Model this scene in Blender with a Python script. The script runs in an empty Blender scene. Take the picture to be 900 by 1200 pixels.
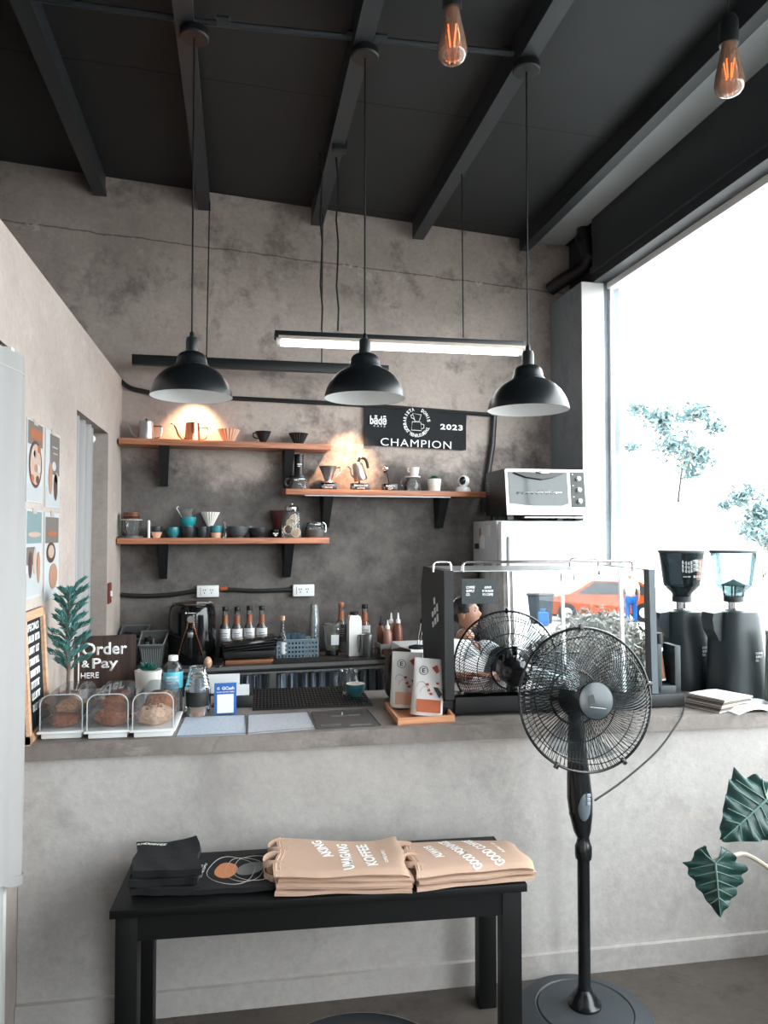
import bpy, bmesh, math, random
from mathutils import Vector, Matrix
random.seed(7)
scene = bpy.context.scene
COL = scene.collection
R = math.radians
# ------------------------------------------------------------------ camera
F_PX = 870.0
EYE = 1.65
YAW = math.atan(170 / 870.0)
PITCH = math.atan(25 / 870.0)
fw = Vector((math.sin(YAW) * math.cos(PITCH), math.cos(YAW) * math.cos(PITCH), math.sin(PITCH)))
rt = Vector((math.cos(YAW), -math.sin(YAW), 0))
upv = rt.cross(fw)
CAM = Vector((0, 0, EYE))
cd = bpy.data.cameras.new('camera')
cam = bpy.data.objects.new('camera', cd)
COL.objects.link(cam)
cd.sensor_fit = 'VERTICAL'
cd.sensor_height = 36.0
cd.lens = 36.0 * F_PX / 1200.0
cd.clip_start = 0.02
cam.matrix_world = Matrix(((rt.x, upv.x, -fw.x, 0), (rt.y, upv.y, -fw.y, 0), (rt.z, upv.z, -fw.z, EYE), (0, 0, 0, 1)))
scene.camera = cam
# ------------------------------------------------------------------ light and exposure
scene.view_settings.view_transform = 'Standard'
scene.view_settings.look = 'None'
scene.view_settings.exposure = 0.5
scene.view_settings.gamma = 1.0
scene.view_settings.use_curve_mapping = False
SKY = 8.0
w = bpy.data.worlds.new('overcast_sky')
scene.world = w
w.use_nodes = True
bgn = w.node_tree.nodes['Background']
bgn.inputs['Color'].default_value = (0.94, 0.98, 1.0, 1)
bgn.inputs['Strength'].default_value = SKY
scene.cycles.max_bounces = 10
scene.cycles.diffuse_bounces = 6
scene.cycles.glossy_bounces = 5
scene.cycles.transmission_bounces = 8
scene.cycles.transparent_max_bounces = 24
scene.cycles.caustics_reflective = False
scene.cycles.caustics_refractive = False
scene.cycles.sample_clamp_indirect = 6.0
scene.cycles.use_denoising = True


def portal(loc, sx, sy, rot):
    d = bpy.data.lights.new('window_portal', 'AREA')
    d.shape = 'RECTANGLE'
    d.size, d.size_y = sx, sy
    d.cycles.is_portal = True
    o = bpy.data.objects.new('window_portal', d)
    COL.objects.link(o)
    o.location = loc
    o.rotation_euler = rot


portal((2.42, 1.27, 1.7), 3.2, 6.5, (0, R(90), 0))
portal((1.2, -3.05, 1.6), 1.2, 2.9, (R(90), 0, 0))  # portal of the added front window


# ------------------------------------------------------------------ placing: pixel of the photo -> point on a plane of the room
def ray(x, y):
    return fw + rt * ((x - 450) / F_PX) - upv * ((y - 600) / F_PX)


def Pz(x, y, z):
    r = ray(x, y)
    return CAM + r * ((z - EYE) / r.z)


def Py(x, y, Y):
    r = ray(x, y)
    return CAM + r * (Y / r.y)


def Px(x, y, X):
    r = ray(x, y)
    return CAM + r * (X / r.x)


def Pp(x, y, p0, n):
    r = ray(x, y)
    return CAM + r * ((Vector(p0) - CAM).dot(n) / r.dot(n))


def S(p):
    return (Vector(p) - CAM).dot(fw) / F_PX


BA = R(4.0)
BW0 = Vector((-.72, 4.84, 0))
BD = Vector((math.cos(BA), math.sin(BA), 0))
BN = Vector((BD.y, -BD.x, 0))                    # towards the room


def Pw(x, y, off=0.0):
    return Pp(x, y, BW0 + BN * off, BN)


# the mirror back of the espresso machine
MY, MT = R(-2.0), R(1.8)
MN = Vector((math.sin(MY) * math.cos(MT), -math.cos(MY) * math.cos(MT), math.sin(MT)))
MP = Vector((1.2, 2.735, 1.2))


def Prefl(x, y, D):
    v = CAM + ray(x, y) * D
    return v - MN * (2 * (v - MP).dot(MN))


# ------------------------------------------------------------------ materials
def lin(c):
    return tuple((v / 255 / 12.92) if v / 255 <= .04045 else ((v / 255 + .055) / 1.055) ** 2.4 for v in c) + (1,)


MATS = {}


def mat(name, rgb, rough=.5, metal=0.0, var=.12, scale=9.0, bump=0.0, spec=.5, trans=0.0, sheen=0.0):
    if name in MATS:
        return MATS[name]
    m = bpy.data.materials.new(name)
    m.use_nodes = True
    nt = m.node_tree
    b = nt.nodes['Principled BSDF']
    b.inputs['Roughness'].default_value = rough
    b.inputs['Metallic'].default_value = metal
    b.inputs['Specular IOR Level'].default_value = spec
    if trans:
        b.inputs['Transmission Weight'].default_value = trans
    if sheen:
        b.inputs['Sheen Weight'].default_value = sheen
    c = lin(rgb)
    tc = nt.nodes.new('ShaderNodeTexCoord')
    nz = nt.nodes.new('ShaderNodeTexNoise')
    nz.inputs['Scale'].default_value = scale
    nz.inputs['Detail'].default_value = 5
    nt.links.new(tc.outputs['Object'], nz.inputs['Vector'])
    mx = nt.nodes.new('ShaderNodeMix')
    mx.data_type = 'RGBA'
    mx.inputs[6].default_value = tuple(v * (1 - var) for v in c[:3]) + (1,)
    mx.inputs[7].default_value = tuple(min(1, v * (1 + var)) for v in c[:3]) + (1,)
    nt.links.new(nz.outputs['Fac'], mx.inputs[0])
    nt.links.new(mx.outputs[2], b.inputs['Base Color'])
    if bump:
        bp = nt.nodes.new('ShaderNodeBump')
        bp.inputs['Strength'].default_value = bump
        bp.inputs['Distance'].default_value = .01
        nt.links.new(nz.outputs['Fac'], bp.inputs['Height'])
        nt.links.new(bp.outputs['Normal'], b.inputs['Normal'])
    MATS[name] = m
    return m


def glass(name, tint=(235, 245, 245), rough=.02, refl=.9, dens=0.0, dcol=(200, 200, 200)):
    """thin clear sheet: transparent with a fresnel reflection, optionally a little diffuse haze of its own"""
    if name in MATS:
        return MATS[name]
    m = bpy.data.materials.new(name)
    m.use_nodes = True
    nt = m.node_tree
    nt.nodes.remove(nt.nodes['Principled BSDF'])
    out = nt.nodes['Material Output']
    tr = nt.nodes.new('ShaderNodeBsdfTransparent')
    tr.inputs['Color'].default_value = lin(tint)
    gl = nt.nodes.new('ShaderNodeBsdfGlossy')
    gl.inputs['Roughness'].default_value = rough
    lw = nt.nodes.new('ShaderNodeLayerWeight')
    lw.inputs['Blend'].default_value = .35
    mul = nt.nodes.new('ShaderNodeMath')
    mul.operation = 'MULTIPLY'
    mul.inputs[1].default_value = refl
    nt.links.new(lw.outputs['Fresnel'], mul.inputs[0])
    mx = nt.nodes.new('ShaderNodeMixShader')
    nt.links.new(mul.outputs[0], mx.inputs['Fac'])
    src = tr
    if dens:
        df = nt.nodes.new('ShaderNodeBsdfDiffuse')
        df.inputs['Color'].default_value = lin(dcol)
        m2 = nt.nodes.new('ShaderNodeMixShader')
        nz = nt.nodes.new('ShaderNodeTexNoise')
        nz.inputs['Scale'].default_value = 20
        mr = nt.nodes.new('ShaderNodeMapRange')
        mr.inputs['To Min'].default_value = dens * .8
        mr.inputs['To Max'].default_value = dens * 1.2
        nt.links.new(nz.outputs['Fac'], mr.inputs['Value'])
        nt.links.new(mr.outputs['Result'], m2.inputs['Fac'])
        nt.links.new(tr.outputs[0], m2.inputs[1])
        nt.links.new(df.outputs[0], m2.inputs[2])
        src = m2
    nt.links.new(src.outputs[0], mx.inputs[1])
    nt.links.new(gl.outputs[0], mx.inputs[2])
    nt.links.new(mx.outputs[0], out.inputs['Surface'])
    MATS[name] = m
    return m


def emit(name, rgb, strength):
    m = bpy.data.materials.new(name)
    m.use_nodes = True
    b = m.node_tree.nodes['Principled BSDF']
    b.inputs['Base Color'].default_value = lin(rgb)
    b.inputs['Emission Color'].default_value = lin(rgb)
    b.inputs['Emission Strength'].default_value = strength
    MATS[name] = m
    return m


def concrete(name, ca, cb, cc, big=.9, crack=.5, rough=.85, zone=None, joint=None, low=None, pat=.7):
    """trowelled cement: cloudy tone, trowel patches with edges of their own, pale flaking, hairline cracks, pin holes"""
    m = bpy.data.materials.new(name)
    m.use_nodes = True
    nt = m.node_tree
    N, L = nt.nodes, nt.links
    b = N['Principled BSDF']
    b.inputs['Roughness'].default_value = rough
    b.inputs['Specular IOR Level'].default_value = .25
    tc = N.new('ShaderNodeTexCoord')
    mp = N.new('ShaderNodeMapping')
    L.new(tc.outputs['Object'], mp.inputs['Vector'])

    def noise(sc, det=6, rg=.6, dist=0.0, vec=None):
        n = N.new('ShaderNodeTexNoise')
        n.inputs['Scale'].default_value = sc
        n.inputs['Detail'].default_value = det
        n.inputs['Roughness'].default_value = rg
        n.inputs['Distortion'].default_value = dist
        L.new((vec or mp).outputs[0], n.inputs['Vector'])
        return n

    def ramp(src, a, b_, pa=0.0, pb=1.0):
        r = N.new('ShaderNodeMapRange')
        r.inputs['From Min'].default_value = a
        r.inputs['From Max'].default_value = b_
        r.inputs['To Min'].default_value = pa
        r.inputs['To Max'].default_value = pb
        L.new(src, r.inputs['Value'])
        return r.outputs['Result']

    def mix(f, a, b_):
        x = N.new('ShaderNodeMix')
        x.data_type = 'RGBA'
        L.new(f, x.inputs[0])
        for i, v in ((6, a), (7, b_)):
            if isinstance(v, tuple):
                x.inputs[i].default_value = v
            else:
                L.new(v, x.inputs[i])
        return x.outputs[2]

    n1 = noise(big, 10, .68, .08)
    col = mix(ramp(n1.outputs['Fac'], .36, .64), lin(ca), lin(cb))
    n2 = noise(big * 3.1, 9, .72, .1)
    dark = tuple(v * .62 for v in lin(ca)[:3]) + (1,)
    col = mix(ramp(n2.outputs['Fac'], .52, .64, 0, pat), col, dark)
    mp2 = N.new('ShaderNodeMapping')
    mp2.inputs['Scale'].default_value = (1.0, 1.0, 2.6)
    L.new(tc.outputs['Object'], mp2.inputs['Vector'])
    n3 = noise(big * 2.3, 10, .74, .1, mp2)
    col = mix(ramp(n3.outputs['Fac'], .60, .66, 0, .55), col, lin(cc))
    n4 = noise(38, 5, .7)
    col = mix(ramp(n4.outputs['Fac'], .3, .72, 0, .35), col, dark)
    vo = N.new('ShaderNodeTexVoronoi')
    vo.feature = 'DISTANCE_TO_EDGE'
    vo.inputs['Scale'].default_value = .55
    wob = noise(3.0, 6, .6)
    va = N.new('ShaderNodeVectorMath')
    va.operation = 'MULTIPLY_ADD'
    va.inputs[1].default_value = (.35, .35, .35)
    L.new(wob.outputs['Color'], va.inputs[0])
    L.new(mp.outputs[0], va.inputs[2])
    L.new(va.outputs[0], vo.inputs['Vector'])
    col = mix(ramp(vo.outputs['Distance'], .0, .004, crack, 0), col, tuple(v * .3 for v in lin(ca)[:3]) + (1,))
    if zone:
        # ragged dark cement mottles; shade of the lower wall painted in, denser downwards
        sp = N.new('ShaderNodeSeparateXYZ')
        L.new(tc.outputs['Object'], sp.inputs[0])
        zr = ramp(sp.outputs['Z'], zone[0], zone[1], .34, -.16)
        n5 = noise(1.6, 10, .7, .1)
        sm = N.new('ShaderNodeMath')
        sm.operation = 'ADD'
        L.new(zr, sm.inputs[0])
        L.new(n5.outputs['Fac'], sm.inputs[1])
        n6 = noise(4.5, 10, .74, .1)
        low_dark = mix(ramp(n6.outputs['Fac'], .38, .62), lin(low[0]), lin(low[1]))
        col = mix(ramp(sm.outputs[0], .52, .66, 0, .9), col, low_dark)
    if joint:
        sp = N.new('ShaderNodeSeparateXYZ')
        L.new(tc.outputs['Object'], sp.inputs[0])
        n7 = noise(4, 6, .7)
        e = N.new('ShaderNodeMath')
        e.operation = 'MULTIPLY_ADD'
        e.inputs[1].default_value = .035
        L.new(sp.outputs['X'], e.inputs[0])
        L.new(sp.outputs['Z'], e.inputs[2])
        e2 = N.new('ShaderNodeMath')
        e2.operation = 'MULTIPLY_ADD'
        e2.inputs[1].default_value = .05
        L.new(n7.outputs['Fac'], e2.inputs[0])
        L.new(e.outputs[0], e2.inputs[2])
        e3 = N.new('ShaderNodeMath')
        e3.operation = 'SUBTRACT'
        e3.inputs[1].default_value = joint + .025
        L.new(e2.outputs[0], e3.inputs[0])
        e4 = N.new('ShaderNodeMath')
        e4.operation = 'ABSOLUTE'
        L.new(e3.outputs[0], e4.inputs[0])
        col = mix(ramp(e4.outputs[0], .0, .007, .75, 0), col, (.03, .027, .025, 1))
        n8 = noise(7, 8, .7, .4)
        fl = N.new('ShaderNodeMath')
        fl.operation = 'MULTIPLY'
        L.new(ramp(e3.outputs[0], -.14, -.02, 0, 1), fl.inputs[0])
        L.new(ramp(n8.outputs['Fac'], .58, .62, 0, .6), fl.inputs[1])
        f2 = N.new('ShaderNodeMath')
        f2.operation = 'MULTIPLY'
        L.new(fl.outputs[0], f2.inputs[0])
        L.new(ramp(e3.outputs[0], .0, .01, 1, 0), f2.inputs[1])
        col = mix(f2.outputs[0], col, lin((206, 198, 190)))
    L.new(col, b.inputs['Base Color'])
    bp = N.new('ShaderNodeBump')
    bp.inputs['Strength'].default_value = .25
    bp.inputs['Distance'].default_value = .02
    L.new(n2.outputs['Fac'], bp.inputs['Height'])
    L.new(bp.outputs['Normal'], b.inputs['Normal'])
    MATS[name] = m
    return m


def wood(name, a, b_, rough=.45, axis=0, scale=3.0):
    if name in MATS:
        return MATS[name]
    m = bpy.data.materials.new(name)
    m.use_nodes = True
    nt = m.node_tree
    N, L = nt.nodes, nt.links
    b = N['Principled BSDF']
    b.inputs['Roughness'].default_value = rough
    tc = N.new('ShaderNodeTexCoord')
    mp = N.new('ShaderNodeMapping')
    sc = [scale * 14] * 3
    sc[axis] = scale
    mp.inputs['Scale'].default_value = sc
    L.new(tc.outputs['Object'], mp.inputs['Vector'])
    n = N.new('ShaderNodeTexNoise')
    n.inputs['Scale'].default_value = 1.5
    n.inputs['Detail'].default_value = 8
    n.inputs['Distortion'].default_value = .5
    L.new(mp.outputs[0], n.inputs['Vector'])
    mr = N.new('ShaderNodeMapRange')
    mr.inputs['From Min'].default_value = .35
    mr.inputs['From Max'].default_value = .65
    L.new(n.outputs['Fac'], mr.inputs['Value'])
    x = N.new('ShaderNodeMix')
    x.data_type = 'RGBA'
    x.inputs[6].default_value = lin(a)
    x.inputs[7].default_value = lin(b_)
    L.new(mr.outputs['Result'], x.inputs[0])
    L.new(x.outputs[2], b.inputs['Base Color'])
    MATS[name] = m
    return m


M_BLACK = mat('matte_black', (13, 15, 17), .5)
M_BLKMET = mat('black_painted_metal', (20, 24, 26), .4, 0, .1)
M_GLOSSBLK = mat('gloss_black', (12, 13, 15), .12)
M_PLBLK = mat('black_plastic', (14, 15, 17), .35)
M_CHROME = mat('polished_steel', (215, 215, 215), .12, 1.0, .04)
M_STEEL = mat('brushed_steel', (170, 172, 174), .32, 1.0, .1, 40)
M_COPPER = mat('copper', (226, 150, 112), .2, 1.0, .06)
M_WHITE = mat('white_enamel', (236, 236, 234), .4, 0, .03)
M_WHITEP = mat('white_plastic', (232, 233, 234), .35, 0, .03)
M_PAPER = mat('white_paper', (228, 230, 232), .8, 0, .04)
M_CERAM = mat('white_ceramic', (233, 229, 224), .3, 0, .03)
M_TEAL = mat('teal_glaze', (38, 122, 134), .25, 0, .15, 30)
M_DKCER = mat('dark_stoneware', (34, 40, 44), .35, 0, .3, 30)
M_GREYCER = mat('grey_stoneware', (78, 84, 88), .4, 0, .15, 30)
M_PEACH = mat('peach_ceramic', (226, 178, 150), .45, 0, .05)
M_SHELF = wood('shelf_wood', (150, 92, 66), (190, 128, 96))
M_PALEWOOD = wood('pale_wood', (196, 150, 122), (222, 182, 152))
M_TRAYWOOD = wood('tray_wood', (196, 132, 96), (222, 164, 124))
M_DARKWOOD = wood('dark_stained_wood', (40, 27, 22), (70, 46, 36), .5, 2)
M_GLASS = glass('clear_glass', (238, 243, 243), .02, 1.0, .09, (220, 222, 222))
M_PANE = glass('window_glass', (250, 252, 252), .0, .05)
M_CLEARPL = glass('clear_plastic', (238, 243, 245), .05, .9, .06)
M_SMOKE = glass('smoke_tinted_plastic', (150, 160, 165), .06, .7, .12, (60, 70, 74))
M_LETTER = mat('white_lettering', (240, 240, 238), .6, 0, .02)
M_LEAFTEAL = mat('blue_green_leaf', (78, 134, 130), .45, 0, .25, 14)
M_SUCC = mat('succulent_green', (36, 100, 92), .45, 0, .25, 25)
M_TERRA = mat('terracotta', (176, 122, 94), .8, 0, .12)
M_KRAFT = mat('natural_canvas', (186, 156, 137), .9, 0, .05, 40, .05)
M_TEE = mat('black_cotton', (11, 13, 16), .95, 0, .15, 60, .15)
M_SKIN = mat('skin', (140, 98, 78), .55, 0, .06)
M_HAIR = mat('black_hair', (18, 16, 16), .5, 0, .2, 60, .4)


# ------------------------------------------------------------------ mesh builder
def T(x=0, y=0, z=0):
    return Matrix.Translation((x, y, z))


def RX(a):
    return Matrix.Rotation(R(a), 4, 'X')


def RY(a):
    return Matrix.Rotation(R(a), 4, 'Y')


def RZ(a):
    return Matrix.Rotation(R(a), 4, 'Z')


FRONT = RX(90)            # text or outline in XY -> stands up facing -Y


class MB:
    def __init__(s):
        s.bm = bmesh.new()

    def box(s, c, d, bev=0.0, M=None, taper=None):
        bm = s.bm
        r = bmesh.ops.create_cube(bm, size=1.0)
        vs = r['verts']
        for v in vs:
            t = 1.0
            if taper and v.co.z < 0:
                t = taper
            v.co = Vector((v.co.x * d[0] * t, v.co.y * d[1] * t, v.co.z * d[2]))
        if bev:
            es = list({e for v in vs for e in v.link_edges})
            rr = bmesh.ops.bevel(bm, geom=es, offset=bev, segments=2, profile=.6, affect='EDGES')
            vs = list({v for f in rr['faces'] for v in f.verts} | {v for v in vs if v.is_valid})
        X = T(*c) @ M if M is not None else T(*c)
        for v in vs:
            v.co = X @ v.co
        return s

    def lathe(s, prof, n=28, M=None, flute=0, famp=0.0, arc=None, cap=False):
        bm = s.bm
        rings = []
        full = arc is None
        for (r, z) in prof:
            if r <= 1e-6:
                p = Vector((0, 0, z))
                rings.append([bm.verts.new(M @ p if M is not None else p)])
            else:
                ring = []
                cnt = n if full else n + 1
                for i in range(cnt):
                    a = 2 * math.pi * i / n if full else arc[0] + (arc[1] - arc[0]) * i / n
                    rr = r * (1 + famp * math.cos(flute * a)) if flute else r
                    p = Vector((rr * math.cos(a), rr * math.sin(a), z))
                    ring.append(bm.verts.new(M @ p if M is not None else p))
                rings.append(ring)
        for A, B in zip(rings, rings[1:]):
            k = max(len(A), len(B))
            for i in range(k if full else k - 1):
                j = (i + 1) % k
                try:
                    if len(A) == 1 and len(B) == 1:
                        pass
                    elif len(A) == 1:
                        bm.faces.new((A[0], B[i], B[j]))
                    elif len(B) == 1:
                        bm.faces.new((A[i], A[j], B[0]))
                    else:
                        bm.faces.new((A[i], A[j], B[j], B[i]))
                except ValueError:
                    pass
        return s

    def tube(s, pts, r, n=8, closed=False, M=None):
        bm = s.bm
        pts = [Vector(p) for p in pts]
        m = len(pts)
        rs = r if isinstance(r, (list, tuple)) else [r] * m
        up = None
        rings = []
        for i in range(m):
            if closed:
                t = pts[(i + 1) % m] - pts[i - 1]
            else:
                t = pts[min(i + 1, m - 1)] - pts[max(i - 1, 0)]
            if t.length < 1e-9:
                t = Vector((0, 0, 1))
            t.normalize()
            if up is None:
                up = Vector((0, 0, 1)) if abs(t.z) < .9 else Vector((1, 0, 0))
            u = up - t * up.dot(t)
            if u.length < 1e-6:
                u = Vector((1, 0, 0)) - t * t.x
            u.normalize()
            up = u
            v = t.cross(u)
            ring = []
            for k in range(n):
                a = 2 * math.pi * k / n
                p = pts[i] + (u * math.cos(a) + v * math.sin(a)) * rs[i]
                ring.append(bm.verts.new(M @ p if M is not None else p))
            rings.append(ring)
        for i in range(m if closed else m - 1):
            A, B = rings[i], rings[(i + 1) % m]
            for k in range(n):
                bm.faces.new((A[k], A[(k + 1) % n], B[(k + 1) % n], B[k]))
        if not closed:
            bm.faces.new(rings[0][::-1])
            bm.faces.new(rings[-1])
        return s

    def prism(s, poly, h, M=None, z0=0.0):
        bm = s.bm
        a = [Vector((p[0], p[1], z0)) for p in poly]
        b = [Vector((p[0], p[1], z0 + h)) for p in poly]
        if M is not None:
            a = [M @ p for p in a]
            b = [M @ p for p in b]
        A = [bm.verts.new(p) for p in a]
        B = [bm.verts.new(p) for p in b]
        n = len(A)
        fs = [bm.faces.new(A[::-1]), bm.faces.new(B)]
        for i in range(n):
            fs.append(bm.faces.new((A[i], A[(i + 1) % n], B[(i + 1) % n], B[i])))
        return s

    def hull(s, bottom, top):
        """loft between two rings of 3d points"""
        bm = s.bm
        A = [bm.verts.new(p) for p in bottom]
        B = [bm.verts.new(p) for p in top]
        n = len(A)
        bm.faces.new(A[::-1])
        bm.faces.new(B)
        for i in range(n):
            bm.faces.new((A[i], A[(i + 1) % n], B[(i + 1) % n], B[i]))
        return s

    def ball(s, c, r, seg=20, rings=12, M=None):
        rr = bmesh.ops.create_uvsphere(s.bm, u_segments=seg, v_segments=rings, radius=1.0)
        if not isinstance(r, (tuple, list)):
            r = (r, r, r)
        X = T(*c) @ (M if M is not None else Matrix()) @ Matrix.Diagonal((r[0], r[1], r[2], 1))
        for v in rr['verts']:
            v.co = X @ v.co
        return s

    def grid(s, fn, nu, nv, thick=0.0):
        bm = s.bm
        V = [[bm.verts.new(fn(i / nu, j / nv)) for j in range(nv + 1)] for i in range(nu + 1)]
        fs = []
        for i in range(nu):
            for j in range(nv):
                fs.append(bm.faces.new((V[i][j], V[i + 1][j], V[i + 1][j + 1], V[i][j + 1])))
        if thick:
            bm.normal_update()
            bmesh.ops.solidify(bm, geom=fs, thickness=thick)
        return s

    def text(s, txt, w_, h_, M, bold=0.0, ext=.0006, spacing=1.0):
        cu = bpy.data.curves.new('lettering', 'FONT')
        cu.body = txt
        cu.size = 1.0
        cu.align_x = 'LEFT'
        cu.space_character = spacing
        cu.resolution_u = 3
        cu.offset = bold
        ob = bpy.data.objects.new('lettering_source', cu)
        COL.objects.link(ob)
        bpy.context.view_layer.update()
        me = bpy.data.meshes.new_from_object(ob.evaluated_get(bpy.context.evaluated_depsgraph_get()))
        bpy.data.objects.remove(ob)
        bpy.data.curves.remove(cu)
        if not me.vertices:
            return s
        xs = [v.co.x for v in me.vertices]
        ys = [v.co.y for v in me.vertices]
        x0, x1, y0, y1 = min(xs), max(xs), min(ys), max(ys)
        bt = bmesh.new()
        bt.from_mesh(me)
        bpy.data.meshes.remove(me)
        for v in bt.verts:
            v.co = Vector(((v.co.x - (x0 + x1) / 2) / (x1 - x0) * w_, (v.co.y - (y0 + y1) / 2) / (y1 - y0) * h_, 0))
        if ext > 0:
            r = bmesh.ops.extrude_face_region(bt, geom=bt.faces[:])
            for e in r['geom']:
                if isinstance(e, bmesh.types.BMVert):
                    e.co.z += ext
        for v in bt.verts:
            v.co = M @ v.co
        m2 = bpy.data.meshes.new('t')
        bt.to_mesh(m2)
        bt.free()
        s.bm.from_mesh(m2)
        bpy.data.meshes.remove(m2)
        return s

    def build(s, name, mt, parent=None, label=None, smooth=35, solid=0.0, sub=0):
        bm = s.bm
        if solid:
            bm.normal_update()
            bmesh.ops.solidify(bm, geom=bm.faces[:], thickness=solid)
        bmesh.ops.recalc_face_normals(bm, faces=bm.faces[:])
        me = bpy.data.meshes.new(name)
        bm.to_mesh(me)
        bm.free()
        me.materials.append(mt)
        if smooth:
            for p in me.polygons:
                p.use_smooth = True
            try:
                me.set_sharp_from_angle(angle=R(smooth))
            except Exception:
                pass
        o = bpy.data.objects.new(name, me)
        COL.objects.link(o)
        if parent is not None:
            o.parent = parent
        if sub:
            md = o.modifiers.new('sub', 'SUBSURF')
            md.levels = md.render_levels = sub
        if label:
            o['label'] = label
        return o


def thing(name, label, cat, loc=(0, 0, 0), rz=0.0, group=None, tilt=None):
    o = bpy.data.objects.new(name, None)
    o.empty_display_size = .05
    COL.objects.link(o)
    o.location = loc
    o.rotation_euler = (R(tilt[0]) if tilt else 0, R(tilt[1]) if tilt else 0, R(rz))
    o['label'] = label
    o['category'] = cat
    if group:
        o['group'] = group
    return o


def tag(o, label, cat, group=None):
    o['label'] = label
    o['category'] = cat
    if group:
        o['group'] = group
    return o


def struct(o, label=None):
    o['kind'] = 'structure'
    if label:
        o['label'] = label
    return o


def copy_tree(o, parent=None):
    c = o.copy()
    COL.objects.link(c)
    if parent is not None:
        c.parent = parent
    for ch in list(o.children):
        copy_tree(ch, c)
    return c


def spline(pts, n=8):
    """Catmull-Rom through the points"""
    P = [Vector(p) for p in pts]
    out = []
    for i in range(len(P) - 1):
        p0, p1, p2, p3 = P[max(i - 1, 0)], P[i], P[i + 1], P[min(i + 2, len(P) - 1)]
        for k in range(n):
            t = k / n
            out.append(.5 * ((2 * p1) + (p2 - p0) * t + (2 * p0 - 5 * p1 + 4 * p2 - p3) * t * t + (3 * p1 - p0 - 3 * p2 + p3) * t ** 3))
    out.append(P[-1])
    return out


def circ(r, n=32, c=(0, 0), a0=0, a1=360):
    return [(c[0] + r * math.cos(R(a0 + (a1 - a0) * i / n)), c[1] + r * math.sin(R(a0 + (a1 - a0) * i / n))) for i in range(n + (0 if a1 - a0 == 360 else 1))]
# ================================================================== setting
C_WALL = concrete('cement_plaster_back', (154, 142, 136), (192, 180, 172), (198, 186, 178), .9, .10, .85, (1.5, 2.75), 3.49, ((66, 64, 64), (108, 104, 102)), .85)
C_LEFT = concrete('cement_plaster_left', (172, 160, 153), (194, 182, 174), (198, 186, 178), .7, .06, .85, None, None, None, .25)
C_COUNTER = concrete('cement_plaster_counter', (170, 165, 162), (194, 190, 187), (196, 180, 170), .9, .08, .85, None, None, None, .42)
C_SLAB = concrete('cement_slab', (124, 116, 111), (150, 142, 137), (170, 162, 156), 1.6, .2, .55)
C_FLOOR = concrete('cement_floor', (72, 67, 64), (98, 90, 84), (112, 104, 98), 1.1, .3, .5)
C_COLUMN = concrete('painted_column', (140, 150, 158), (158, 166, 172), (172, 178, 184), .5, .1, .6)


def ceil_z(X):
    return 3.852 - .036 * X


def ceiling_material():
    m = mat('dark_painted_board', (36, 40, 42), .62, 0, .2, 5)
    nt = m.node_tree
    N, L = nt.nodes, nt.links
    b = N['Principled BSDF']
    tc = N.new('ShaderNodeTexCoord')
    sx = N.new('ShaderNodeSeparateXYZ')
    L.new(tc.outputs['Object'], sx.inputs[0])
    nz = N.new('ShaderNodeTexNoise')
    nz.inputs['Scale'].default_value = 3
    L.new(tc.outputs['Object'], nz.inputs['Vector'])
    ad = N.new('ShaderNodeMath')
    ad.operation = 'MULTIPLY_ADD'
    ad.inputs[1].default_value = .03
    L.new(nz.outputs['Fac'], ad.inputs[0])
    L.new(sx.outputs['Y'], ad.inputs[2])
    md = N.new('ShaderNodeMath')
    md.operation = 'PINGPONG'
    md.inputs[1].default_value = .61
    L.new(ad.outputs[0], md.inputs[0])
    lt = N.new('ShaderNodeMath')
    lt.operation = 'LESS_THAN'
    lt.inputs[1].default_value = .006
    L.new(md.outputs[0], lt.inputs[0])
    src = b.inputs['Base Color'].links[0].from_socket
    mx = N.new('ShaderNodeMix')
    mx.data_type = 'RGBA'
    mx.inputs[7].default_value = lin((8, 9, 10))
    L.new(lt.outputs[0], mx.inputs[0])
    L.new(src, mx.inputs[6])
    L.new(mx.outputs[2], b.inputs['Base Color'])
    return m


M_CEIL = ceiling_material()
M_BEAM = mat('dark_painted_steel', (46, 51, 55), .45, 0, .15, 6)
XW = 2.38
YF = -3.0
struct(MB().box((-.3, 1.05, -.05), (6.4, 8.5, .1)).build('floor', C_FLOOR, smooth=0))
m = MB()
zl, zr = ceil_z(-3.3), ceil_z(2.6)
m.prism([(-3.3, zl), (2.6, zr), (2.6, zr + .1), (-3.3, zl + .1)], 8.4, Matrix(((1, 0, 0, 0), (0, 0, 1, -3.1), (0, 1, 0, 0), (0, 0, 0, 1))))
struct(m.build('ceiling', M_CEIL, smooth=0))
# back wall
a, b = BW0 + BD * -2.6, BW0 + BD * 3.4
n2 = -BN * .15
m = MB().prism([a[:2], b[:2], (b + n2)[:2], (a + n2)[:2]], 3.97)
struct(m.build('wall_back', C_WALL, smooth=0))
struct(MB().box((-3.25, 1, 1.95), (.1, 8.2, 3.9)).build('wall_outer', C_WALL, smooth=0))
m = MB()
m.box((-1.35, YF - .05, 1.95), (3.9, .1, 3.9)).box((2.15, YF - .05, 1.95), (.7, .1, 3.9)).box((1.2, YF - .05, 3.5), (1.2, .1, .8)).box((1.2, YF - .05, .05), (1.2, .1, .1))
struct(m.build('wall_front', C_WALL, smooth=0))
m = MB()
for x in (.62, 1.78):
    m.box((x, YF - .05, 1.6), (.05, .07, 3.0))
m.box((1.2, YF - .05, .13), (1.2, .07, .06)).box((1.2, YF - .05, 3.07), (1.2, .07, .06))
wf2 = struct(m.build('added_window', M_WHITE, smooth=0), 'unseen window added in the front wall for more daylight')  # added opening, lets extra daylight in from behind the camera
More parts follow.
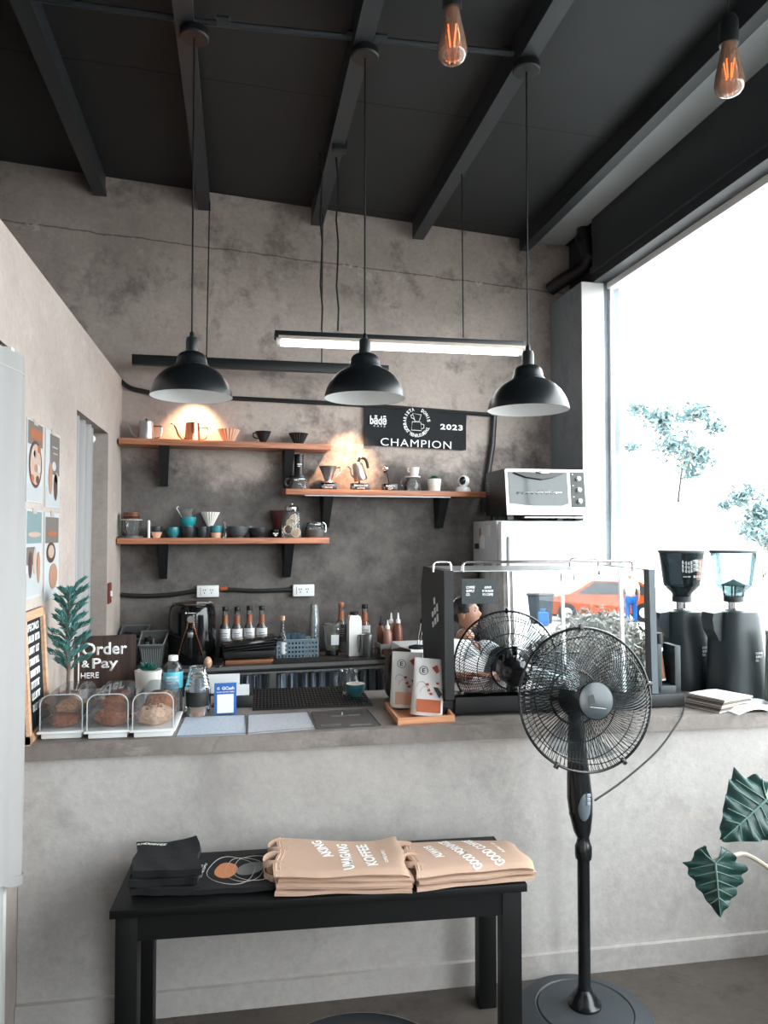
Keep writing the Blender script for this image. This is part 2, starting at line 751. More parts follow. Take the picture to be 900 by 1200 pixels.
MB().box((1.2, YF - .05, 1.6), (1.16, .006, 2.9)).build('window_pane', M_PANE, wf2, smooth=0)
# left partition with two door openings
dz1 = Px(8, 405, -.72).z
dz2 = Px(106, 492, -.72).z
PX0, PX1, PT = -.72, -.87, 2.61
pc = (PX0 + PX1) / 2


def pbox(m, y0, y1, z0, z1):
    m.box((pc, (y0 + y1) / 2, (z0 + z1) / 2), (PX0 - PX1, y1 - y0, z1 - z0))


m = MB()
D1, D2 = (1.2, 2.52), (3.54, 4.36)
pbox(m, YF, D1[0], 0, PT)
pbox(m, D1[0], D1[1], dz1, PT)
pbox(m, D1[1], D2[0], 0, PT)
pbox(m, D2[0], D2[1], dz2, PT)
pbox(m, D2[1], 4.86, 0, PT)
struct(m.build('wall_left', C_LEFT, smooth=0))
m = MB()
for y in D1:
    m.box((-.725, y + (.012 if y == D1[1] else -.012), dz1 / 2), (.03, .03, dz1))
struct(m.build('trim_1', M_WHITE, smooth=0), 'white edge strip of the doorway behind the big curtain')
m = MB()
struct(m.box((-.80, 2.5, .5 * dz1), (.12, .05, dz1)).build('trim_2', mat('brown_jamb', (74, 66, 60), .7), smooth=0))
# column at the back right corner
m = MB().prism([(2.222, 4.55), (XW + .12, 4.55), (XW + .12, 5.06), (2.222, 5.04)], 3.32)
struct(m.build('wall_column', C_COLUMN, smooth=0))
struct(MB().box((2.302, 4.544, 1.72), (.158, .012, 3.2), .002).build('trim_3', M_WHITE, smooth=0), 'front edge of the corner column with its daylight painted on as white')  # white colour stands in for direct daylight on the column front
# window wall on the right: added sill wall, header, panes and white mullions
ZH = Px(703, 335, XW).z
struct(MB().box((XW + .08, 1.28, .3), (.16, 6.56, .6)).build('wall_right', C_SLAB, smooth=0))  # unseen low wall, raised to darken the foot of the counter
m = MB()
zc = ceil_z(2.3)
m.box((2.41, .76, (ZH + zc) / 2), (.22, 7.56, zc - ZH))
m.box((2.305, .76, ZH + .075), (.05, 7.56, .035))
m.box((2.45, 4.82, (ZH + zc) / 2), (.14, .56, zc - ZH))
struct(m.build('ceiling_header_beam', M_BEAM, smooth=0))
wd = MB()
ymull = [-1.98, -.42, .69, 1.78, 2.78, 4.53]
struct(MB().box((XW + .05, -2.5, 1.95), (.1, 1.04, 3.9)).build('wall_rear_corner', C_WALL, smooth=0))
for y in ymull:
    wd.box((XW + .05, y, (ZH + .6) / 2), (.022, .022, ZH - .6))
wd.box((XW + .05, 1.28, .625), (.06, 6.5, .05))
wd.box((XW + .05, 1.28, ZH - .02), (.06, 6.5, .04))
wf = wd.build('window_1', M_WHITE, smooth=0)
struct(wf, 'tall shop window along the right side')
for y0, y1 in zip(ymull, ymull[1:]):
    p = MB().box((XW + .05, (y0 + y1) / 2, (ZH + .6) / 2), (.006, y1 - y0 - .02, ZH - .6)).build('window_pane', M_PANE, wf, smooth=0)
# purlins under the ceiling: box sections with a folded lip
bz = 3.735


def purlin(X, w_, h_, y0=YF, big=False):
    m = MB()
    top = ceil_z(X)
    y1 = 4.86 + X * .05
    yc, L_ = (y0 + y1) / 2, y1 - y0
    m.box((X, yc, top - h_ / 2), (w_, L_, h_))
    m.box((X + w_ / 2 + .004, yc, top - h_ + .018), (.008, L_, .036))
    if big:
        m.box((X - w_ / 2 - .02, yc, top - h_ + .01), (.05, L_, .02))
        m.box((X + w_ / 2 + .04, yc, top - h_ + .01), (.08, L_, .02))
        m.box((X - w_ / 2 - .02, yc, top - h_ - .012), (.012, L_, .024))
    return struct(m.build('ceiling_beam', M_BEAM, smooth=0))


BX = [Pw(117, 230).x, Pw(239, 247).x, Pw(370, 263).x, Pw(487, 279).x]
for X in BX:
    purlin(X, .07, .135)
purlin(1.985, .06, .115)
sz = ceil_z(2.15) - .02
struct(MB().box((2.17, .95, sz), (.30, 8.1, .02)).build('ceiling_soffit', mat('lit_soffit_board', (178, 184, 186), .6, 0, .1, 3), smooth=0))  # window light on this ceiling strip is put into its pale colour
for x0 in (BX[0] - .72,):
    purlin(x0, .07, .135)
# conduit run across the purlins
a0, a1 = Pz(226, 26, 3.745), Pz(610, 86, 3.72)
m = MB().tube([(-.95, 3.12, 3.79), (-.15, 3.1, 3.765), (.5, 3.06, 3.755), (1.22, 3.0, 3.735)], .013)
for t in (-.1, .44, .56, 1.12):
    m.tube([(t, 3.075 - .03 * t, 3.765), (t + .05, 3.07 - .03 * t, 3.763)], .019)
tag(m.build('ceiling_conduit', M_BEAM), 'thin dark conduit pipe running along the ceiling between the lamp mounts', 'pipe')
# drain pipe elbow under the ceiling at the right corner
pp = [Py(684, 256, 4.69), Py(684, 268, 4.69), Py(684, 280, 4.68), Py(688, 293, 4.66), Py(691, 303, 4.66), Py(686, 312, 4.70), Py(672, 321, 4.78), Py(656, 331, 4.88), Py(645, 339, 4.95)]
dp = thing('drain_pipe', 'fat dark drain pipe bending under the ceiling above the corner column', 'pipe', pp[0])
L0 = Vector(pp[0])
m = MB().tube([p - L0 for p in spline(pp, 6)], .048, 16)
m.build('pipe_run', M_BLKMET, dp)
m = MB()
for i in (2, 4):
    d_ = (pp[i + 1] - pp[i]).normalized() * .03
    m.tube([pp[i] - L0 - d_, pp[i] - L0 + d_], .053, 16)
m.build('pipe_collar', M_BLKMET, dp)

# ------------------------------------------------------------------ front counter
ct = thing('service_counter', 'long plastered concrete service counter with grey cement top', 'counter', (0, 0, 0))


def cy(X):
    return 2.662 - .0262 * X      # front edge of the slab


CZ = .945
xl, xr = -.718, XW
m = MB().prism([(xl, cy(xl)), (xr, cy(xr)), (xr, cy(xr) + .66), (xl, cy(xl) + .66)], .056, T(0, 0, CZ - .056))
m.build('countertop', C_SLAB, ct, smooth=0)
o_ = .022
m = MB().prism([(xl, cy(xl) + o_), (xr, cy(xr) + o_), (xr, cy(xr) + .14), (xl, cy(xl) + .14)], CZ - .056, T(0, 0, 0))
m.build('counter_front', C_COUNTER, ct, smooth=0)
m = MB().prism([(xl, cy(xl) + .004), (xr, cy(xr) + .004), (xr, cy(xr) + .03), (xl, cy(xl) + .03)], .085, T(0, 0, 0))
m.build('plinth', C_COUNTER, ct, smooth=0)

# ------------------------------------------------------------------ back counter: steel bench with black mat edge
BC = .88
BY = 4.40


def by(X):
    return BY + .065 * X


bc = thing('back_counter', 'steel topped back counter along the rear wall', 'counter', (0, 0, 0))
x0, x1 = -.71, .92
m = MB().prism([(x0, by(x0)), (x1, by(x1)), (x1, 4.95), (x0, 4.82)], .03, T(0, 0, BC - .03))
m.build('worktop', mat('dark_worktop', (60, 62, 64), .4, 0, .2, 5), bc, smooth=0)
m = MB()
m.prism([(x0, by(x0) - .012), (x1, by(x1) - .012), (x1, by(x1)), (x0, by(x0))], .02, T(0, 0, BC - .018))
m.prism([(x0, by(x0) - .008), (x1, by(x1) - .008), (x1, by(x1)), (x0, by(x0))], .012, T(0, 0, BC - .048))
m.build('steel_edge', M_STEEL, bc, smooth=0)
for X in (x0 + .03, .2, x1 - .03):
    MB().box((X, by(X) + .03, (BC - .05) / 2), (.04, .04, BC - .05)).build('leg', M_STEEL, bc, smooth=0)
M_SKIRT = mat('pale_blue_cloth', (158, 174, 190), .9, 0, .25, 30)
sk = MB().grid(lambda u, v: Vector((x0 + .02 + u * (x1 - x0 - .04), by(x0 + u * (x1 - x0)) + .05 + .022 * math.sin(u * 190 + 2 * math.sin(u * 37)) + .01 * math.sin(u * 61), BC - .06 - .5 * v)), 420, 4)
tag(sk.build('skirt_curtain', M_SKIRT), 'gathered pale blue cloth hanging below the back counter edge', 'curtain')
dk = MB()
for i in range(30):
    X = x0 + .05 + i * .0535 + random.uniform(-.012, .012)
    wd_ = random.uniform(.010, .026)
    dk.box((X, by(X) + .022, BC - .16), (wd_, .004, .2 + random.uniform(-.02, .02)))
tag(dk.build('curtain_band', M_BLACK, smooth=0), 'dark ribbon strips hanging over the pale blue cloth', 'ribbons')
bpy.data.objects['curtain_band']['kind'] = 'stuff'
# ================================================================== lamps
M_CORD = mat('black_cord', (14, 15, 16), .6)
M_SHADE = mat('black_shade_enamel', (20, 24, 27), .34, 0, .06)
M_SHADEIN = mat('white_shade_lining', (238, 240, 240), .5, 0, .02)
PL_LABEL = ['black dome pendant lamp, leftmost of three, hanging before the upper wooden shelf',
            'black dome pendant lamp, middle of three, hanging over the corner of the champion banner',
            'black dome pendant lamp, rightmost of three, hanging above the toaster oven']


def pendant(px, rim_y, yd, canopy, i):
    base = Py(px, rim_y, yd)                       # centre of the rim
    s = S(base)
    X, Y, Z = base
    t = thing('pendant_lamp', PL_LABEL[i], 'lamp', base, group='dome pendant lamps over the counter')
    top = ceil_z(X) - .135
    k = 47.5 * s
    out = [(r_ * s * 1.03, z * s) for r_, z in ((46, 0), (45.8, 1.2), (45.2, 5), (43.4, 11), (40.6, 17), (36.8, 23), (31.6, 28.5), (26, 32.5), (21, 35), (19.2, 36), (19.0, 37.2), (17.8, 38), (17.2, 40), (16.6, 44), (15.6, 47.5), (13.4, 50.5), (9.5, 52.5), (6.8, 53), (5, 53.2))]
    MB().lathe(out, 56).build('shade', M_SHADE, t)
    inn = [(r_ * s * 1.03, z * s) for r_, z in ((45.9, .1), (44.4, 5), (42.6, 10.5), (39.8, 16.4), (36, 22.2), (30.8, 27.6), (25, 31.4), (12, 34), (0, 34.4))]
    MB().lathe(inn, 56).build('shade_lining', M_SHADEIN, t, 'white inside of the shade')
    MB().lathe([(r_ * s, z * s) for r_, z in ((0, 52.8), (6.4, 52.8), (7, 53.5), (7, 66), (6.2, 68.5), (6.0, 69.6), (3, 70.5), (2.6, 75.5), (1.4, 77), (0, 77))], 24).build('socket', M_BLKMET, t)
    MB().tube([(0, 0, 76 * s), (0, 0, top - Z)], .0038, 8).build('cord', M_CORD, t)
    MB().lathe([(0, top - Z - .035), (.055, top - Z - .035), (.06, top - Z - .03), (.06, top - Z - .004), (.05, top - Z), (0, top - Z)], 28).build('ceiling_rose', M_BLKMET, t)
    return t


pendant(224.5, 465, 3.10, None, 0)
pendant(427.5, 467, 3.05, None, 1)
pendant(619, 481, 2.97, None, 2)

# filament bulbs
M_AMBER = glass('amber_glass', (240, 210, 186), .03, 1.3, .28, (230, 184, 158))
M_FIL = emit('glowing_filament', (255, 140, 80), 2.2)


def bulb(px, py0, py1, yd, label):
    p = Py(px, py1, yd)
    s = S(p)
    h = (py1 - py0) * s
    t = thing('filament_bulb', label, 'light bulb', p, group='bare filament bulbs near the ceiling')
    prof = [(0, 0), (.10, .006), (.19, .04), (.245, .11), (.265, .20), (.262, .28), (.24, .42), (.20, .60), (.16, .78), (.135, .90), (.12, 1.0)]
    MB().lathe([(r * h, z * h) for r, z in prof], 28).build('glass_bulb', M_AMBER, t)
    m = MB()
    for a in range(4):
        c, q = math.cos(a * 1.57 + .5), math.sin(a * 1.57 + .5)
        m.tube([(.10 * h * c, .10 * h * q, .66 * h), (.05 * h * c, .05 * h * q, .32 * h)], .012 * h, 6)
    m.build('filament', M_FIL, t)
    m = MB().tube([(0, 0, .95 * h), (0, 0, .30 * h)], .02 * h, 8)
    m.build('glass_stem', M_AMBER, t)
    MB().lathe([(0, .96 * h), (.17 * h, .96 * h), (.175 * h, 1.0 * h), (.17 * h, 1.4 * h), (.12 * h, 1.5 * h), (.03 * h, 1.53 * h), (0, 1.53 * h)], 24).build('socket', M_BLKMET, t)
    MB().tube([(0, 0, 1.5 * h), (-.01, 0, ceil_z(p.x) - p.z)], .0028, 6).build('cord', M_CORD, t)


bulb(530, 8, 74, 1.85, 'amber glass filament bulb with dark socket before the black ceiling')
bulb(855, 49, 112, 1.95, 'amber glass filament bulb hanging before the big beam near the window')

# fluorescent batten
fa, fb = Py(322, 393, 3.95), Py(615, 411, 3.95)
fz = (fa.z + fb.z) / 2
fl = thing('batten_light', 'long white fluorescent batten under a black bar hung on thin wires', 'light fixture', ((fa.x + fb.x) / 2, 3.95, fz))
fl.rotation_euler = (0, -R(.4), 0)
LN = fb.x - fa.x
sF = S(fa)
MB().box((0, .03, 5 * sF), (LN, .07, 8 * sF), .004).build('black_bar', M_BLKMET, fl)
MB().box((.01, .0, -1.5 * sF), (LN * .99, .11, 4 * sF), .003).build('reflector', mat('pale_batten', (190, 176, 166), .5), fl)
m = MB().tube([(-LN / 2 + .03, -.02, -6.5 * sF), (LN / 2 - .05, -.02, -6.5 * sF)], .019, 14)
m.build('tube', emit('lit_tube', (250, 250, 248), 9.0), fl, 'white glass tube')
for q in (-LN / 2 + .02, LN / 2 - .04):
    MB().box((q, -.02, -6.0 * sF), (.025, .035, 9 * sF), .003).build('lamp_holder', M_WHITEP, fl)
# its suspension wires
for px, py, top_y in ((377, 386, 262), (396, 387, 172), (543, 396, 182)):
    q = Py(px, py, 3.97)
    off = random.uniform(-.004, .004)
    pts = [Vector((q.x - fl.location.x, .02, q.z - fz + .0))]
    for k in range(1, 9):
        pts.append(Vector((q.x - fl.location.x + (.006 * math.sin(k * 2.1 + px) if px < 500 else 0), .02, q.z - fz + (3.72 - q.z) * k / 8)))
    MB().tube(pts, .005 if px < 500 else .0035, 6).build('suspension_wire', M_CORD, fl)
jb = Pz(398, 172, 3.70)
tag(MB().box((jb.x + .0, jb.y, 3.70), (.075, .06, .05), .004).box((jb.x, jb.y, 3.728), (.03, .03, .012)).build('junction_box', M_BLKMET), 'small square junction box under the third ceiling beam', 'box')

# spotlight track near the back wall
ta, tb = Py(155, 420, 4.66), Py(455, 436, 4.66)
tz = (ta.z + tb.z) / 2
tr = thing('track_light', 'black spotlight track bar hanging close to the back wall', 'light fixture', ((ta.x + tb.x) / 2, 4.66, tz))
TL = tb.x - ta.x
MB().box((0, 0, 0), (TL, .045, .062), .004).build('track_bar', M_BLKMET, tr)
for px in (242, 377):
    q = Py(px, 420, 4.66)
    MB().tube([(q.x - tr.location.x, 0, .02), (q.x - tr.location.x + .01, .05, 3.72 - tz)], .004, 6).build('suspension_wire', M_CORD, tr)


def spot(px, target, power, size, blend):
    q = Py(px, 428, 4.66)
    loc = Vector((q.x - tr.location.x, 0.0, -.09))
    wl = tr.location + loc
    d = (Vector(target) - wl).normalized()
    M = T(*loc) @ Vector((0, 0, -1)).rotation_difference(d).to_matrix().to_4x4()
    hd = MB().lathe([(0, .06), (.02, .06), (.03, .05), (.034, -.05), (.030, -.05), (.028, -.02), (0, -.02)], 20, M).build('spot_head', M_BLKMET, tr)
    MB().tube([loc, (loc.x, 0, -.02)], .008, 8).build('spot_arm', M_BLKMET, tr)
    ld = bpy.data.lights.new('spot_lamp', 'SPOT')
    ld.energy = power
    ld.color = (1.0, .60, .36)
    ld.spot_size = R(size)
    ld.spot_blend = blend
    ld.shadow_soft_size = .02
    lo = bpy.data.objects.new('spot_lamp', ld)
    COL.objects.link(lo)
    lo.location = wl + d * .045
    lo.rotation_euler = d.to_track_quat('-Z', 'Y').to_euler()


spot(430, Pw(405, 572, .05), 85, 62, .9)
spot(233, Pw(228, 506, .05), 42, 80, .9)
# ================================================================== wall shelves
SD = .2            # depth


def wall_pt(px, off, z):
    """point above pixel column px on the vertical plane `off` in front of the back wall"""
    p = Pw(px, 600, off)
    return Vector((p.x, p.y, z))


def shelf(px0, px1, ztop, brackets, label, bh):
    a, b = wall_pt(px0, SD, ztop), wall_pt(px1, SD, ztop)
    L_ = (b - a).dot(BD)
    t = thing('wall_shelf', label, 'shelf', a - BN * SD, math.degrees(BA), group='wooden shelves on the back wall')
    MB().box((L_ / 2, -SD / 2, -.018), (L_, SD, .036), .002).build('shelf_board', M_SHELF, t)
    for px in brackets:
        q = wall_pt(px, .06, ztop)
        x = (q - t.location).dot(BD)
        m = MB()
        y0, z1 = -.004, -.036
        for (w1, w2) in ((.062, .045),):
            bot = [Vector((x - w2 / 2, y0, z1 - bh)), Vector((x + w2 / 2, y0, z1 - bh)), Vector((x + w2 / 2, y0 - .045, z1 - bh)), Vector((x - w2 / 2, y0 - .045, z1 - bh))]
            tp = [Vector((x - w1 / 2, y0, z1)), Vector((x + w1 / 2, y0, z1)), Vector((x + w1 / 2, -.165, z1)), Vector((x - w1 / 2, -.165, z1))]
            m.hull(bot, tp)
        br = m.build('bracket', M_BLACK, t, smooth=0)
        MB().ball((x, y0 - .047, z1 - bh + .022), .006, 8, 6).build('screw', M_STEEL, br)
    if len(brackets) and 300 < brackets[0] < 400:
        MB().box((L_ * .45, -SD + .03, -.039), (L_ * .72, .01, .006)).build('edge_strip', M_STEEL, t, 'pale strip under the board', smooth=0)
    return t


Z1, Z2, Z3 = 2.222, 1.932, 1.622
shelf(138, 388, Z1, (192, 337), 'upper wooden shelf with two gooseneck kettles and three drippers', .24)
shelf(335, 572, Z2, (382, 516), 'middle wooden shelf with trophies and a security camera below the banner', .21)
shelf(137, 386, Z3, (192, 337), 'lower wooden shelf crowded with cups, bowls and jars', .22)


def on(px, zt, off=.10):
    p = wall_pt(px, off, zt)
    return p, S(p)


# --- shelf one: kettles and drippers
def kettle(px, mt, hm, spout_tip, lid, label, mirror=1):
    p, s = on(px, Z1)
    t = thing('gooseneck_kettle', label, 'kettle', p, math.degrees(BA), group='gooseneck kettles on the upper shelf')
    h = 21.5 * s
    MB().lathe([(0, 0), (9.0 * s, 0), (9.2 * s, .004), (8.7 * s, h * .5), (8.0 * s, h), (0, h)], 32).build('body', mt, t)
    m = MB().lathe([(0, h + 1.2 * s), (7.4 * s, h + .8 * s), (7.6 * s, h - .001), (0, h - .001)], 24)
    m.build('lid', mt, t)
    if lid:
        MB().tube([(0, 0, h), (0, 0, h + 4 * s)], 1.0 * s, 10).build('lid_knob', M_BLACK, t)
    pts = spline([(-8.6 * s, 0, 3 * s), (-12 * s, 0, 3.5 * s), (-16 * s, 0, 7.5 * s), (-18.5 * s, 0, 14 * s), (-21.5 * s, 0, 19.5 * s), (-25 * s, 0, 20.5 * s)], 6)
    n = len(pts)
    MB().tube(pts, [(1.5 - .8 * i / n) * s for i in range(n)], 10).build('spout', mt, t)
    hp = spline([(8.4 * s, 0, 17 * s), (13 * s, 0, 17 * s), (17 * s, 0, 16.5 * s), (17.2 * s, 0, 10 * s), (15 * s, 0, 4 * s), (9 * s, 0, 3.0 * s)], 6)
    MB().tube(hp, .75 * s, 8).build('handle', hm, t)


kettle(170.5, M_STEEL, M_CHROME, 1, True, 'brushed steel gooseneck kettle at the wall end of the upper shelf')
kettle(225, M_COPPER, M_COPPER, 1, False, 'copper gooseneck kettle glowing under the spotlight on the upper shelf')


def dripper(p, s, hw, hh, mt, name, label, group, rz=0, flute=0, base=3.0, handle=False, saucer=False):
    t = thing(name, label, 'coffee dripper', p, rz, group=group)
    b0 = 0.0
    if saucer:
        MB().lathe([(0, 0), (8 * s, 0), (8.6 * s, .8 * s), (8 * s, 1.5 * s), (0, 1.5 * s)], 28).build('saucer', mt, t)
        b0 = 1.5 * s
    MB().lathe([(0, b0), (base * s, b0), (base * s * 1.15, b0 + 1.5 * s), (hw * s, hh * s), (hw * s * .93, hh * s), (base * s * .9, b0 + 2 * s), (0, b0 + 2 * s)], 72 if flute else 32, flute=flute, famp=.06 if flute else 0).build('cone', mt, t)
    if handle:
        MB().tube(spline([(-hw * s * .85, 0, hh * s * .88), (-hw * s * 1.2, 0, hh * s * .85), (-hw * s * 1.15, 0, hh * s * .55), (-hw * s * .62, 0, hh * s * .42)], 6), .8 * s, 8).build('handle', mt, t)
    return t


G = 'coffee drippers on the shelves'
p, s = on(267.5, Z1); dripper(p, s, 12.3, 15.5, M_PEACH, 'coffee_dripper', 'pale peach fluted coffee dripper on the upper shelf', G, 0, 18, 5)
p, s = on(308, Z1); dripper(p, s, 9.5, 14.5, M_BLACK, 'coffee_dripper', 'black coffee dripper with looped handle and saucer on the upper shelf', G, 0, 0, 3.5, True, True)
p, s = on(349.5, Z1); dripper(p, s, 11, 13.5, M_BLACK, 'coffee_dripper', 'plain black fluted cone dripper near the free end of the upper shelf', G, 0, 20, 4.5)

# --- shelf two
p, s = on(350, Z2)
t = thing('press_brewer', 'black cylinder coffee press standing on a glass carafe, below the upper shelf end', 'coffee press', p, math.degrees(BA))
MB().lathe([(0, 0), (12.5 * s, 0), (13 * s, 1 * s), (11 * s, 9 * s), (8 * s, 15 * s), (7.5 * s, 15.5 * s)], 32).build('carafe', M_GLASS, t)
MB().lathe([(8.3 * s, 14 * s), (8.6 * s, 14 * s), (8.6 * s, 16.5 * s), (6 * s, 16.5 * s), (5.4 * s, 18 * s), (5.4 * s, 39 * s), (6 * s, 39.5 * s), (6 * s, 41.5 * s), (0, 41.5 * s)], 28).build('press_tube', M_PLBLK, t)
MB().box((0, -5.5 * s, 29.5 * s), (5 * s, .6 * s, 1.2 * s)).box((-.6 * s, -5.5 * s, 27.2 * s), (3.2 * s, .6 * s, .8 * s)).build('logo_print', M_LETTER, t, smooth=0)
MB().tube(spline([(-9 * s, 0, 13 * s), (-14 * s, 0, 12 * s), (-15.5 * s, 0, 7 * s), (-11.5 * s, 0, 3 * s)], 6), 1.1 * s, 8).build('handle', M_GLASS, t)
for zz in (1,):
    MB().tube([(9.5 * s * math.cos(R(a)), 9.5 * s * math.sin(R(a)), 12 * s) for a in range(0, 360, 15)], .5 * s, 6, True).build('collar', M_CHROME, t)


def trophy_base(t, s, w_, lines):
    MB().box((0, 0, 4.2 * s), (w_ * s, 9 * s, 8.4 * s), .003).build('plinth', M_GLOSSBLK, t)
    m = MB()
    for i, (tx, ww, hh, z) in enumerate(lines):
        m.text(tx, ww * s, hh * s, T(0, -4.6 * s, z * s) @ FRONT, .01)
    m.build('lettering', M_LETTER, t)


p, s = on(384.5, Z2)
t = thing('dripper_trophy', 'trophy of a metal cone dripper on a black plinth, beside the press', 'trophy', p, math.degrees(BA), 'coffee trophies on the middle shelf')
trophy_base(t, s, 19, (('CHAMPION', 11, 2, 5.8), ('BREWER', 9, 2, 3.0)))
MB().lathe([(0, 8.4 * s), (9 * s, 8.4 * s), (9.6 * s, 9.2 * s), (9 * s, 10 * s), (4 * s, 10.2 * s)], 28).build('plate', M_STEEL, t)
MB().lathe([(4 * s, 10 * s), (4.3 * s, 12 * s), (10.8 * s, 28 * s), (10.2 * s, 28 * s), (3.5 * s, 12 * s)], 32).build('cone', M_STEEL, t)
MB().tube(spline([(9 * s, 0, 26 * s), (14.5 * s, 0, 27 * s), (14 * s, 0, 22 * s), (8 * s, 0, 16 * s)], 6), .8 * s, 8).build('handle', M_CHROME, t)

p, s = on(422, Z2)
t = thing('kettle_trophy', 'trophy of a tilted steel kettle with black handle on a black plinth', 'trophy', p, math.degrees(BA), 'coffee trophies on the middle shelf')
trophy_base(t, s, 22.5, (('BARISTA CUP', 16, 2.2, 5.9), ('COFFEE', 9, 1.8, 2.8)))
MB().tube([(-1 * s, 0, 8 * s), (-1 * s, 0, 13 * s)], 1 * s, 8).build('post', M_BLACK, t)
KM = T(1 * s, 0, 12 * s) @ RY(-14)
MB().lathe([(0, 0), (7.5 * s, 0), (8 * s, 1 * s), (6.3 * s, 19 * s), (5.2 * s, 21 * s), (0, 22 * s)], 32, KM).build('body', M_STEEL, t)
MB().tube([KM @ Vector(v) for v in spline([(-7 * s, 0, 5 * s), (-9.5 * s, 0, 10 * s), (-9 * s, 0, 17 * s), (-12 * s, 0, 20 * s)], 5)], [1.3 * s] * 8 + [1.0 * s] * 8, 8).build('spout', M_STEEL, t)
MB().tube([KM @ Vector(v) for v in spline([(2 * s, 0, 22 * s), (6 * s, 0, 26 * s), (11.5 * s, 0, 22 * s), (12 * s, 0, 12 * s)], 6)], 1.7 * s, 10).build('handle', M_PLBLK, t)

p, s = on(456.5, Z2)
t = thing('tamper_trophy', 'small trophy of a shiny ball on a leaning black rod, short black plinth', 'trophy', p, math.degrees(BA), 'coffee trophies on the middle shelf')
trophy_base(t, s, 17, (('BARISTA', 11, 2, 5.8), ('CUP', 6, 2, 2.8)))
MB().tube([(0, 0, 8 * s), (-3 * s, 0, 22 * s)], .8 * s, 8).build('rod', M_BLACK, t)
MB().ball((-5 * s, 0, 26.5 * s), 4.2 * s).build('ball', M_CHROME, t)
MB().lathe([(0, 0), (3.4 * s, 0), (3.4 * s, 2.2 * s), (0, 2.2 * s)], 20, T(-3.6 * s, 0, 22 * s) @ RY(-20)).build('collar', M_BLACK, t)

p, s = on(483.5, Z2)
t = thing('coffee_server', 'clear glass coffee server with looped handle below a white dripper', 'coffee server', p, math.degrees(BA))
MB().lathe([(0, 0), (10 * s, 0), (10.4 * s, 1 * s), (9 * s, 9 * s), (6.5 * s, 14 * s), (7 * s, 16.5 * s)], 30).build('glass_body', M_GLASS, t)
MB().lathe([(0, 16.4 * s), (9.3 * s, 16.4 * s), (9.3 * s, 17.8 * s), (0, 17.8 * s)], 28).build('collar', M_WHITEP, t)
MB().tube(spline([(-7 * s, 0, 15 * s), (-13 * s, 0, 14 * s), (-14 * s, 0, 8 * s), (-9.5 * s, 0, 4 * s)], 6), .9 * s, 8).build('handle', M_GLASS, t)
dripper(p + Vector((.0 + 2 * s, 0, 17.8 * s)), s, 6.3, 10.5, M_CERAM, 'coffee_dripper', 'white ceramic dripper sitting on the glass server', G, 0, 0, 4.2, True)


def succulent(m, r, h, n, lw, z0, seed):
    rnd = random.Random(seed)
    for ring, (el, f, cnt) in enumerate(((20, 1.0, n), (42, .9, n - 1), (64, .75, max(4, n - 3)))):
        for i in range(cnt):
            a = 360 * i / cnt + ring * 21 + rnd.uniform(-8, 8)
            e = el + rnd.uniform(-8, 8)
            L_ = r * f * rnd.uniform(.9, 1.1)
            X = T(0, 0, z0) @ RZ(a) @ RY(-e)
            pts = [(0, 0), (L_ * .3, lw * .8), (L_ * .6, lw), (L_ * .85, lw * .6), (L_, 0)]
            top = [Vector((x, y, 0)) for x, y in pts] + [Vector((x, -y, 0)) for x, y in pts[-2:0:-1]]
            bm = m.bm
            c1 = bm.verts.new(X @ Vector((L_ * .5, 0, lw * .15)))
            c2 = bm.verts.new(X @ Vector((L_ * .5, 0, -lw * .55)))
            vs = [bm.verts.new(X @ (v + Vector((0, 0, .25 * abs(v.y))))) for v in top]
            for k in range(len(vs)):
                bm.faces.new((vs[k], vs[(k + 1) % len(vs)], c1))
                bm.faces.new((vs[(k + 1) % len(vs)], vs[k], c2))


p, s = on(509, Z2)
t = thing('potted_succulent', 'small dark succulent in a white tapered pot on the middle shelf', 'potted plant', p, 0, 'succulents in white pots')
MB().lathe([(0, 0), (7 * s, 0), (8.3 * s, 15 * s), (7.6 * s, 15 * s), (6.8 * s, 12.5 * s), (0, 12.5 * s)], 32).build('pot', M_CERAM, t)
m = MB(); succulent(m, 8 * s, 4, 9, 1.6 * s, 13.5 * s, 3); m.build('rosette', M_SUCC, t)

p, s = on(542.5, Z2)
t = thing('security_camera', 'white ball security camera with black face on its round stand', 'camera', p, 0)
MB().lathe([(0, 0), (8.6 * s, 0), (9 * s, 2 * s), (7.5 * s, 5.5 * s), (4 * s, 7 * s), (0, 7.2 * s)], 32).build('stand', M_WHITEP, t)
MB().ball((1 * s, 0, 13 * s), 6.9 * s, 28, 18).build('ball_head', M_WHITEP, t)
MB().ball((-1.0 * s, -3.9 * s, 13.3 * s), (4.2 * s, 3.6 * s, 5.0 * s), 24, 14).build('lens_face', M_GLOSSBLK, t)
cp = [p + Vector((-6 * s, -.02, .004)), p + Vector((-11 * s, .0, .006)), p + Vector((-14 * s, .03, .01))]
MB().tube(spline([c - p for c in cp], 5), .5 * s, 6).build('power_cord', M_CORD, t)

# --- shelf three: cups, bowls and jars
GC = 'cups on the lower shelf'


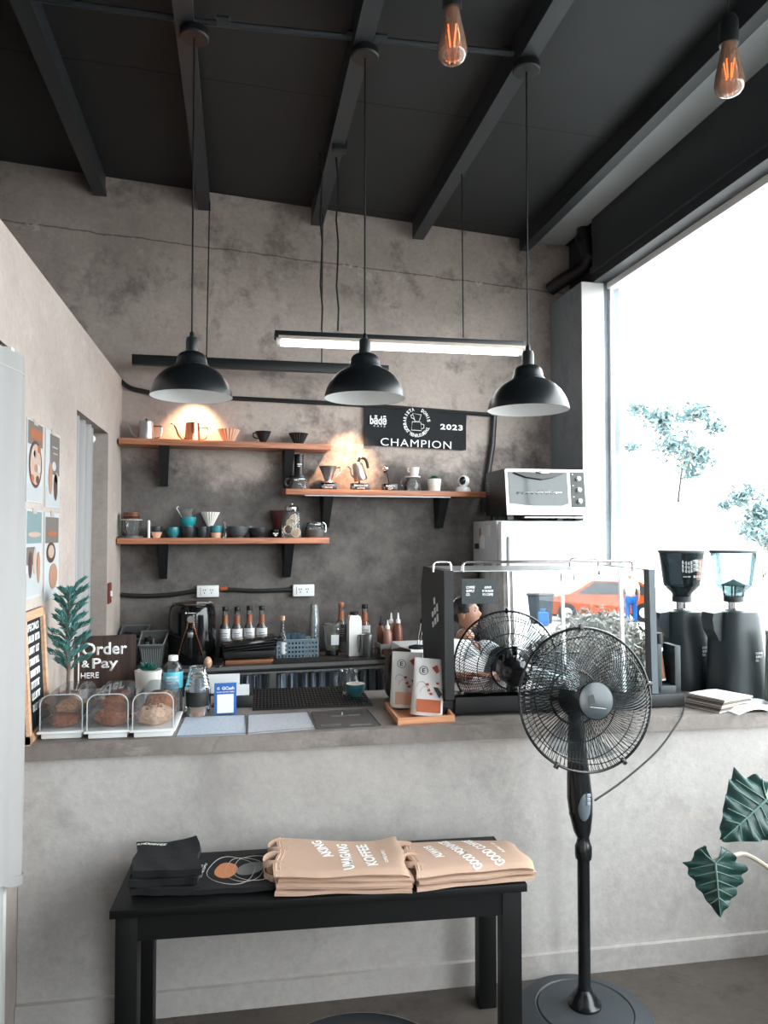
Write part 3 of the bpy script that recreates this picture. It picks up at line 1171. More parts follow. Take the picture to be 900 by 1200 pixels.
def cup(px, wpx, hpx, mt, label, name='coffee_cup', cat='cup', off=.10, foot=.6, dz=0.0, belly=1.0, band=None, handle=None, group=GC):
    p, s = on(px, Z3, off)
    p.z += dz * s
    t = thing(name, label, cat, p, 0, group=group)
    hw = wpx / 2 * s
    h = hpx * s
    prof = [(0, 0), (hw * foot, 0), (hw * foot, h * .06), (hw * (foot + 1) / 2 * belly, h * .22), (hw * .98 * belly, h * .6), (hw, h), (hw * .92, h), (hw * .88 * belly, h * .55), (hw * .5, h * .15), (0, h * .12)]
    MB().lathe(prof, 32).build('bowl' if cat == 'bowl' else 'cup_body', mt, t)
    if band:
        MB().lathe([(hw * (foot + .02), h * .0), (hw * (foot + 1) / 2 * belly * 1.015, h * .22), (hw * .985 * belly, h * .5), (hw * .93 * belly, h * .5)], 32, arc=(R(-120), R(0))).build('glaze_patch', band, t)
    if handle:
        sg = handle
        MB().tube(spline([(sg * hw * .9, 0, h * .85), (sg * hw * 1.4, 0, h * .8), (sg * hw * 1.35, 0, h * .4), (sg * hw * .75, 0, h * .25)], 5), .9 * s, 8).build('handle', mt, t)
    return t


p, s = on(154, Z3, .12)
tag(MB().lathe([(0, 0), (13.5 * s, 0), (13.5 * s, 2.2 * s), (0, 2.2 * s)], 32).build('slate_coaster', M_GREYCER), 'round grey slate coaster below the clear glass bowl', 'coaster').location = p
p2 = p + Vector((0, 0, 2.2 * s))
t = thing('glass_bowl', 'clear faceted glass bowl on a slate coaster at the wall end', 'bowl', p2)
MB().lathe([(0, 0), (7.5 * s, 0), (10 * s, 8 * s), (12.2 * s, 19 * s), (11.6 * s, 19 * s), (9.5 * s, 8 * s), (7 * s, 1 * s), (0, 1 * s)], 40, flute=10, famp=.03).build('glass_body', M_GLASS, t)
MB().tube([(12 * s * math.cos(R(a)), 12 * s * math.sin(R(a)), 19 * s) for a in range(0, 360, 10)], .35 * s, 6, True).build('rim', M_WHITEP, t)
t = thing('wooden_bowl', 'small brown wooden bowl resting on the clear glass bowl', 'bowl', p2 + Vector((0, 0, 19.2 * s)))
MB().lathe([(0, 0), (7.2 * s, 0), (8.6 * s, 2.5 * s), (9 * s, 8.5 * s), (8.2 * s, 8.5 * s), (7.5 * s, 2.5 * s), (0, 2 * s)], 32).build('bowl', wood('bowl_wood', (92, 54, 36), (132, 80, 56), .3), t)
MB().lathe([(8.7 * s, 2.2 * s), (9.15 * s, 3 * s), (9.15 * s, 3.6 * s), (8.75 * s, 3.8 * s)], 32).build('groove', M_BLACK, t)

cup(182.5, 15.5, 13.5, M_DKCER, 'black cup with a peach glaze patch, next to the glass bowl', band=M_PEACH)
p, s = on(174.5, Z3, .13)
tag(MB().lathe([(0, 0), (1.6 * s, 0), (1.6 * s, 19 * s), (1.0 * s, 20.5 * s), (0, 21 * s)], 16).build('white_stick', M_WHITEP), 'slim white upright stick between glass bowl and black cup', 'stick').location = p
cup(203, 14.2, 12.5, M_TEAL, 'small round teal cup with brown rim', belly=1.06)
cup(220.5, 18, 13.5, M_DKCER, 'black cup carrying the bright teal bowl', foot=.7)
cup(220.5, 18.5, 10.5, mat('bright_teal', (30, 138, 150), .25), 'bright teal bowl stacked upon a black cup', 'teal_bowl', 'bowl', dz=13.6, foot=.65)
p, s = on(219, Z3, .08)
t = thing('glass_jug', 'little clear glass jug with a bent handle standing behind the teal bowl', 'jug', p + Vector((0, .05, 0)))
MB().lathe([(0, 0), (7 * s, 0), (8 * s, 10 * s), (8.5 * s, 28 * s), (9.2 * s, 34 * s)], 28).build('glass_body', M_GLASS, t)
MB().tube(spline([(-6 * s, -.01, 24 * s), (-10 * s, -.01, 31 * s), (-12 * s, -.01, 35 * s), (-10 * s, -.01, 37 * s)], 5), .6 * s, 8).build('handle', M_WHITEP, t)
cup(237, 14, 13, M_DKCER, 'black glazed cup supporting the white ribbed dripper', foot=.75)
p, s = on(246, Z3, .07)
dripper(p + Vector((0, .03, 13.2 * s)), s, 10.8, 17, M_CERAM, 'coffee_dripper', 'white ribbed cone dripper perched among the dark cups', G, 0, 20, 3.2)
cup(253.5, 13.5, 13.8, M_PEACH, 'pale cup with dripping teal glaze upper half', foot=.8)
p, s = on(253.5, Z3, .10)
q = MB().lathe([(6.45 * s, 6 * s), (6.9 * s, 8.5 * s), (6.95 * s, 14 * s), (6.2 * s, 14.2 * s)], 32, flute=7, famp=.012).build('glaze_band', M_TEAL)
for o in bpy.data.objects:
    if o.get('label', '') == 'pale cup with dripping teal glaze upper half':
        q.parent = o
p, s = on(263.5, Z3, .12)
tag(MB().lathe([(0, 0), (2.6 * s, 0), (2.8 * s, 5 * s), (1.2 * s, 8 * s), (2.2 * s, 12 * s), (1.0 * s, 15 * s), (1.5 * s, 18 * s), (0, 20 * s)], 20).build('glass_stopper', M_GLASS), 'slender clear glass stopper between teal glazed and grey cups', 'stopper').location = p
cup(279, 23, 13.5, M_GREYCER, 'wide grey stoneware cup with side handle', foot=.5, handle=-1)
cup(303, 21, 11.5, M_DKCER, 'wide black bowl beside the grey stoneware cup', 'black_bowl', 'bowl', foot=.55)
cup(291, 13, 14, M_GREYCER, 'pale rimmed small cup half hidden behind the black bowl', off=.05, foot=.6)
cup(323, 12, 9.5, M_GLOSSBLK, 'tiny black cup with a white cross emblem', foot=.7)
p, s = on(323, Z3, .10)
q = MB().box((0, -5.6 * s, 5 * s), (6 * s, .4 * s, 1.2 * s)).box((0, -5.6 * s, 4.6 * s), (1.3 * s, .4 * s, 6 * s)).box((0, -5.5 * s, 3 * s), (4 * s, .4 * s, .9 * s)).build('emblem', M_LETTER, None, smooth=0)
for o in bpy.data.objects:
    if o.get('label', '') == 'tiny black cup with a white cross emblem':
        q.parent = o
p, s = on(327, Z3, .05)
t = dripper(p, s, 11, 31.5, mat('dark_red_glaze', (70, 26, 24), .4), 'red_dripper', 'dark red cone dripper on a stand behind the tall jar', G, 0, 0, 3)
p, s = on(342, Z3, .11)
t = thing('ribbed_jar', 'tall ribbed glass jar with steel lid and dried citrus slices', 'jar', p)
MB().lathe([(0, 0), (10.8 * s, 0), (11.2 * s, 1.5 * s), (11.2 * s, 27 * s), (9.5 * s, 30.5 * s), (7.5 * s, 31.5 * s)], 72, flute=24, famp=.018).build('glass_body', M_GLASS, t)
MB().lathe([(0, 31 * s), (7.6 * s, 31 * s), (8 * s, 32 * s), (8 * s, 35.5 * s), (6.5 * s, 37.5 * s), (2 * s, 38 * s), (0, 38 * s)], 28).ball((0, 0, 39.5 * s), 1.8 * s, 12, 8).build('lid', M_CHROME, t)
for i, (x, z) in enumerate(((-4.5, 9.5), (4, 6.2), (-1, 17), (3, 22))):
    c = MB().lathe([(0, 0), (5.4 * s, 0), (5.4 * s, .9 * s), (0, .9 * s)], 20, T(x * s, (-7.6 if i < 2 else 1) * s, z * s) @ RX(90)).build('citrus_slice', mat('citrus_flesh', (206, 172, 140), .6) if i else mat('citrus_brown', (120, 84, 62), .6), t)
    MB().tube([(x * s + 5.2 * s * math.cos(R(a)), (-8.4 if i < 2 else .2) * s, z * s + 5.2 * s * math.sin(R(a))) for a in range(0, 360, 20)], .6 * s, 6, True).build('rind', mat('citrus_rind', (226, 200, 170), .6), c)
p, s = on(369, Z3, .11)
t = thing('clip_jar', 'squat clip top glass jar with brown contents at the shelf end', 'jar', p)
MB().lathe([(0, 0), (10.5 * s, 0), (11.5 * s, 2 * s), (11.5 * s, 12 * s), (9 * s, 15.5 * s), (9 * s, 16.5 * s)], 32).build('glass_body', M_GLASS, t)
MB().lathe([(0, .5 * s), (10.4 * s, .5 * s), (10.6 * s, 2 * s), (10.6 * s, 9 * s), (0, 10 * s)], 28).build('contents', mat('ground_spice', (96, 84, 76), .9, 0, .4, 60), t)
MB().lathe([(9.6 * s, 15.5 * s), (9.9 * s, 16 * s), (9.6 * s, 17.5 * s), (5 * s, 19 * s), (0, 19.5 * s)], 28).build('lid', M_GLASS, t)
MB().tube([(9.8 * s * math.cos(R(a)), 9.8 * s * math.sin(R(a)), 15.3 * s) for a in range(0, 360, 15)], .4 * s, 6, True).tube(spline([(9.5 * s, -.01, 18 * s), (12.5 * s, -.01, 15 * s), (13 * s, -.01, 8 * s), (11.5 * s, -.01, 7 * s)], 5), .5 * s, 6).build('wire_clip', M_CHROME, t)

# ------------------------------------------------------------------ banner
NB = MB()
c0, c1, c2, c3 = Pw(426.5, 474, .02), Pw(547, 482, .02), Pw(546, 528.5, .02), Pw(427, 520.5, .02)
bo = (c0 + c1 + c2 + c3) / 4
bw_, bh_ = ((c1 - c0).length + (c2 - c3).length) / 2, ((c0 - c3).length + (c1 - c2).length) / 2
ban = thing('champion_banner', 'black cloth champion banner with white lettering on the back wall', 'banner', bo, math.degrees(BA))
dirx = (c1 - c0).normalized()
ban.rotation_euler = (0, math.atan2(-(c1 - c0).z, (c1 - c0).dot(BD)), BA)
MB().grid(lambda u, v: Vector(((u - .5) * bw_, .006 * math.sin(u * 9) * (1 - v * .3) + .003 * math.sin(v * 7 + u * 4), (v - .5) * bh_)), 40, 12, .003).build('cloth', mat('banner_cloth', (20, 24, 29), .85, 0, .25, 5), ban)
yb = -.0105
m = MB().text('CHAMPION', bw_ * .69, bh_ * .19, T(.0, yb, -bh_ * .40) @ FRONT, .0, .0006, 1.12)
m.text('2023', bw_ * .225, bh_ * .145, T(bw_ * .345, yb, bh_ * .06) @ FRONT, .035, .0006, 1.15)
m.text('b\u0101d\u0113', bw_ * .16, bh_ * .23, T(-bw_ * .37, yb, bh_ * .13) @ FRONT, .03)
m.text('CAFE', bw_ * .11, bh_ * .04, T(-bw_ * .36, yb, -bh_ * .02) @ FRONT, .01, spacing=2.2)
rr = bh_ * .335
for txt, a0, a1 in (('BARISTA', 190, 110), ('DON\'S', 62, 10), ('THE', 335, 312), ('JOURNEY', 300, 240), ('TRUE', 226, 204)):
    for i, ch in enumerate(txt):
        a = a0 + (a1 - a0) * (i / max(1, len(txt) - 1))
        if ch == ' ':
            continue
        up = a - 90 if a < 195 else a + 90
        if a > 330 or a < 195:
            up = a - 90
        m.text(ch, bh_ * .062 * (.35 if ch in "I'" else 1), bh_ * .085, T(bw_ * -.0 + rr * math.cos(R(a)) * .95, yb, bh_ * .135 + rr * math.sin(R(a))) @ FRONT @ RZ(up), .03)
k = bh_
for pts in ([(-.14, .36), (.14, .33), (.08, .12), (-.06, .12)], [(-.15, .09), (.13, .09), (.16, -.18), (-.17, -.18)]):
    q = [(x * k * .8, yb, (z * .78 + .07) * k) for x, z in pts]
    m.tube(q, .011 * k, 6, True)
m.tube([(.11 * k, yb, .10 * k), (.19 * k, yb, .08 * k), (.19 * k, yb, .0 * k), (.12 * k, yb, -.03 * k)], .011 * k, 6)
m.tube([(-.10 * k, yb, .32 * k), (-.16 * k, yb, .30 * k), (-.14 * k, yb, .24 * k), (-.07 * k, yb, .21 * k)], .011 * k, 6)
m.build('lettering', M_LETTER, ban)

# ------------------------------------------------------------------ cables, conduit, outlets
pts = [Pw(138, 443, .015), Pw(150, 453, .02), Pw(166, 458, .02), Pw(200, 463, .02), Pw(280, 467, .015), Pw(340, 470, .015), Pw(430, 475, .013), Pw(548, 484, .013), Pw(575, 486, .013)]
tag(MB().tube(spline(pts, 6), .014, 8).build('wall_cable', M_CORD), 'thick black cable clipped along the wall above the upper shelf', 'cable')
pts = [Pw(579, 487, .02), Pw(577, 520, .02), Pw(571, 560, .02), Pw(567, 600, .02)]
tag(MB().tube(pts, .022, 10).build('wall_conduit', M_BLKMET), 'black conduit pipe running down the wall behind the toaster oven', 'pipe')
pts = [Pw(142, 697, .012), Pw(165, 698.5, .016), Pw(200, 697, .016), Pw(228, 693, .014), Pw(262, 691, .014), Pw(300, 692.5, .014), Pw(345, 691, .014)]
tag(MB().tube(spline(pts, 6), .014, 8).build('outlet_cable', M_CORD), 'thick black cable linking the two wall outlets', 'cable')
for px, py, lb in ((243.5, 692.5, 'white wall outlet above the air fryer'), (355, 691.5, 'white wall outlet above the stack of clear cups')):
    p = Pw(px, py, .0)
    s = S(p)
    t = thing('wall_outlet', lb, 'outlet', p, math.degrees(BA), 'white outlets on the back wall')
    MB().box((0, -.018, 0), (25 * s, .036, 13.5 * s), .004).build('cover_plate', M_WHITEP, t)
    m = MB()
    for x in (-4, 4):
        for dx, dz in ((-1.2, 1.5), (1.2, 1.5), (0, -1.8)):
            m.box(((x + dx) * s, -.0365, dz * s), (.9 * s, .002, 1.6 * s))
    m.box((-8.5 * s, -.0365, 0), (.4 * s, .002, 9 * s))
    m.build('socket_holes', M_BLACK, t, smooth=0)
pl = Pw(263, 690, .03)
tag(MB().tube([Pw(258, 690, .03), Pw(263, 690, .035), Pw(266, 689, .03)], .012, 8).build('plug', mat('orange_plug', (176, 84, 50), .5)), 'small orange plug beside the outlet above the air fryer', 'plug')
# ================================================================== back counter things


def onb(px, Y, z=BC):
    """on the back counter, in pixel column px at depth Y"""
    p = Py(px, 700, Y)
    return Vector((p.x, Y, z))


# air fryer
p = onb(225.5, 4.62)
s = S(p)
t = thing('air_fryer', 'large glossy black air fryer on the back counter', 'air fryer', p, 0)
hw = 27.5 * s
h = p.z and (Py(225, 706, 4.62).z - BC)
MB().lathe([(0, 0), (hw * .9, 0), (hw * .97, .02), (hw, h * .3), (hw * .98, h * .8), (hw * .93, h * .93), (hw * .8, h * .985), (hw * .5, h), (0, h)], 48).build('body', M_GLOSSBLK, t)
MB().lathe([(hw * .82, h * .975), (hw * .86, h * .985), (hw * .80, h * 1.0), (hw * .74, h * .985)], 40).build('chrome_ring', M_CHROME, t)
MB().box((0, -hw * 1.02, h * .36), (4.2 * s, .05, 32 * s), .006).build('basket_handle', M_PLBLK, t)
MB().box((0, -hw * 1.02 - .028, h * .515), (6 * s, .012, 6 * s), .003).build('release_button', M_STEEL, t)
m = MB()
for q in (-1, 1):
    m.tube(spline([(q * 2.5 * s, -hw * 1.0, h * .74), (q * 4.5 * s, -hw * 1.02, h * .60), (q * 9 * s, -hw * 1.0, h * .40), (q * 14 * s, -hw * .93, h * .14)], 5), [.9 * s] * 8 + [.6 * s] * 8, 8)
m.build('trim_line', M_COPPER, t)
MB().lathe([(0, 0), (4 * s, 0), (4.2 * s, .004), (3.6 * s, .009), (0, .009)], 24, T(0, -hw * .99, h * .76) @ RX(90)).build('dial', M_STEEL, t)
MB().box((1 * s, -hw * .985, h * .86), (9 * s, .004, .7 * s)).box((-5.4 * s, -hw * .975, h * .862), (1.4 * s, .004, 1.8 * s)).build('logo_print', M_LETTER, t, smooth=0)

# grey plastic bins
for px, Y, lb in ((180, 4.50, 'translucent grey ribbed bin with dark contents beside the air fryer'), (157, 4.725, 'translucent grey bin mostly hidden behind the order sign')):
    p = onb(px, Y)
    s = S(p)
    t = thing('storage_bin', lb, 'bin', p, 0, 'grey bins by the air fryer')
    hh = 38 * s
    m = MB()

    def sq(w_, d_, z):
        return [Vector((-w_, -d_, z)), Vector((w_, -d_, z)), Vector((w_, d_, z)), Vector((-w_, d_, z))]
    bm = m.bm
    A = [bm.verts.new(v) for v in sq(9.5 * s, .09, 0)]
    Bv = [bm.verts.new(v) for v in sq(12.5 * s, .115, hh * .68)]
    Cv = [bm.verts.new(v) for v in (Vector((-13.5 * s, -.118, hh * .74)), Vector((13.5 * s, -.118, hh * .74)), Vector((15.5 * s, .12, hh)), Vector((-15.5 * s, .12, hh)))]
    bm.faces.new(A[::-1])
    for X, Z in ((A, Bv), (Bv, Cv)):
        for i in range(4):
            bm.faces.new((X[i], X[(i + 1) % 4], Z[(i + 1) % 4], Z[i]))
    m.build('bin_body', glass('grey_bin_plastic', (120, 124, 126), .3, .6, .45, (120, 124, 126)), t, solid=.002)
    m = MB().tube([(-13.5 * s, -.118, hh * .74), (13.5 * s, -.118, hh * .74), (15.5 * s, .12, hh), (-15.5 * s, .12, hh)], 1.1 * s, 8, True)
    m.build('rim', mat('grey_bin_rim', (116, 120, 122), .4), t)
    m = MB()
    for i in range(9):
        x = (i - 4) * 2.2 * s
        m.tube([(x * .9, -.092, 2 * s), (x * 1.15, -.114, hh * .62)], .35 * s, 5)
    m.build('rib', mat('grey_bin_rib', (150, 154, 156), .4), t)
    rnd = random.Random(int(px))
    m = MB()
    for i in range(7):
        m.box((rnd.uniform(-7, 7) * s, rnd.uniform(-.05, .06), hh * rnd.uniform(.3, .75)), (5 * s, .04, rnd.uniform(14, 22) * s), .004, RZ(rnd.uniform(0, 90)) @ RX(rnd.uniform(-12, 12)))
    o = m.build('contents', M_PLBLK, t)

# syrup bottles
M_SYRUP = mat('amber_syrup', (160, 96, 66), .2, 0, .1)


def syrup(px, Y, top, label, liquid, cap, lab, group='syrup bottles on the back counter', sc=1.0, nlab=None, base_y=None):
    p = onb(px, Y)
    s = S(p)
    H = Py(px, top, Y).z - BC
    t = thing('syrup_bottle', label, 'bottle', p, 0, group=group)
    r = 6.2 * s * sc
    MB().lathe([(0, 0), (r * .95, 0), (r, .006), (r, H * .54), (r * .85, H * .62), (r * .60, H * .66), (r * .52, H * .72), (r * .50, H * .92)], 28).build('glass_body', M_GLASS, t)
    MB().lathe([(0, .004), (r * .9, .004), (r * .93, .01), (r * .93, H * .5), (r * .80, H * .59), (r * .36, H * .68), (r * .34, H * .80), (0, H * .80)], 24).build('syrup', liquid, t)
    MB().lathe([(r * .63, H * .66), (r * .56, H * .71), (r * .53, H * .84), (r * .45, H * .84)], 24).build('neck_label', nlab or M_COPPERLAB, t)
    MB().lathe([(0, H * .915), (r * .54, H * .915), (r * .56, H * .92), (r * .56, H * .99), (r * .5, H), (0, H)], 24).build('cap', cap, t)
    lb = MB().lathe([(r * 1.01, H * .22), (r * 1.015, H * .23), (r * 1.015, H * .56), (r * 1.01, H * .57)], 20, arc=(R(-170), R(-10))).build('front_label', lab, t)
    m = MB()
    for i, ww in enumerate((1.1, .8, 1.0, .5)):
        m.box((-.1 * r, -r * 1.03, H * (.48 - .045 * i)), (r * ww, .001, H * .012))
    m.build('label_print', mat('grey_print', (120, 120, 122), .7), t, smooth=0)
    return t


M_COPPERLAB = mat('copper_foil_label', (150, 96, 72), .45, .3, .1)
SL = ['amber syrup bottle nearest the air fryer', 'amber syrup bottle, second from the air fryer', 'amber syrup bottle, third from the air fryer', 'amber syrup bottle, fourth from the air fryer']
for i, px in enumerate((264, 278.2, 292.5, 307)):
    syrup(px, 4.74, 711 - (1 if i > 1 else 0), SL[i] + ' under the outlet cable', mat('clear_syrup', (120, 112, 106), .2), M_BLACK, M_PAPER)
# dark sandwich grill over a board
p = onb(292, 4.55)
s = S(p)
bd = thing('chopping_board', 'wooden chopping board with a dark round handle end lying below the black grill', 'board', Vector((p.x, 4.56, BC)), 2)
MB().box((0, 0, .012), (55 * s, .16, .024), .004).build('board', wood('board_wood', (150, 96, 66), (190, 128, 92)), bd)
MB().ball((-24 * s, -.05, .030), (5 * s, .03, 5 * s), 16, 10).build('dark_end', M_BLACK, bd)
gr = thing('contact_grill', 'black ribbed contact grill with its lid tilted before the syrup bottles', 'grill', Vector((p.x, 4.56, BC + .026)), 2)
MB().box((0, .0, .03), (60 * s, .2, .045), .012).build('grill_base', M_BLACK, gr)
m = MB()
LM = T(0, 0, .085) @ RY(-5)
m.box((0, 0, 0), (64 * s, .2, .06), .018, RY(-5))
for v in m.bm.verts:
    v.co.z += .085
lid_ = m.build('grill_lid', M_GLOSSBLK, gr)
m = MB()
for i in range(4):
    m.box((0, -.103, .062 + .015 * i), (58 * s, .006, .006), .002, RY(-5))
m.build('lid_rib', M_PLBLK, lid_)
MB().tube([(30 * s, -.06, .11), (38 * s, -.06, .105), (38 * s, .05, .105), (30 * s, .05, .11)], .008, 8).build('handle', M_PLBLK, gr)
MB().box((0, .0, .004), (20 * s, .1, .008)).build('foot', M_PLBLK, gr, smooth=0)
# wooden knob spoon in front
p = Py(243, 777, 4.30)
t = thing('wooden_ladle', 'round pale wooden knob on a bent steel hook at the counter edge', 'ladle', Vector((p.x, 4.36, BC + .035)), 0)
MB().ball((0, 0, 0), (.024, .03, .034), 18, 12).build('knob', M_PALEWOOD, t)
MB().tube(spline([(.02, 0, -.02), (.05, 0, -.028), (.075, 0, -.022), (.088, 0, .002)], 5), .004, 8).build('hook', M_CHROME, t)
# black mat
X0 = onb(318, 4.55).x
X1 = onb(448, 4.55).x
tag(MB().box(((X0 + X1) / 2, 4.56, BC + .004), (X1 - X0, .2, .008), .002, RZ(3.5)).build('bar_mat', M_BLACK), 'long flat black rubber mat on the back counter', 'mat')
# clear bottle in front of the basket
p = onb(331.5, 4.62)
s = S(p)
t = thing('glass_bottle', 'slim clear glass bottle with pale stopper standing by the perforated basket', 'bottle', p)
H = Py(331, 722, 4.62).z - BC
MB().lathe([(0, 0), (5 * s, 0), (5.3 * s, .01), (5.3 * s, H * .5), (2 * s, H * .68), (1.7 * s, H * .92)], 24).build('glass_body', M_GLASS, t)
MB().lathe([(0, H * .9), (2.4 * s, H * .9), (2.6 * s, H), (0, H)], 16).build('stopper', M_PALEWOOD, t)
MB().lathe([(5.4 * s, H * .12), (5.45 * s, H * .4)], 16, arc=(R(-160), R(-20))).build('front_label', M_PAPER, t)
# perforated basket with cups
xa, xb = onb(324, 4.66).x, onb(371, 4.66).x
t = thing('perforated_basket', 'blue grey perforated plastic basket holding clear cups', 'basket', Vector(((xa + xb) / 2, 4.66, BC)), 3)
W_ = xb - xa
hb = .115
m = MB()
MP_ = mat('blue_grey_plastic', (120, 140, 152), .4)
for y in (-.06, .06):
    for i in range(13):
        x = -W_ / 2 + W_ * i / 12
        m.box((x, y, hb / 2), (W_ / 12 * .42, .003, hb))
    for z in (.004, .03, .056, .082, .109):
        m.box((0, y, z), (W_, .003, .014))
for x in (-W_ / 2, W_ / 2):
    m.box((x, 0, hb / 2), (.003, .12, hb))
m.box((0, 0, .003), (W_, .12, .004))
m.build('basket_body', MP_, t, smooth=0)
MB().tube([(-W_ / 2, -.062, hb), (W_ / 2, -.062, hb), (W_ / 2, .062, hb), (-W_ / 2, .062, hb)], .004, 8, True).build('rim', MP_, t)
for i, x in enumerate((-.062, -.022, .02)):
    c = MB().lathe([(0, .004), (.030, .004), (.036, .14), (.037, .143), (.034, .143), (.028, .01)], 24)
    o = tag(c.build('plastic_cup', glass('blue_clear_plastic', (190, 212, 226), .05, .9, .18, (150, 180, 200))), ['clear plastic cup at the bottle end of the basket', 'clear plastic cup in the middle of the basket', 'clear plastic cup at the tall cup stack end of the basket'][i], 'cup', 'clear cups in the basket')
    o.location = Vector(((xa + xb) / 2 + x, 4.66, BC + .004))
# tall stack of clear cups
p = onb(368.5, 4.74)
s = S(p)
H = Py(368, 708, 4.74).z - BC
for i in range(9):
    z = i * (H - .12) / 8
    c = MB().lathe([(4.2 * s, .004), (4.0 * s, .0), (0, .0)][::-1] + [(5.8 * s, .115), (6.1 * s, .118), (6.1 * s, .12)], 24)
    o = tag(c.build('stacked_cup', glass('cup_plastic', (232, 240, 245), .05, 1.0, .22, (210, 220, 226))), 'clear plastic cup in the tall inverted stack behind the basket' if 0 < i < 8 else ('lowest clear plastic cup of the tall stack' if i == 0 else 'topmost clear plastic cup of the tall stack'), 'cup', 'tall stack of clear cups')
    o.rotation_euler = (math.pi, 0, 0)
    o.location = p + Vector((0, 0, z + .12))
# blender jar
p = onb(389, 4.66)
s = S(p)
H = Py(389, 731, 4.66).z - BC
t = thing('blender_jar', 'clear flared blender jar with a white label on a dark foot', 'blender', p)
MB().lathe([(0, 0), (7.5 * s, 0), (8 * s, H * .05), (7 * s, H * .2), (0, H * .2)], 24).build('foot', M_PLBLK, t)
MB().lathe([(6.5 * s, H * .2), (7.5 * s, H * .3), (11 * s, H * .95), (11.5 * s, H)], 8).build('jar_body', M_GLASS, t)
MB().box((2.5 * s, -9.3 * s, H * .53), (9 * s, .002, 12 * s), 0, RX(6)).build('front_label', M_PAPER, t, smooth=0)
MB().tube([(11.4 * s * math.cos(R(a)), 11.4 * s * math.sin(R(a)), H) for a in range(0, 360, 15)], .6 * s, 6, True).build('rim', M_CLEARPL, t)
# bottles behind
syrup(400, 4.80, 706, 'dark bottle with copper foil neck behind the white carton', M_DKCER, M_COPPERLAB, M_BLACK, 'bottles behind the carton', 1.0)
syrup(427.5, 4.76, 708, 'amber syrup bottle with black cap between carton and shaker cup', M_SYRUP, M_BLACK, M_PAPER, 'bottles behind the carton', 1.05)
# carton
p = onb(415, 4.62)
s = S(p)
H = Py(415, 717, 4.62).z - BC
t = thing('milk_carton', 'plain white carton bottle with black cap on the back counter', 'carton', p, 4)
w1 = 8 * s
MB().lathe([(0, 0), (w1 * 1.25, 0), (w1 * 1.32, .006), (w1 * 1.32, H * .8), (w1 * 1.1, H * .9), (w1 * .6, H * .94), (0, H * .94)], 4, RZ(45)).build('carton_body', M_WHITE, t)
MB().lathe([(0, H * .93), (w1 * .62, H * .93), (w1 * .62, H), (0, H)], 20).build('cap', M_BLACK, t)
MB().tube([(w1 * .5, -w1 * .98, H * .12), (w1 * .5, -w1 * 1.15, H * .2), (w1 * .55, -w1 * 1.15, H * .45), (w1 * .55, -w1 * .98, H * .5)], .006, 8).build('grip', M_STEEL, t)
# steel shaker
p = onb(430, 4.56)
s = S(p)
H = Py(430, 743, 4.56).z - BC
t = thing('shaker_cup', 'brushed steel shaker cup beside the white carton', 'shaker', p)
MB().lathe([(0, 0), (5.8 * s, 0), (6.2 * s, .006), (7.3 * s, H), (6.9 * s, H), (5.4 * s, .01), (0, .01)], 28).build('cup_body', M_STEEL, t)
MB().tube([(7.2 * s * math.cos(R(a)), 7.2 * s * math.sin(R(a)), H) for a in range(0, 360, 15)], .4 * s, 6, True).build('rim', M_CHROME, t)
# sauce bottles in an open box
xa, xb = onb(443, 4.6).x, onb(471, 4.6).x
t = thing('sauce_caddy', 'open grey caddy box carrying sauce bottles beside the espresso machine', 'caddy', Vector(((xa + xb) / 2, 4.6, BC)), 4)
W_ = xb - xa
m = MB()
for y in (-.07, .07):
    m.box((0, y, .07), (W_, .004, .03))
for x in (-W_ / 2, W_ / 2):
    m.box((x, 0, .07), (.004, .14, .03))
    for y in (-.07, .07):
        m.box((x, y, .042), (.006, .006, .084))
m.box((0, 0, .004), (W_, .14, .006))
m.build('caddy_frame', mat('grey_caddy', (140, 142, 142), .4), t, smooth=0)
M_SAUCE = mat('caramel_sauce', (116, 72, 56), .3, 0, .15)
M_SAUCE2 = mat('pale_rose_sauce', (150, 112, 98), .3, 0, .1)
for i, (x, y, mt, top, lb) in enumerate(((-.05, .035, M_SAUCE, 722, 'tall caramel sauce bottle with black cap at the back of the caddy'), (-.022, -.03, M_SAUCE2, 726, 'pale rose sauce bottle with white nozzle at the front of the caddy'), (.014, .03, M_SAUCE2, 719, 'pale sauce bottle with white nozzle in the middle of the caddy'), (.05, -.01, M_SAUCE, 718, 'brown sauce bottle with white nozzle at the machine end of the caddy'))):
    H = Py(455, top, 4.6).z - BC - .01
    q = thing('sauce_bottle', lb, 'bottle', Vector(((xa + xb) / 2 + x, 4.6 + y, BC + .01)), 0, 'sauce bottles in the caddy')
    MB().lathe([(0, 0), (.026, 0), (.028, .006), (.028, H * .62), (.018, H * .72), (.012, H * .76), (0, H * .76)], 20).build('bottle_body', mt, q)
    MB().lathe([(0, H * .75), (.015, H * .75), (.015, H * .82), (.007, H * .86), (.004, H), (0, H)], 16).build('nozzle', M_BLACK if i == 0 else M_WHITEP, q)
# white chest at the right with a wooden side
p = Pz(490, 760, 1.0)
t = thing('white_chest', 'white lidded chest with a brown side next to the espresso machine', 'chest', Vector((1.12, 4.27, 0)), 3)
MB().box((0, 0, .46), (.36, .42, .92), .006).build('chest_body', M_WHITE, t)
MB().box((0, 0, .955), (.38, .44, .07), .01).build('lid', M_WHITEP, t)
MB().box((-.184, 0, .6), (.008, .40, .5)).build('side_panel', mat('brown_panel', (110, 84, 70), .6), t, smooth=0)
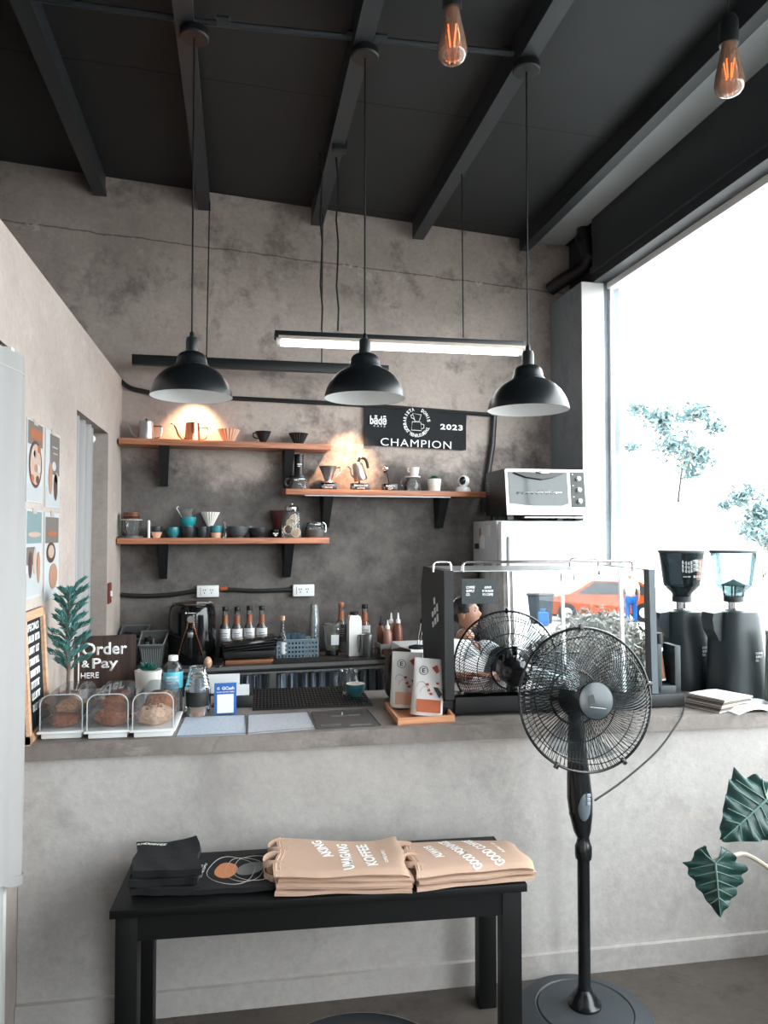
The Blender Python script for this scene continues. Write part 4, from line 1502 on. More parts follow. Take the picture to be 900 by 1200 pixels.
# arm lamp on the chest
p = Py(486, 757, 4.15)
t = thing('desk_lamp', 'black headed desk lamp with a slanted steel arm standing on the white chest', 'lamp', Vector((p.x + .02, 4.17, .99)), 0)
s = S(p)
MB().lathe([(0, 0), (.05, 0), (.05, .012), (.02, .02), (0, .02)], 24).build('base', M_BLACK, t)
MB().tube([(0, 0, .01), (5 * s, 0, 30 * s)], .005, 8).tube([(.015, 0, .01), (5 * s + .015, 0, 30 * s)], .004, 8).build('arm', M_CHROME, t)
MB().ball((9 * s, 0, 32 * s), (6 * s, .03, 5 * s), 18, 12).hull([Vector((8 * s, -.03, 8 * s)), Vector((18 * s, -.03, 8 * s)), Vector((18 * s, .03, 8 * s)), Vector((8 * s, .03, 8 * s))], [Vector((6 * s, -.025, 32 * s)), Vector((14 * s, -.025, 32 * s)), Vector((14 * s, .025, 32 * s)), Vector((6 * s, .025, 32 * s))]).build('lamp_head', M_BLACK, t)

# ------------------------------------------------------------------ fridge with toaster oven
fr = thing('refrigerator', 'white refrigerator with notes on its side, behind the espresso machine', 'refrigerator', (1.57, 4.34, 0))
FW, FD, FH = .63, .52, 1.735
MB().box((FW / 2, FD / 2 + .03, FH / 2), (FW, FD - .06, FH - .01), .008).build('cabinet', mat('fridge_side', (196, 200, 204), .45, 0, .04), fr)
dr = MB().box((FW / 2, .0, FH / 2 + .25), (FW, .06, FH - .52), .014).build('door', M_WHITE, fr)
MB().box((.045, -.034, 1.38), (.014, .014, .5), .004).build('handle', mat('grey_handle', (120, 124, 128), .4), dr)
MB().box((FW / 2, .0, .26), (FW, .06, .48), .014).build('lower_door', M_WHITE, fr)
rnd = random.Random(5)
for i in range(9):
    y, z = rnd.uniform(.1, .46), rnd.uniform(1.35, 1.68)
    w1, h1 = rnd.uniform(.03, .09), rnd.uniform(.03, .09)
    MB().box((-.0015, y, z), (.003, w1, h1)).build('sticker', [M_PAPER, mat('brown_note', (176, 128, 98), .7), M_BLACK, mat('grey_note', (140, 146, 150), .7)][i % 4], fr, smooth=0)
to = thing('toaster_oven', 'silver and dark toaster oven on top of the refrigerator', 'toaster oven', (1.622, 4.36, FH))
TW, TD, TH = .535, .38, .318
fz0 = .028
# side profile in YZ, extruded along X: slanted front
prof = [(.0, fz0), (TD, fz0), (TD, TH * .96), (TD - .02, TH), (.05, TH), (.032, TH - .006), (-.0, fz0 + .05)]
XM = Matrix(((0, 0, 1, 0), (1, 0, 0, 0), (0, 1, 0, 0), (0, 0, 0, 1)))
MB().prism(prof, TW, XM).build('housing', M_BLKMET, to, smooth=20)
SL_ = math.degrees(math.atan2(.032, TH - .006 - fz0 - .05))
FM = T(TW / 2, .0 - .004, fz0 + .05) @ RX(90 - SL_)      # XY plane on the slanted front, origin bottom centre
fh = TH - fz0 - .056
m = MB()
m.prism([(-TW / 2, -.05), (TW / 2, -.05), (TW / 2, fh), (TW / 2 - .012, fh + .008), (-TW / 2 + .012, fh + .008), (-TW / 2, fh)], .006, FM)
m.build('front_frame', mat('silver_paint', (160, 163, 164), .3, .5, .03), to, smooth=0)
m = MB().prism([(-TW / 2 + .02, .022), (-.1, .008), (.1, .008), (TW / 2 - .125, .022), (TW / 2 - .125, fh - .012), (-TW / 2 + .02, fh - .012)], .004, FM, .006)
m.build('glass_door', mat('smoked_oven_glass', (60, 66, 68), .08, 0, .1, 4), to, smooth=0)
m = MB().prism([(-TW / 2 + .05, fh - .02), (TW / 2 - .15, fh - .02), (TW / 2 - .22, fh - .048), (-.03, fh - .062), (-TW / 2 + .13, fh - .048)], .02, FM, .009)
m.build('door_handle', M_PLBLK, to, smooth=0)
MB().ball((0, 0, 0), (.05, .009, .012), 20, 10, None).build('handle_shine', M_CHROME, to).matrix_local = FM @ T(-.03, fh - .02, .03)
m = MB().prism([(TW / 2 - .105, .0), (TW / 2 - .01, .0), (TW / 2 - .01, fh - .01), (TW / 2 - .1, fh - .01)], .004, FM, .006)
cpn = m.build('control_panel', M_BLKMET, to, smooth=0)
for k in range(3):
    MB().lathe([(0, 0), (.017, 0), (.017, .006), (.013, .02), (0, .02)], 24, FM @ T(TW / 2 - .052, fh * (.78 - .31 * k), .01)).build('knob', M_WHITEP, cpn)
    MB().box((TW / 2 - .088, 0, 0), (.008, .004, .002)).build('dial_mark', M_LETTER, cpn, smooth=0).matrix_local = FM @ T(0, fh * (.9 - .31 * k), .011)
m = MB()
for i in range(9):
    m.tube([(-.2 + i * .032, .085, .003), (-.19 + i * .032, .083, .003)], .002, 5)
m.tube([(-.2, .092, .002), (.1, .092, .002)], .0015, 5)
m.tube([(-.06, .105, .002), (.03, .105, .002)], .0025, 5)
o = m.build('wire_rack', M_CHROME, to)
o.matrix_local = FM @ T(0, 0, .011)
for x in (.04, TW - .04):
    for y in (.05, TD - .05):
        MB().box((x, y, .014), (.04, .04, .028)).build('foot', M_PLBLK, to, smooth=0)
m = MB()
for i in range(5):
    m.box((-.001, TD - .06, TH * .55 + i * .018), (.004, .06, .007))
m.build('side_vents', mat('vent_grey', (90, 98, 104), .5), to, smooth=0)
MB().box((TW / 2 + .05, -.02, .014), (TW * .8, .05, .008)).build('crumb_tray', M_STEEL, to, smooth=0)
# ================================================================== things on the front counter


def onc(px, py):
    return Pz(px, py, CZ)


# pastry boxes
M_LID = glass('pastry_lid_plastic', (236, 240, 242), .06, .9, .07)
M_CRUST = mat('golden_crust', (166, 94, 54), .7, 0, .7, 90, 1.0)
M_CRUST2 = mat('brown_crust', (144, 76, 42), .65, 0, .75, 80, 1.0)
M_SUGAR = mat('iced_crust', (210, 170, 144), .7, 0, .5, 70, 1.0)
PB = (('clear lidded pastry box with nutty buns, nearest the letter board', M_CRUST), ('clear lidded pastry box with brown croissants, between the other two', M_CRUST2), ('clear lidded pastry box with iced bun, nearest the water bottle', M_SUGAR))


def arch(w_, h_, r, n=8):
    pts = [(-w_ / 2, 0)]
    pts += [(-w_ / 2 + r - r * math.cos(R(90 * i / n)), h_ - r + r * math.sin(R(90 * i / n))) for i in range(n + 1)]
    pts += [(w_ / 2 - r + r * math.sin(R(90 * i / n)), h_ - r + r * math.cos(R(90 * i / n))) for i in range(n + 1)]
    pts.append((w_ / 2, 0))
    return pts


def pastry(p, s, w_, d_, h_, n, mt, seed):
    """lumpy baked loaf"""
    rnd = random.Random(seed)
    ph = [rnd.uniform(0, 6) for _ in range(6)]

    def fn(u, v):
        a, b_ = u * 2 * math.pi, v * math.pi
        q = 1 + .07 * math.sin(5 * a + ph[0]) * math.sin(b_) + .06 * math.sin(9 * b_ + ph[1]) * math.sin(3 * a + ph[2]) + .035 * math.sin(17 * a + ph[3] + 8 * b_)
        z = math.cos(b_)
        return Vector((w_ / 2 * math.cos(a) * math.sin(b_) * q, d_ / 2 * math.sin(a) * math.sin(b_) * q, max(0, h_ * .5 + h_ * .5 * z * q)))
    return MB().grid(fn, 36, 18)


for i, (px, py, wpx) in enumerate(((71, 867, 47), (125.5, 866.5, 46), (179, 865, 46))):
    p = onc(px, py)
    s = S(p)
    w_, h_, dp_ = wpx * s, 42 * s, .25
    t = thing('pastry_box', PB[i][0], 'pastry box', Vector((p.x, p.y, CZ)), -1.5, 'clear pastry boxes on the counter')
    m = MB()
    tw = w_ * 1.12
    m.box((0, dp_ / 2, .012), (tw * .86, dp_ * .94, .022), .006)
    m.box((0, dp_ / 2, .026), (tw, dp_ * 1.06, .008), .003)
    m.build('tray', M_WHITEP, t)
    pts = arch(w_, h_, .034)
    m = MB()
    m.grid(lambda u, v: (lambda k: Vector((pts[k][0] * (1 - .05 * v), .004 + v * (dp_ - .008), .03 + pts[k][1])))(round(u * (len(pts) - 1))), len(pts) - 1, 2)
    bmv = [m.bm.verts.new((x * .95, dp_ - .004, .03 + z)) for x, z in pts]
    m.bm.faces.new(bmv)
    bmv = [m.bm.verts.new((x, .004, .03 + z)) for x, z in pts]
    m.bm.faces.new(bmv)
    lid = m.build('lid', M_LID, t, smooth=50)
    MB().tube([(x, .004, .03 + z) for x, z in pts], .0018, 6).build('lid_rim', mat('lid_edge', (190, 198, 202), .3), lid)
    gp = Vector((p.x, p.y, CZ + .031))
    if i == 0:
        L_ = (('nutty brown bun lying lowest in the box near the letter board', .108, .085, .048, 0, .06, 0), ('seeded bun stacked upon another near the letter board', .092, .08, .046, .008, .075, .044), ('brown bun at the back of the box near the letter board', .105, .09, .06, 0, .17, 0))
        for k, (lb, a, b_, c, x, y, z) in enumerate(L_):
            o = pastry(p, s, a, b_, c, 5, M_CRUST2 if k == 0 else M_CRUST, i * 9 + k).build('pastry_bun', [M_CRUST2, mat('seeded_crust', (172, 118, 82), .75, 0, .7, 120, 1.0), M_CRUST][k])
            tag(o, lb, 'pastry', 'pastries in the boxes')
            o.location = gp + Vector((x, y, z))
    elif i == 1:
        for k, (lb, y, a, c, z) in enumerate((('shiny brown croissant at the front of the middle box', .06, .118, .07, 0), ('brown croissant behind the front one in the middle box', .125, .105, .098, 0), ('brown croissant at the back of the middle box', .195, .105, .10, 0))):
            o = tag(pastry(p, s, a, .075, c, 5, M_CRUST2, 30 + k).build('croissant', M_CRUST2 if k != 1 else M_CRUST), lb, 'pastry', 'pastries in the boxes')
            o.location = gp + Vector((.01, y, z))
    else:
        o = tag(pastry(p, s, .125, .10, .072, 5, M_SUGAR, 50).build('iced_bun', M_SUGAR), 'iced bun with brown crumbs at the front of the box near the bottle', 'pastry', 'pastries in the boxes')
        o.location = gp + Vector((0, .065, 0))
        rnd = random.Random(4)
        m = MB()
        for k in range(26):
            a, r = rnd.uniform(0, 6.28), rnd.uniform(0, .045)
            m.ball((r * math.cos(a), r * math.sin(a) * .7 - .008, .072 - r * r * 14 + .002), rnd.uniform(.003, .007), 7, 5)
        m.build('crumb_topping', M_CRUST2, o)
        o2 = tag(pastry(p, s, .115, .09, .10, 5, M_CRUST, 51).build('tall_bun', M_CRUST), 'smooth brown bun standing behind the iced bun', 'pastry', 'pastries in the boxes')
        o2.location = gp + Vector((.008, .165, 0))

# letter board leaning on the left wall
y0, y1 = 2.675, 2.945
zt = Px(40, 715, -.7).z
lbh = zt - CZ
t = thing('letter_board', 'tall framed black letter board leaning by the left wall', 'letter board', (-.690, (y0 + y1) / 2, CZ), 90, None)
t.rotation_euler = (R(-3.2), 0, R(90))
LW = y1 - y0
MB().box((0, .004, lbh / 2), (LW, .008, lbh)).build('black_felt', mat('black_felt', (16, 19, 24), .95), t, smooth=0)
m = MB()
for x in (-LW / 2 + .014, LW / 2 - .014):
    m.box((x, -.001, lbh / 2), (.028, .022, lbh))
for z in (.012, lbh - .016):
    m.box((0, -.001, z), (LW, .022, .03))
m.build('wooden_frame', M_PALEWOOD, t, smooth=0)
rnd = random.Random(11)
m = MB()
m.text('-SPECIALS', LW * .62, .027, T(-.01, -.002, lbh * .865) @ FRONT, .03)
for k in range(7):
    z = lbh * (.775 - .091 * k)
    words_ = [[5, 4], [5, 3], [8], [8], [7], [7], [4, 4]][k]
    x = -LW * .26 + .004 * k
    for n_ in words_:
        for j in range(n_):
            sh = rnd.choice((0, 1, 2))
            m.box((x, -.003, z), (.005, .001, .025))
            if sh == 0:
                m.box((x + .006, -.003, z + .009), (.008, .001, .006))
            elif sh == 1:
                m.box((x + .006, -.003, z - .0095), (.008, .001, .006))
            else:
                m.box((x + .007, -.003, z), (.004, .001, .022))
            x += .0155
        x += .012
m.build('white_letters', M_LETTER, t, smooth=0)

# feathery plant in a clay pot
p = Vector((-.637, 3.02, CZ))
s = S(p)
t = thing('potted_fern_tree', 'feathery blue green plant in a small clay pot beside the letter board', 'potted plant', p)
MB().lathe([(0, 0), (10 * s, 0), (12 * s, 26 * s), (13.5 * s, 26 * s), (13.5 * s, 31 * s), (12.2 * s, 31 * s), (11.5 * s, 28 * s), (0, 28 * s)], 28).build('pot', M_TERRA, t)
m = MB()
m.tube(spline([(0, 0, .09), (.004, 0, .2), (-.004, 0, .33), (.004, 0, .46)], 6), [.007] * 8 + [.005] * 11, 8)
lf = MB()
rnd = random.Random(21)
for b_ in range(30):
    f = b_ / 29
    z = .17 + f * .28
    a = b_ * 137.5
    L_ = (.085 - .025 * f) * rnd.uniform(.8, 1.25)
    up_ = 1.15 + f * .7 + rnd.uniform(-.3, .3)
    d = Vector((math.cos(R(a)), math.sin(R(a)) * .8, 0))
    if d.x < -.2:
        L_ *= .7
    pts = spline([Vector((0, 0, z)), Vector((0, 0, z)) + d * L_ * .4 + Vector((0, 0, L_ * .4 * up_)), Vector((0, 0, z)) + d * L_ + Vector((0, 0, L_ * up_ * .8 - .02))], 5)
    m.tube(pts, .0018, 5)
    for k in range(2, len(pts)):
        for sg in (-1, 1, -.5, .5, -.2, .2):
            side = d.cross(Vector((0, 0, 1))).normalized() * sg
            q = pts[k]
            e = q + (side * .75 + d * .6 + Vector((0, 0, rnd.uniform(.5, 1.3)))).normalized() * rnd.uniform(.022, .040)
            mid = (q + e) / 2 + Vector((0, 0, .004))
            wv = (e - q).cross(Vector((rnd.uniform(-1, 1), rnd.uniform(-1, 1), 1))).normalized() * .0034
            vs = [lf.bm.verts.new(v) for v in (q, mid + wv, e, mid - wv)]
            lf.bm.faces.new(vs)
m.build('stem', mat('grey_stem', (112, 98, 90), .8), t)
lf.build('foliage', M_LEAFTEAL, t, smooth=0)

# Order & Pay sign
p = onc(122, 812)
p = Vector((Py(123, 810, 3.22).x, 3.22, CZ))
s = S(p)
t = thing('order_sign', 'dark wooden Order and Pay Here sign on a pale wooden foot', 'sign', p, 5)
sw, sh = 68 * s, 61 * s
MB().box((0, .02, .011), (sw * 1.06, .075, .022), .003).build('foot', M_PALEWOOD, t)
z0 = Py(122, 806, 3.22).z - CZ
MB().box((0, .0, z0 + sh / 2), (sw, .012, sh), .001).build('panel', M_DARKWOOD, t, smooth=0)
m = MB()
m.text('Order', sw * .73, sh * .24, T(-.01 * sw + .0, -.0065, z0 + sh * .755) @ FRONT, .022)
m.text('&', sw * .13, sh * .135, T(-sw * .315, -.0065, z0 + sh * .475) @ FRONT, .022)
m.text('Pay', sw * .42, sh * .255, T(-.00 * sw, -.0065, z0 + sh * .45) @ FRONT, .022)
m.text('HERE', sw * .29, sh * .11, T(-sw * .245, -.0065, z0 + sh * .255) @ FRONT, .014)
m.box((-sw * .425, -.0065, z0 + sh * .49), (.006, .0012, sh * .75))
m.build('lettering', M_LETTER, t, smooth=0)

# succulent
p = Vector((Py(173.5, 815, 3.2).x, 3.2, CZ))
s = S(p)
hz = Py(173, 785, 3.2).z - CZ
t = thing('potted_succulent', 'blue green succulent in a white tapered pot beside the order sign', 'potted plant', p, 0, 'succulents in white pots')
MB().lathe([(0, 0), (11.5 * s, 0), (12.5 * s, .01), (15.5 * s, hz), (14.3 * s, hz), (13.6 * s, hz - .012), (0, hz - .012)], 36).build('pot', M_CERAM, t)
m = MB(); succulent(m, 15.5 * s, 8 * s, 11, 2.3 * s, hz - .004, 9); m.build('rosette', M_SUCC, t)

# water bottle
p = onc(202.5, 838)
s = S(p)
H = Py(202, 768, p.y).z - CZ
t = thing('water_bottle', 'small clear plastic water bottle with a pale blue label and white cap', 'bottle', p)
r = 11.2 * s
prof = [(0, .004), (r * .6, .0), (r * .93, .006)]
for k in range(9):
    z = H * (.06 + .045 * k)
    prof += [(r * .97, z), (r * .91, z + H * .018), (r * .97, z + H * .036)]
prof += [(r, H * .5), (r, H * .74), (r * .86, H * .83), (r * .5, H * .9), (r * .42, H * .92), (r * .42, H * .94)]
MB().lathe(prof, 36).build('bottle_body', glass('bottle_plastic', (228, 236, 240), .03, 1.0, .05), t)
MB().lathe([(r * 1.01, H * .47), (r * 1.02, H * .475), (r * 1.02, H * .735), (r * 1.01, H * .74)], 36).build('label_wrap', mat('aqua_label', (96, 190, 214), .45), t)
m = MB()
for k, (ww, tx) in enumerate(((1.1, 'NATURE'), (1.25, 'SPRING'), (1.1, 'WATER'))):
    m.text(tx, r * ww, H * .035, T(0, -r * 1.035, H * (.66 - .05 * k)) @ FRONT, .03)
m.build('lettering', M_LETTER, t)
MB().lathe([(r * .45, H * .915), (r * .5, H * .92), (r * .5, H * .985), (r * .45, H), (0, H)], 28).build('cap', M_WHITEP, t)

# glass tip jar
p = onc(231.5, 838)
s = S(p)
H = Py(231, 781, p.y).z - CZ
r = 15 * s
t = thing('glass_jar', 'clear glass jar with ribbed neck, dark label and brown contents at the bottom', 'jar', p)
prof = [(0, 0), (r * .9, 0), (r, .008), (r, H * .55)]
for k in range(5):
    z = H * (.58 + .07 * k)
    q = r * (1 - .065 * (k + 1))
    prof += [(q + .003, z), (q - .001, z + H * .035)]
prof += [(r * .62, H * .95), (r * .66, H)]
MB().lathe(prof, 40).build('glass_body', M_GLASS, t)
MB().lathe([(r * 1.01, H * .22), (r * 1.015, H * .225), (r * 1.015, H * .51), (r * 1.01, H * .515)], 24, arc=(R(-150), R(-30))).build('dark_label', M_BLACK, t)
MB().lathe([(0, .004), (r * .86, .004), (r * .88, .02), (r * .6, H * .13), (0, H * .14)], 24, flute=5, famp=.05).build('contents', mat('brown_nuts', (176, 132, 110), .7, 0, .4, 60), t)
MB().lathe([(r * .64, H * .98), (r * .67, H * .985), (r * .67, H), (r * .62, H)], 28).build('rim', M_CHROME, t)

# blue payment stand
p = onc(264, 838)
s = S(p)
t = thing('payment_stand', 'blue upright payment stand holding a blank white square', 'sign', p, 2)
w_, h_ = 25.5 * s, 37 * s
MB().box((0, .006, h_ / 2), (w_, .004, h_), 0, RX(-4)).build('blue_panel', mat('payment_blue', (22, 92, 170), .35), t, smooth=0)
MB().box((0, .02, .003), (w_ * .6, .05, .006)).build('foot', M_CLEARPL, t, smooth=0)
MB().box((0, .002, h_ * .36), (w_ * .74, .003, h_ * .58), 0, RX(-4)).build('white_square', M_PAPER, t, smooth=0)
m = MB()
m.text('G', w_ * .12, h_ * .085, T(-w_ * .32, .0075, h_ * .84) @ RX(-4) @ FRONT, .03)
m.text('GCash', w_ * .56, h_ * .105, T(w_ * .12, .0075, h_ * .84) @ RX(-4) @ FRONT, .03)
m.text('SCAN TO PAY HERE', w_ * .8, h_ * .04, T(0, .005, h_ * .725) @ RX(-4) @ FRONT, .02)
for v in m.bm.verts:
    v.co.y -= .004
m.build('lettering', M_LETTER, t, smooth=0)
# white cards behind
p = Vector((Py(262, 810, 3.12).x, 3.12, CZ))
s = S(p)
t = thing('menu_card', 'blank white card standing up behind the blue payment stand', 'card', p, 0, 'white cards on the counter')
zc_ = Py(262, 801, 3.12).z - CZ
MB().box((0, .0, zc_), (37 * s, .003, 22 * s)).build('card', M_PAPER, t, smooth=0)
MB().box((0, .0, zc_ * .42), (20 * s, .004, zc_ * .84)).box((0, .01, .003), (26 * s, .05, .006)).build('holder', M_BLACK, t, smooth=0)
p = Vector((Py(283.5, 815, 3.09).x, 3.09, CZ))
s = S(p)
t = thing('card_terminal', 'black counter box with a white card on top beside the payment stand', 'box', p, 0)
MB().box((0, .02, .024), (24 * s, .07, .048), .004).build('box_body', M_BLACK, t)
zc_ = Py(283, 808.5, 3.09).z - CZ
MB().box((0, .0, zc_), (17 * s, .003, 13 * s)).build('white_card', M_PAPER, t, smooth=0)
MB().box((0, .003, .06), (10 * s, .003, .04)).build('card_clip', M_PLBLK, t, smooth=0)

# acrylic menu sheets lying on the counter
SHEETS = (((206, 864), (288, 860.5), (287, 839), (217, 841.5), 'bluish laminated sheet lying next to the pastry boxes', (226, 234, 246)),
          ((290.5, 860.5), (369, 854), (360, 835.5), (291, 839), 'plain pale laminated sheet, between the other two flat sheets', (232, 234, 240)),
          ((371, 855), (446, 851), (430, 832), (365, 835.5), 'laminated sheet printed with grey food pictures near the bag tray', (120, 112, 108)))
for k, (a, b_, c, d, lb, colr) in enumerate(SHEETS):
    q = [onc(*v) for v in (a, b_, c, d)]
    o = sum(q, Vector()) / 4
    t = thing('laminated_sheet', lb, 'menu sheet', o, 0, 'laminated sheets on the counter')
    MB().prism([((v - o).x, (v - o).y) for v in q], .004).build('clear_cover', glass('laminate_%s' % ['blue', 'pale', 'grey'][k], (244, 247, 250), .05, .35, .5 if k < 2 else .3, colr), t, smooth=0)
    MB().prism([((v - o).x * .97, (v - o).y * .97) for v in q], .0012).build('printed_paper', mat('sheet_paper_%s' % ['blue', 'pale', 'grey'][k], colr, .7, 0, .1, 8), t, smooth=0)
    m = MB()
    for i in range(4):
        m.tube([q[i] - o + Vector((0, 0, .004)), q[(i + 1) % 4] - o + Vector((0, 0, .004))], .0016, 5)
    m.build('edge', M_CLEARPL, t)
    if k == 2:
        m = MB()
        rnd = random.Random(8)
        for i in range(9):
            u, v = .15 + .08 * i, rnd.choice((.12, .2, .3, .7))
            c_ = (q[0] * (1 - u) + q[1] * u) * (1 - v) + (q[3] * (1 - u) + q[2] * u) * v - o
            m.box((c_.x, c_.y, .0018), (rnd.uniform(.02, .05), rnd.uniform(.012, .03), .0008))
        m.build('food_print', mat('pale_print', (196, 190, 186), .7, 0, .3, 30), t, smooth=0)

# ribbed black mat, glass jug and teal cup
q = [onc(*v) for v in ((296, 833), (437, 827.5), (422, 805), (298, 809))]
o = sum(q, Vector()) / 4
t = thing('ribbed_mat', 'ribbed black rubber drip mat on the counter behind the flat sheets', 'mat', o)
MB().prism([((v - o).x, (v - o).y) for v in q], .006).build('mat_base', M_BLACK, t, smooth=0)
m = MB()
for i in range(34):
    u = (i + .5) / 34
    a, b_ = q[0] * (1 - u) + q[1] * u - o, q[3] * (1 - u) + q[2] * u - o
    m.tube([a + Vector((0, 0, .006)), b_ + Vector((0, 0, .006))], .0028, 5)
for i in range(10):
    u = (i + .5) / 10
    a, b_ = q[0] * (1 - u) + q[3] * u - o, q[1] * (1 - u) + q[2] * u - o
    m.tube([a + Vector((0, 0, .0065)), b_ + Vector((0, 0, .0065))], .0022, 5)
m.build('rib', M_PLBLK, t)
p = Vector((Py(409, 806, 3.24).x, 3.24, CZ + .007))
s = S(p)
t = thing('glass_jug', 'clear glass serving jug with a handle behind the teal cup', 'jug', p)
MB().lathe([(0, 0), (10 * s, 0), (11.5 * s, .015), (11 * s, 14 * s), (9 * s, 20 * s), (10.5 * s, 26 * s)], 32).build('glass_body', M_GLASS, t)
MB().tube(spline([(-9 * s, 0, 22 * s), (-15 * s, 0, 19 * s), (-15.5 * s, 0, 12 * s), (-11 * s, 0, 7 * s)], 6), 1.2 * s, 8).build('handle', M_GLASS, t)
MB().tube([(10.4 * s * math.cos(R(a)), 10.4 * s * math.sin(R(a)), 26 * s) for a in range(0, 360, 12)], .5 * s, 6, True).build('rim', M_CLEARPL, t)
p = Vector((Py(416.5, 812, 3.16).x, 3.16, CZ + .008))
s = S(p)
t = thing('coffee_cup', 'rounded teal coffee cup with a white inside on the ribbed mat', 'cup', p)
MB().lathe([(0, 0), (5 * s, 0), (5.5 * s, 1.5 * s), (9 * s, 5 * s), (11 * s, 11 * s), (11.3 * s, 15 * s), (10.9 * s, 15 * s)], 32).build('cup_body', mat('deep_teal', (44, 96, 104), .3, 0, .1), t)
MB().lathe([(10.9 * s, 15.1 * s), (10.5 * s, 11 * s), (8.5 * s, 5.5 * s), (0, 3 * s)], 32).build('cup_inside', M_CERAM, t)

# dark bag behind the coffee tray
p = Vector((Py(469, 825, 3.12).x, 3.12, CZ))
s = S(p)
t = thing('dark_bag', 'rounded dark brown shoulder bag behind the coffee bag tray', 'bag', p, 0)


def bagf(u, v):
    a, b_ = u * 2 * math.pi, v * math.pi
    ex = .55
    c, d = math.cos(a), math.sin(a)
    q = math.sin(b_) ** .5
    z = math.cos(b_)
    return Vector((18 * s * math.copysign(abs(c) ** ex, c) * q * (1 - .12 * z), .06 * math.copysign(abs(d) ** ex, d) * q, 29 * s + 29 * s * math.copysign(abs(z) ** .7, z)))


MB().grid(bagf, 32, 16).build('bag_body', mat('dark_brown_leather', (34, 28, 26), .6, 0, .3, 14, .3), t)
MB().tube(spline([(-15 * s, -.03, 30 * s), (-16 * s, -.06, 50 * s), (-6 * s, -.065, 60 * s), (8 * s, -.06, 57 * s)], 6), .008, 8).build('strap', mat('brown_strap', (72, 56, 48), .7), t)
MB().box((-6 * s, -.062, 22 * s), (20 * s, .006, 8 * s), .002).build('pocket_band', mat('brown_band', (66, 48, 40), .7), t)

# wooden tray with coffee bags
q = [onc(466.5, 850.5), onc(533, 846.5), onc(520, 829), onc(451, 830)]
o = sum(q, Vector()) / 4
t = thing('wooden_tray', 'shallow pale wooden tray carrying upright coffee bags', 'tray', o)
lq = [v - o for v in q]
MB().prism([(v.x, v.y) for v in lq], .005).build('tray_base', M_TRAYWOOD, t, smooth=0)
m = MB()
for i in range(4):
    a, b_ = lq[i], lq[(i + 1) % 4]
    d_ = (b_ - a).normalized()
    n_ = Vector((-d_.y, d_.x, 0)) * .008
    m.prism([(a.x, a.y), (b_.x, b_.y), ((b_ + n_).x, (b_ + n_).y), ((a + n_).x, (a + n_).y)], .027 if i == 0 else .025)
m.build('tray_rim', M_TRAYWOOD, t, smooth=0)
M_POUCH = mat('white_pouch', (214, 212, 210), .55, 0, .03)
M_RUST = mat('rust_print', (170, 84, 44), .6)
M_RED = mat('red_print', (166, 60, 42), .6)


def pouch(p, rz, tilt, roll, w_, h_, label, patch):
    t = thing('coffee_bag', label, 'coffee bag', p, rz, 'white coffee bags in the tray')
    t.rotation_euler = (R(tilt), R(roll), R(rz))

    def fn(u, v):
        a = u * 2 * math.pi
        th = .034 * (1 - v) ** .8 + .003
        x = math.cos(a)
        return Vector((w_ / 2 * math.copysign(abs(x) ** .35, x) * (1 - .02 * math.sin(v * 3.1)), th * math.copysign(abs(math.sin(a)) ** .8, math.sin(a)), v * h_))
    m = MB().grid(fn, 36, 10)
    m.build('pouch', M_POUCH, t, smooth=60)
    y_ = lambda v: -(.034 * (1 - v) ** .8 + .003) - .0008
    sl = math.degrees(math.atan2(y_(.75) - y_(.2), h_ * .55))

    def FMv(x, v):
        return T(x * w_, y_(v) - .001, v * h_) @ RX(-sl) @ FRONT
    MB().prism([(-w_ * .38, -.11 * h_), (w_ * .38, -.11 * h_), (w_ * .38, .11 * h_), (-w_ * .38, .11 * h_)], .001, FMv(0, .17)).build('colour_panel', patch, t, smooth=0)
    m = MB()
    m.tube([FMv(-.2, .78) @ Vector((w_ * .13 * math.cos(R(a)), w_ * .13 * math.sin(R(a)), .001)) for a in range(0, 360, 15)], .0012, 5, True)
    m.text('E', w_ * .1, w_ * .14, FMv(-.2, .78), .02)
    m.prism([(0, 0), (w_ * .2, -w_ * .32), (w_ * .3, -w_ * .2), (w_ * .14, 0)], .0008, FMv(.12, .5))
    for dx, dv in ((-.25, .48), (-.12, .4), (.3, .38)):
        m.tube([FMv(dx, dv) @ Vector((w_ * .16 * math.cos(R(a)), w_ * .18 * math.sin(R(a)), .0008)) for a in range(20, 200, 20)], .0006, 4)
    m.build('black_print', mat('ink_print', (40, 40, 42), .6), t, smooth=0)
    m = MB()
    m.prism([(0, 0), (w_ * .16, w_ * .1), (w_ * .24, -w_ * .1), (w_ * .16, -w_ * .18)], .0009, FMv(.06, .84))
    for dx, dv in ((-.1, .52), (-.05, .42), (.02, .36), (.22, .55)):
        m.prism([(0, 0), (w_ * .09, 0), (w_ * .07, w_ * .08), (-w_ * .02, w_ * .06)], .0009, FMv(dx, dv))
    m.build('red_print', M_RED, t, smooth=0)
    m = MB()
    for k in range(4):
        m.box((0, 0, 0), (.001, .001, .001))
    return t


p = onc(501, 842); s = S(p)
pouch(p + Vector((0.002, .028, .006)), -4, -9, 6, 38 * s, 66 * s, 'white coffee bag with a rust brown panel, frontmost in the wooden tray', M_RUST)
p = onc(482, 837); s = S(p)
pouch(p + Vector((-.004, .088, .006)), -4, -9, 4, 38 * s, 66 * s, 'white coffee bag with a pale pink panel, rearmost in the wooden tray', mat('pink_print', (204, 158, 138), .6))

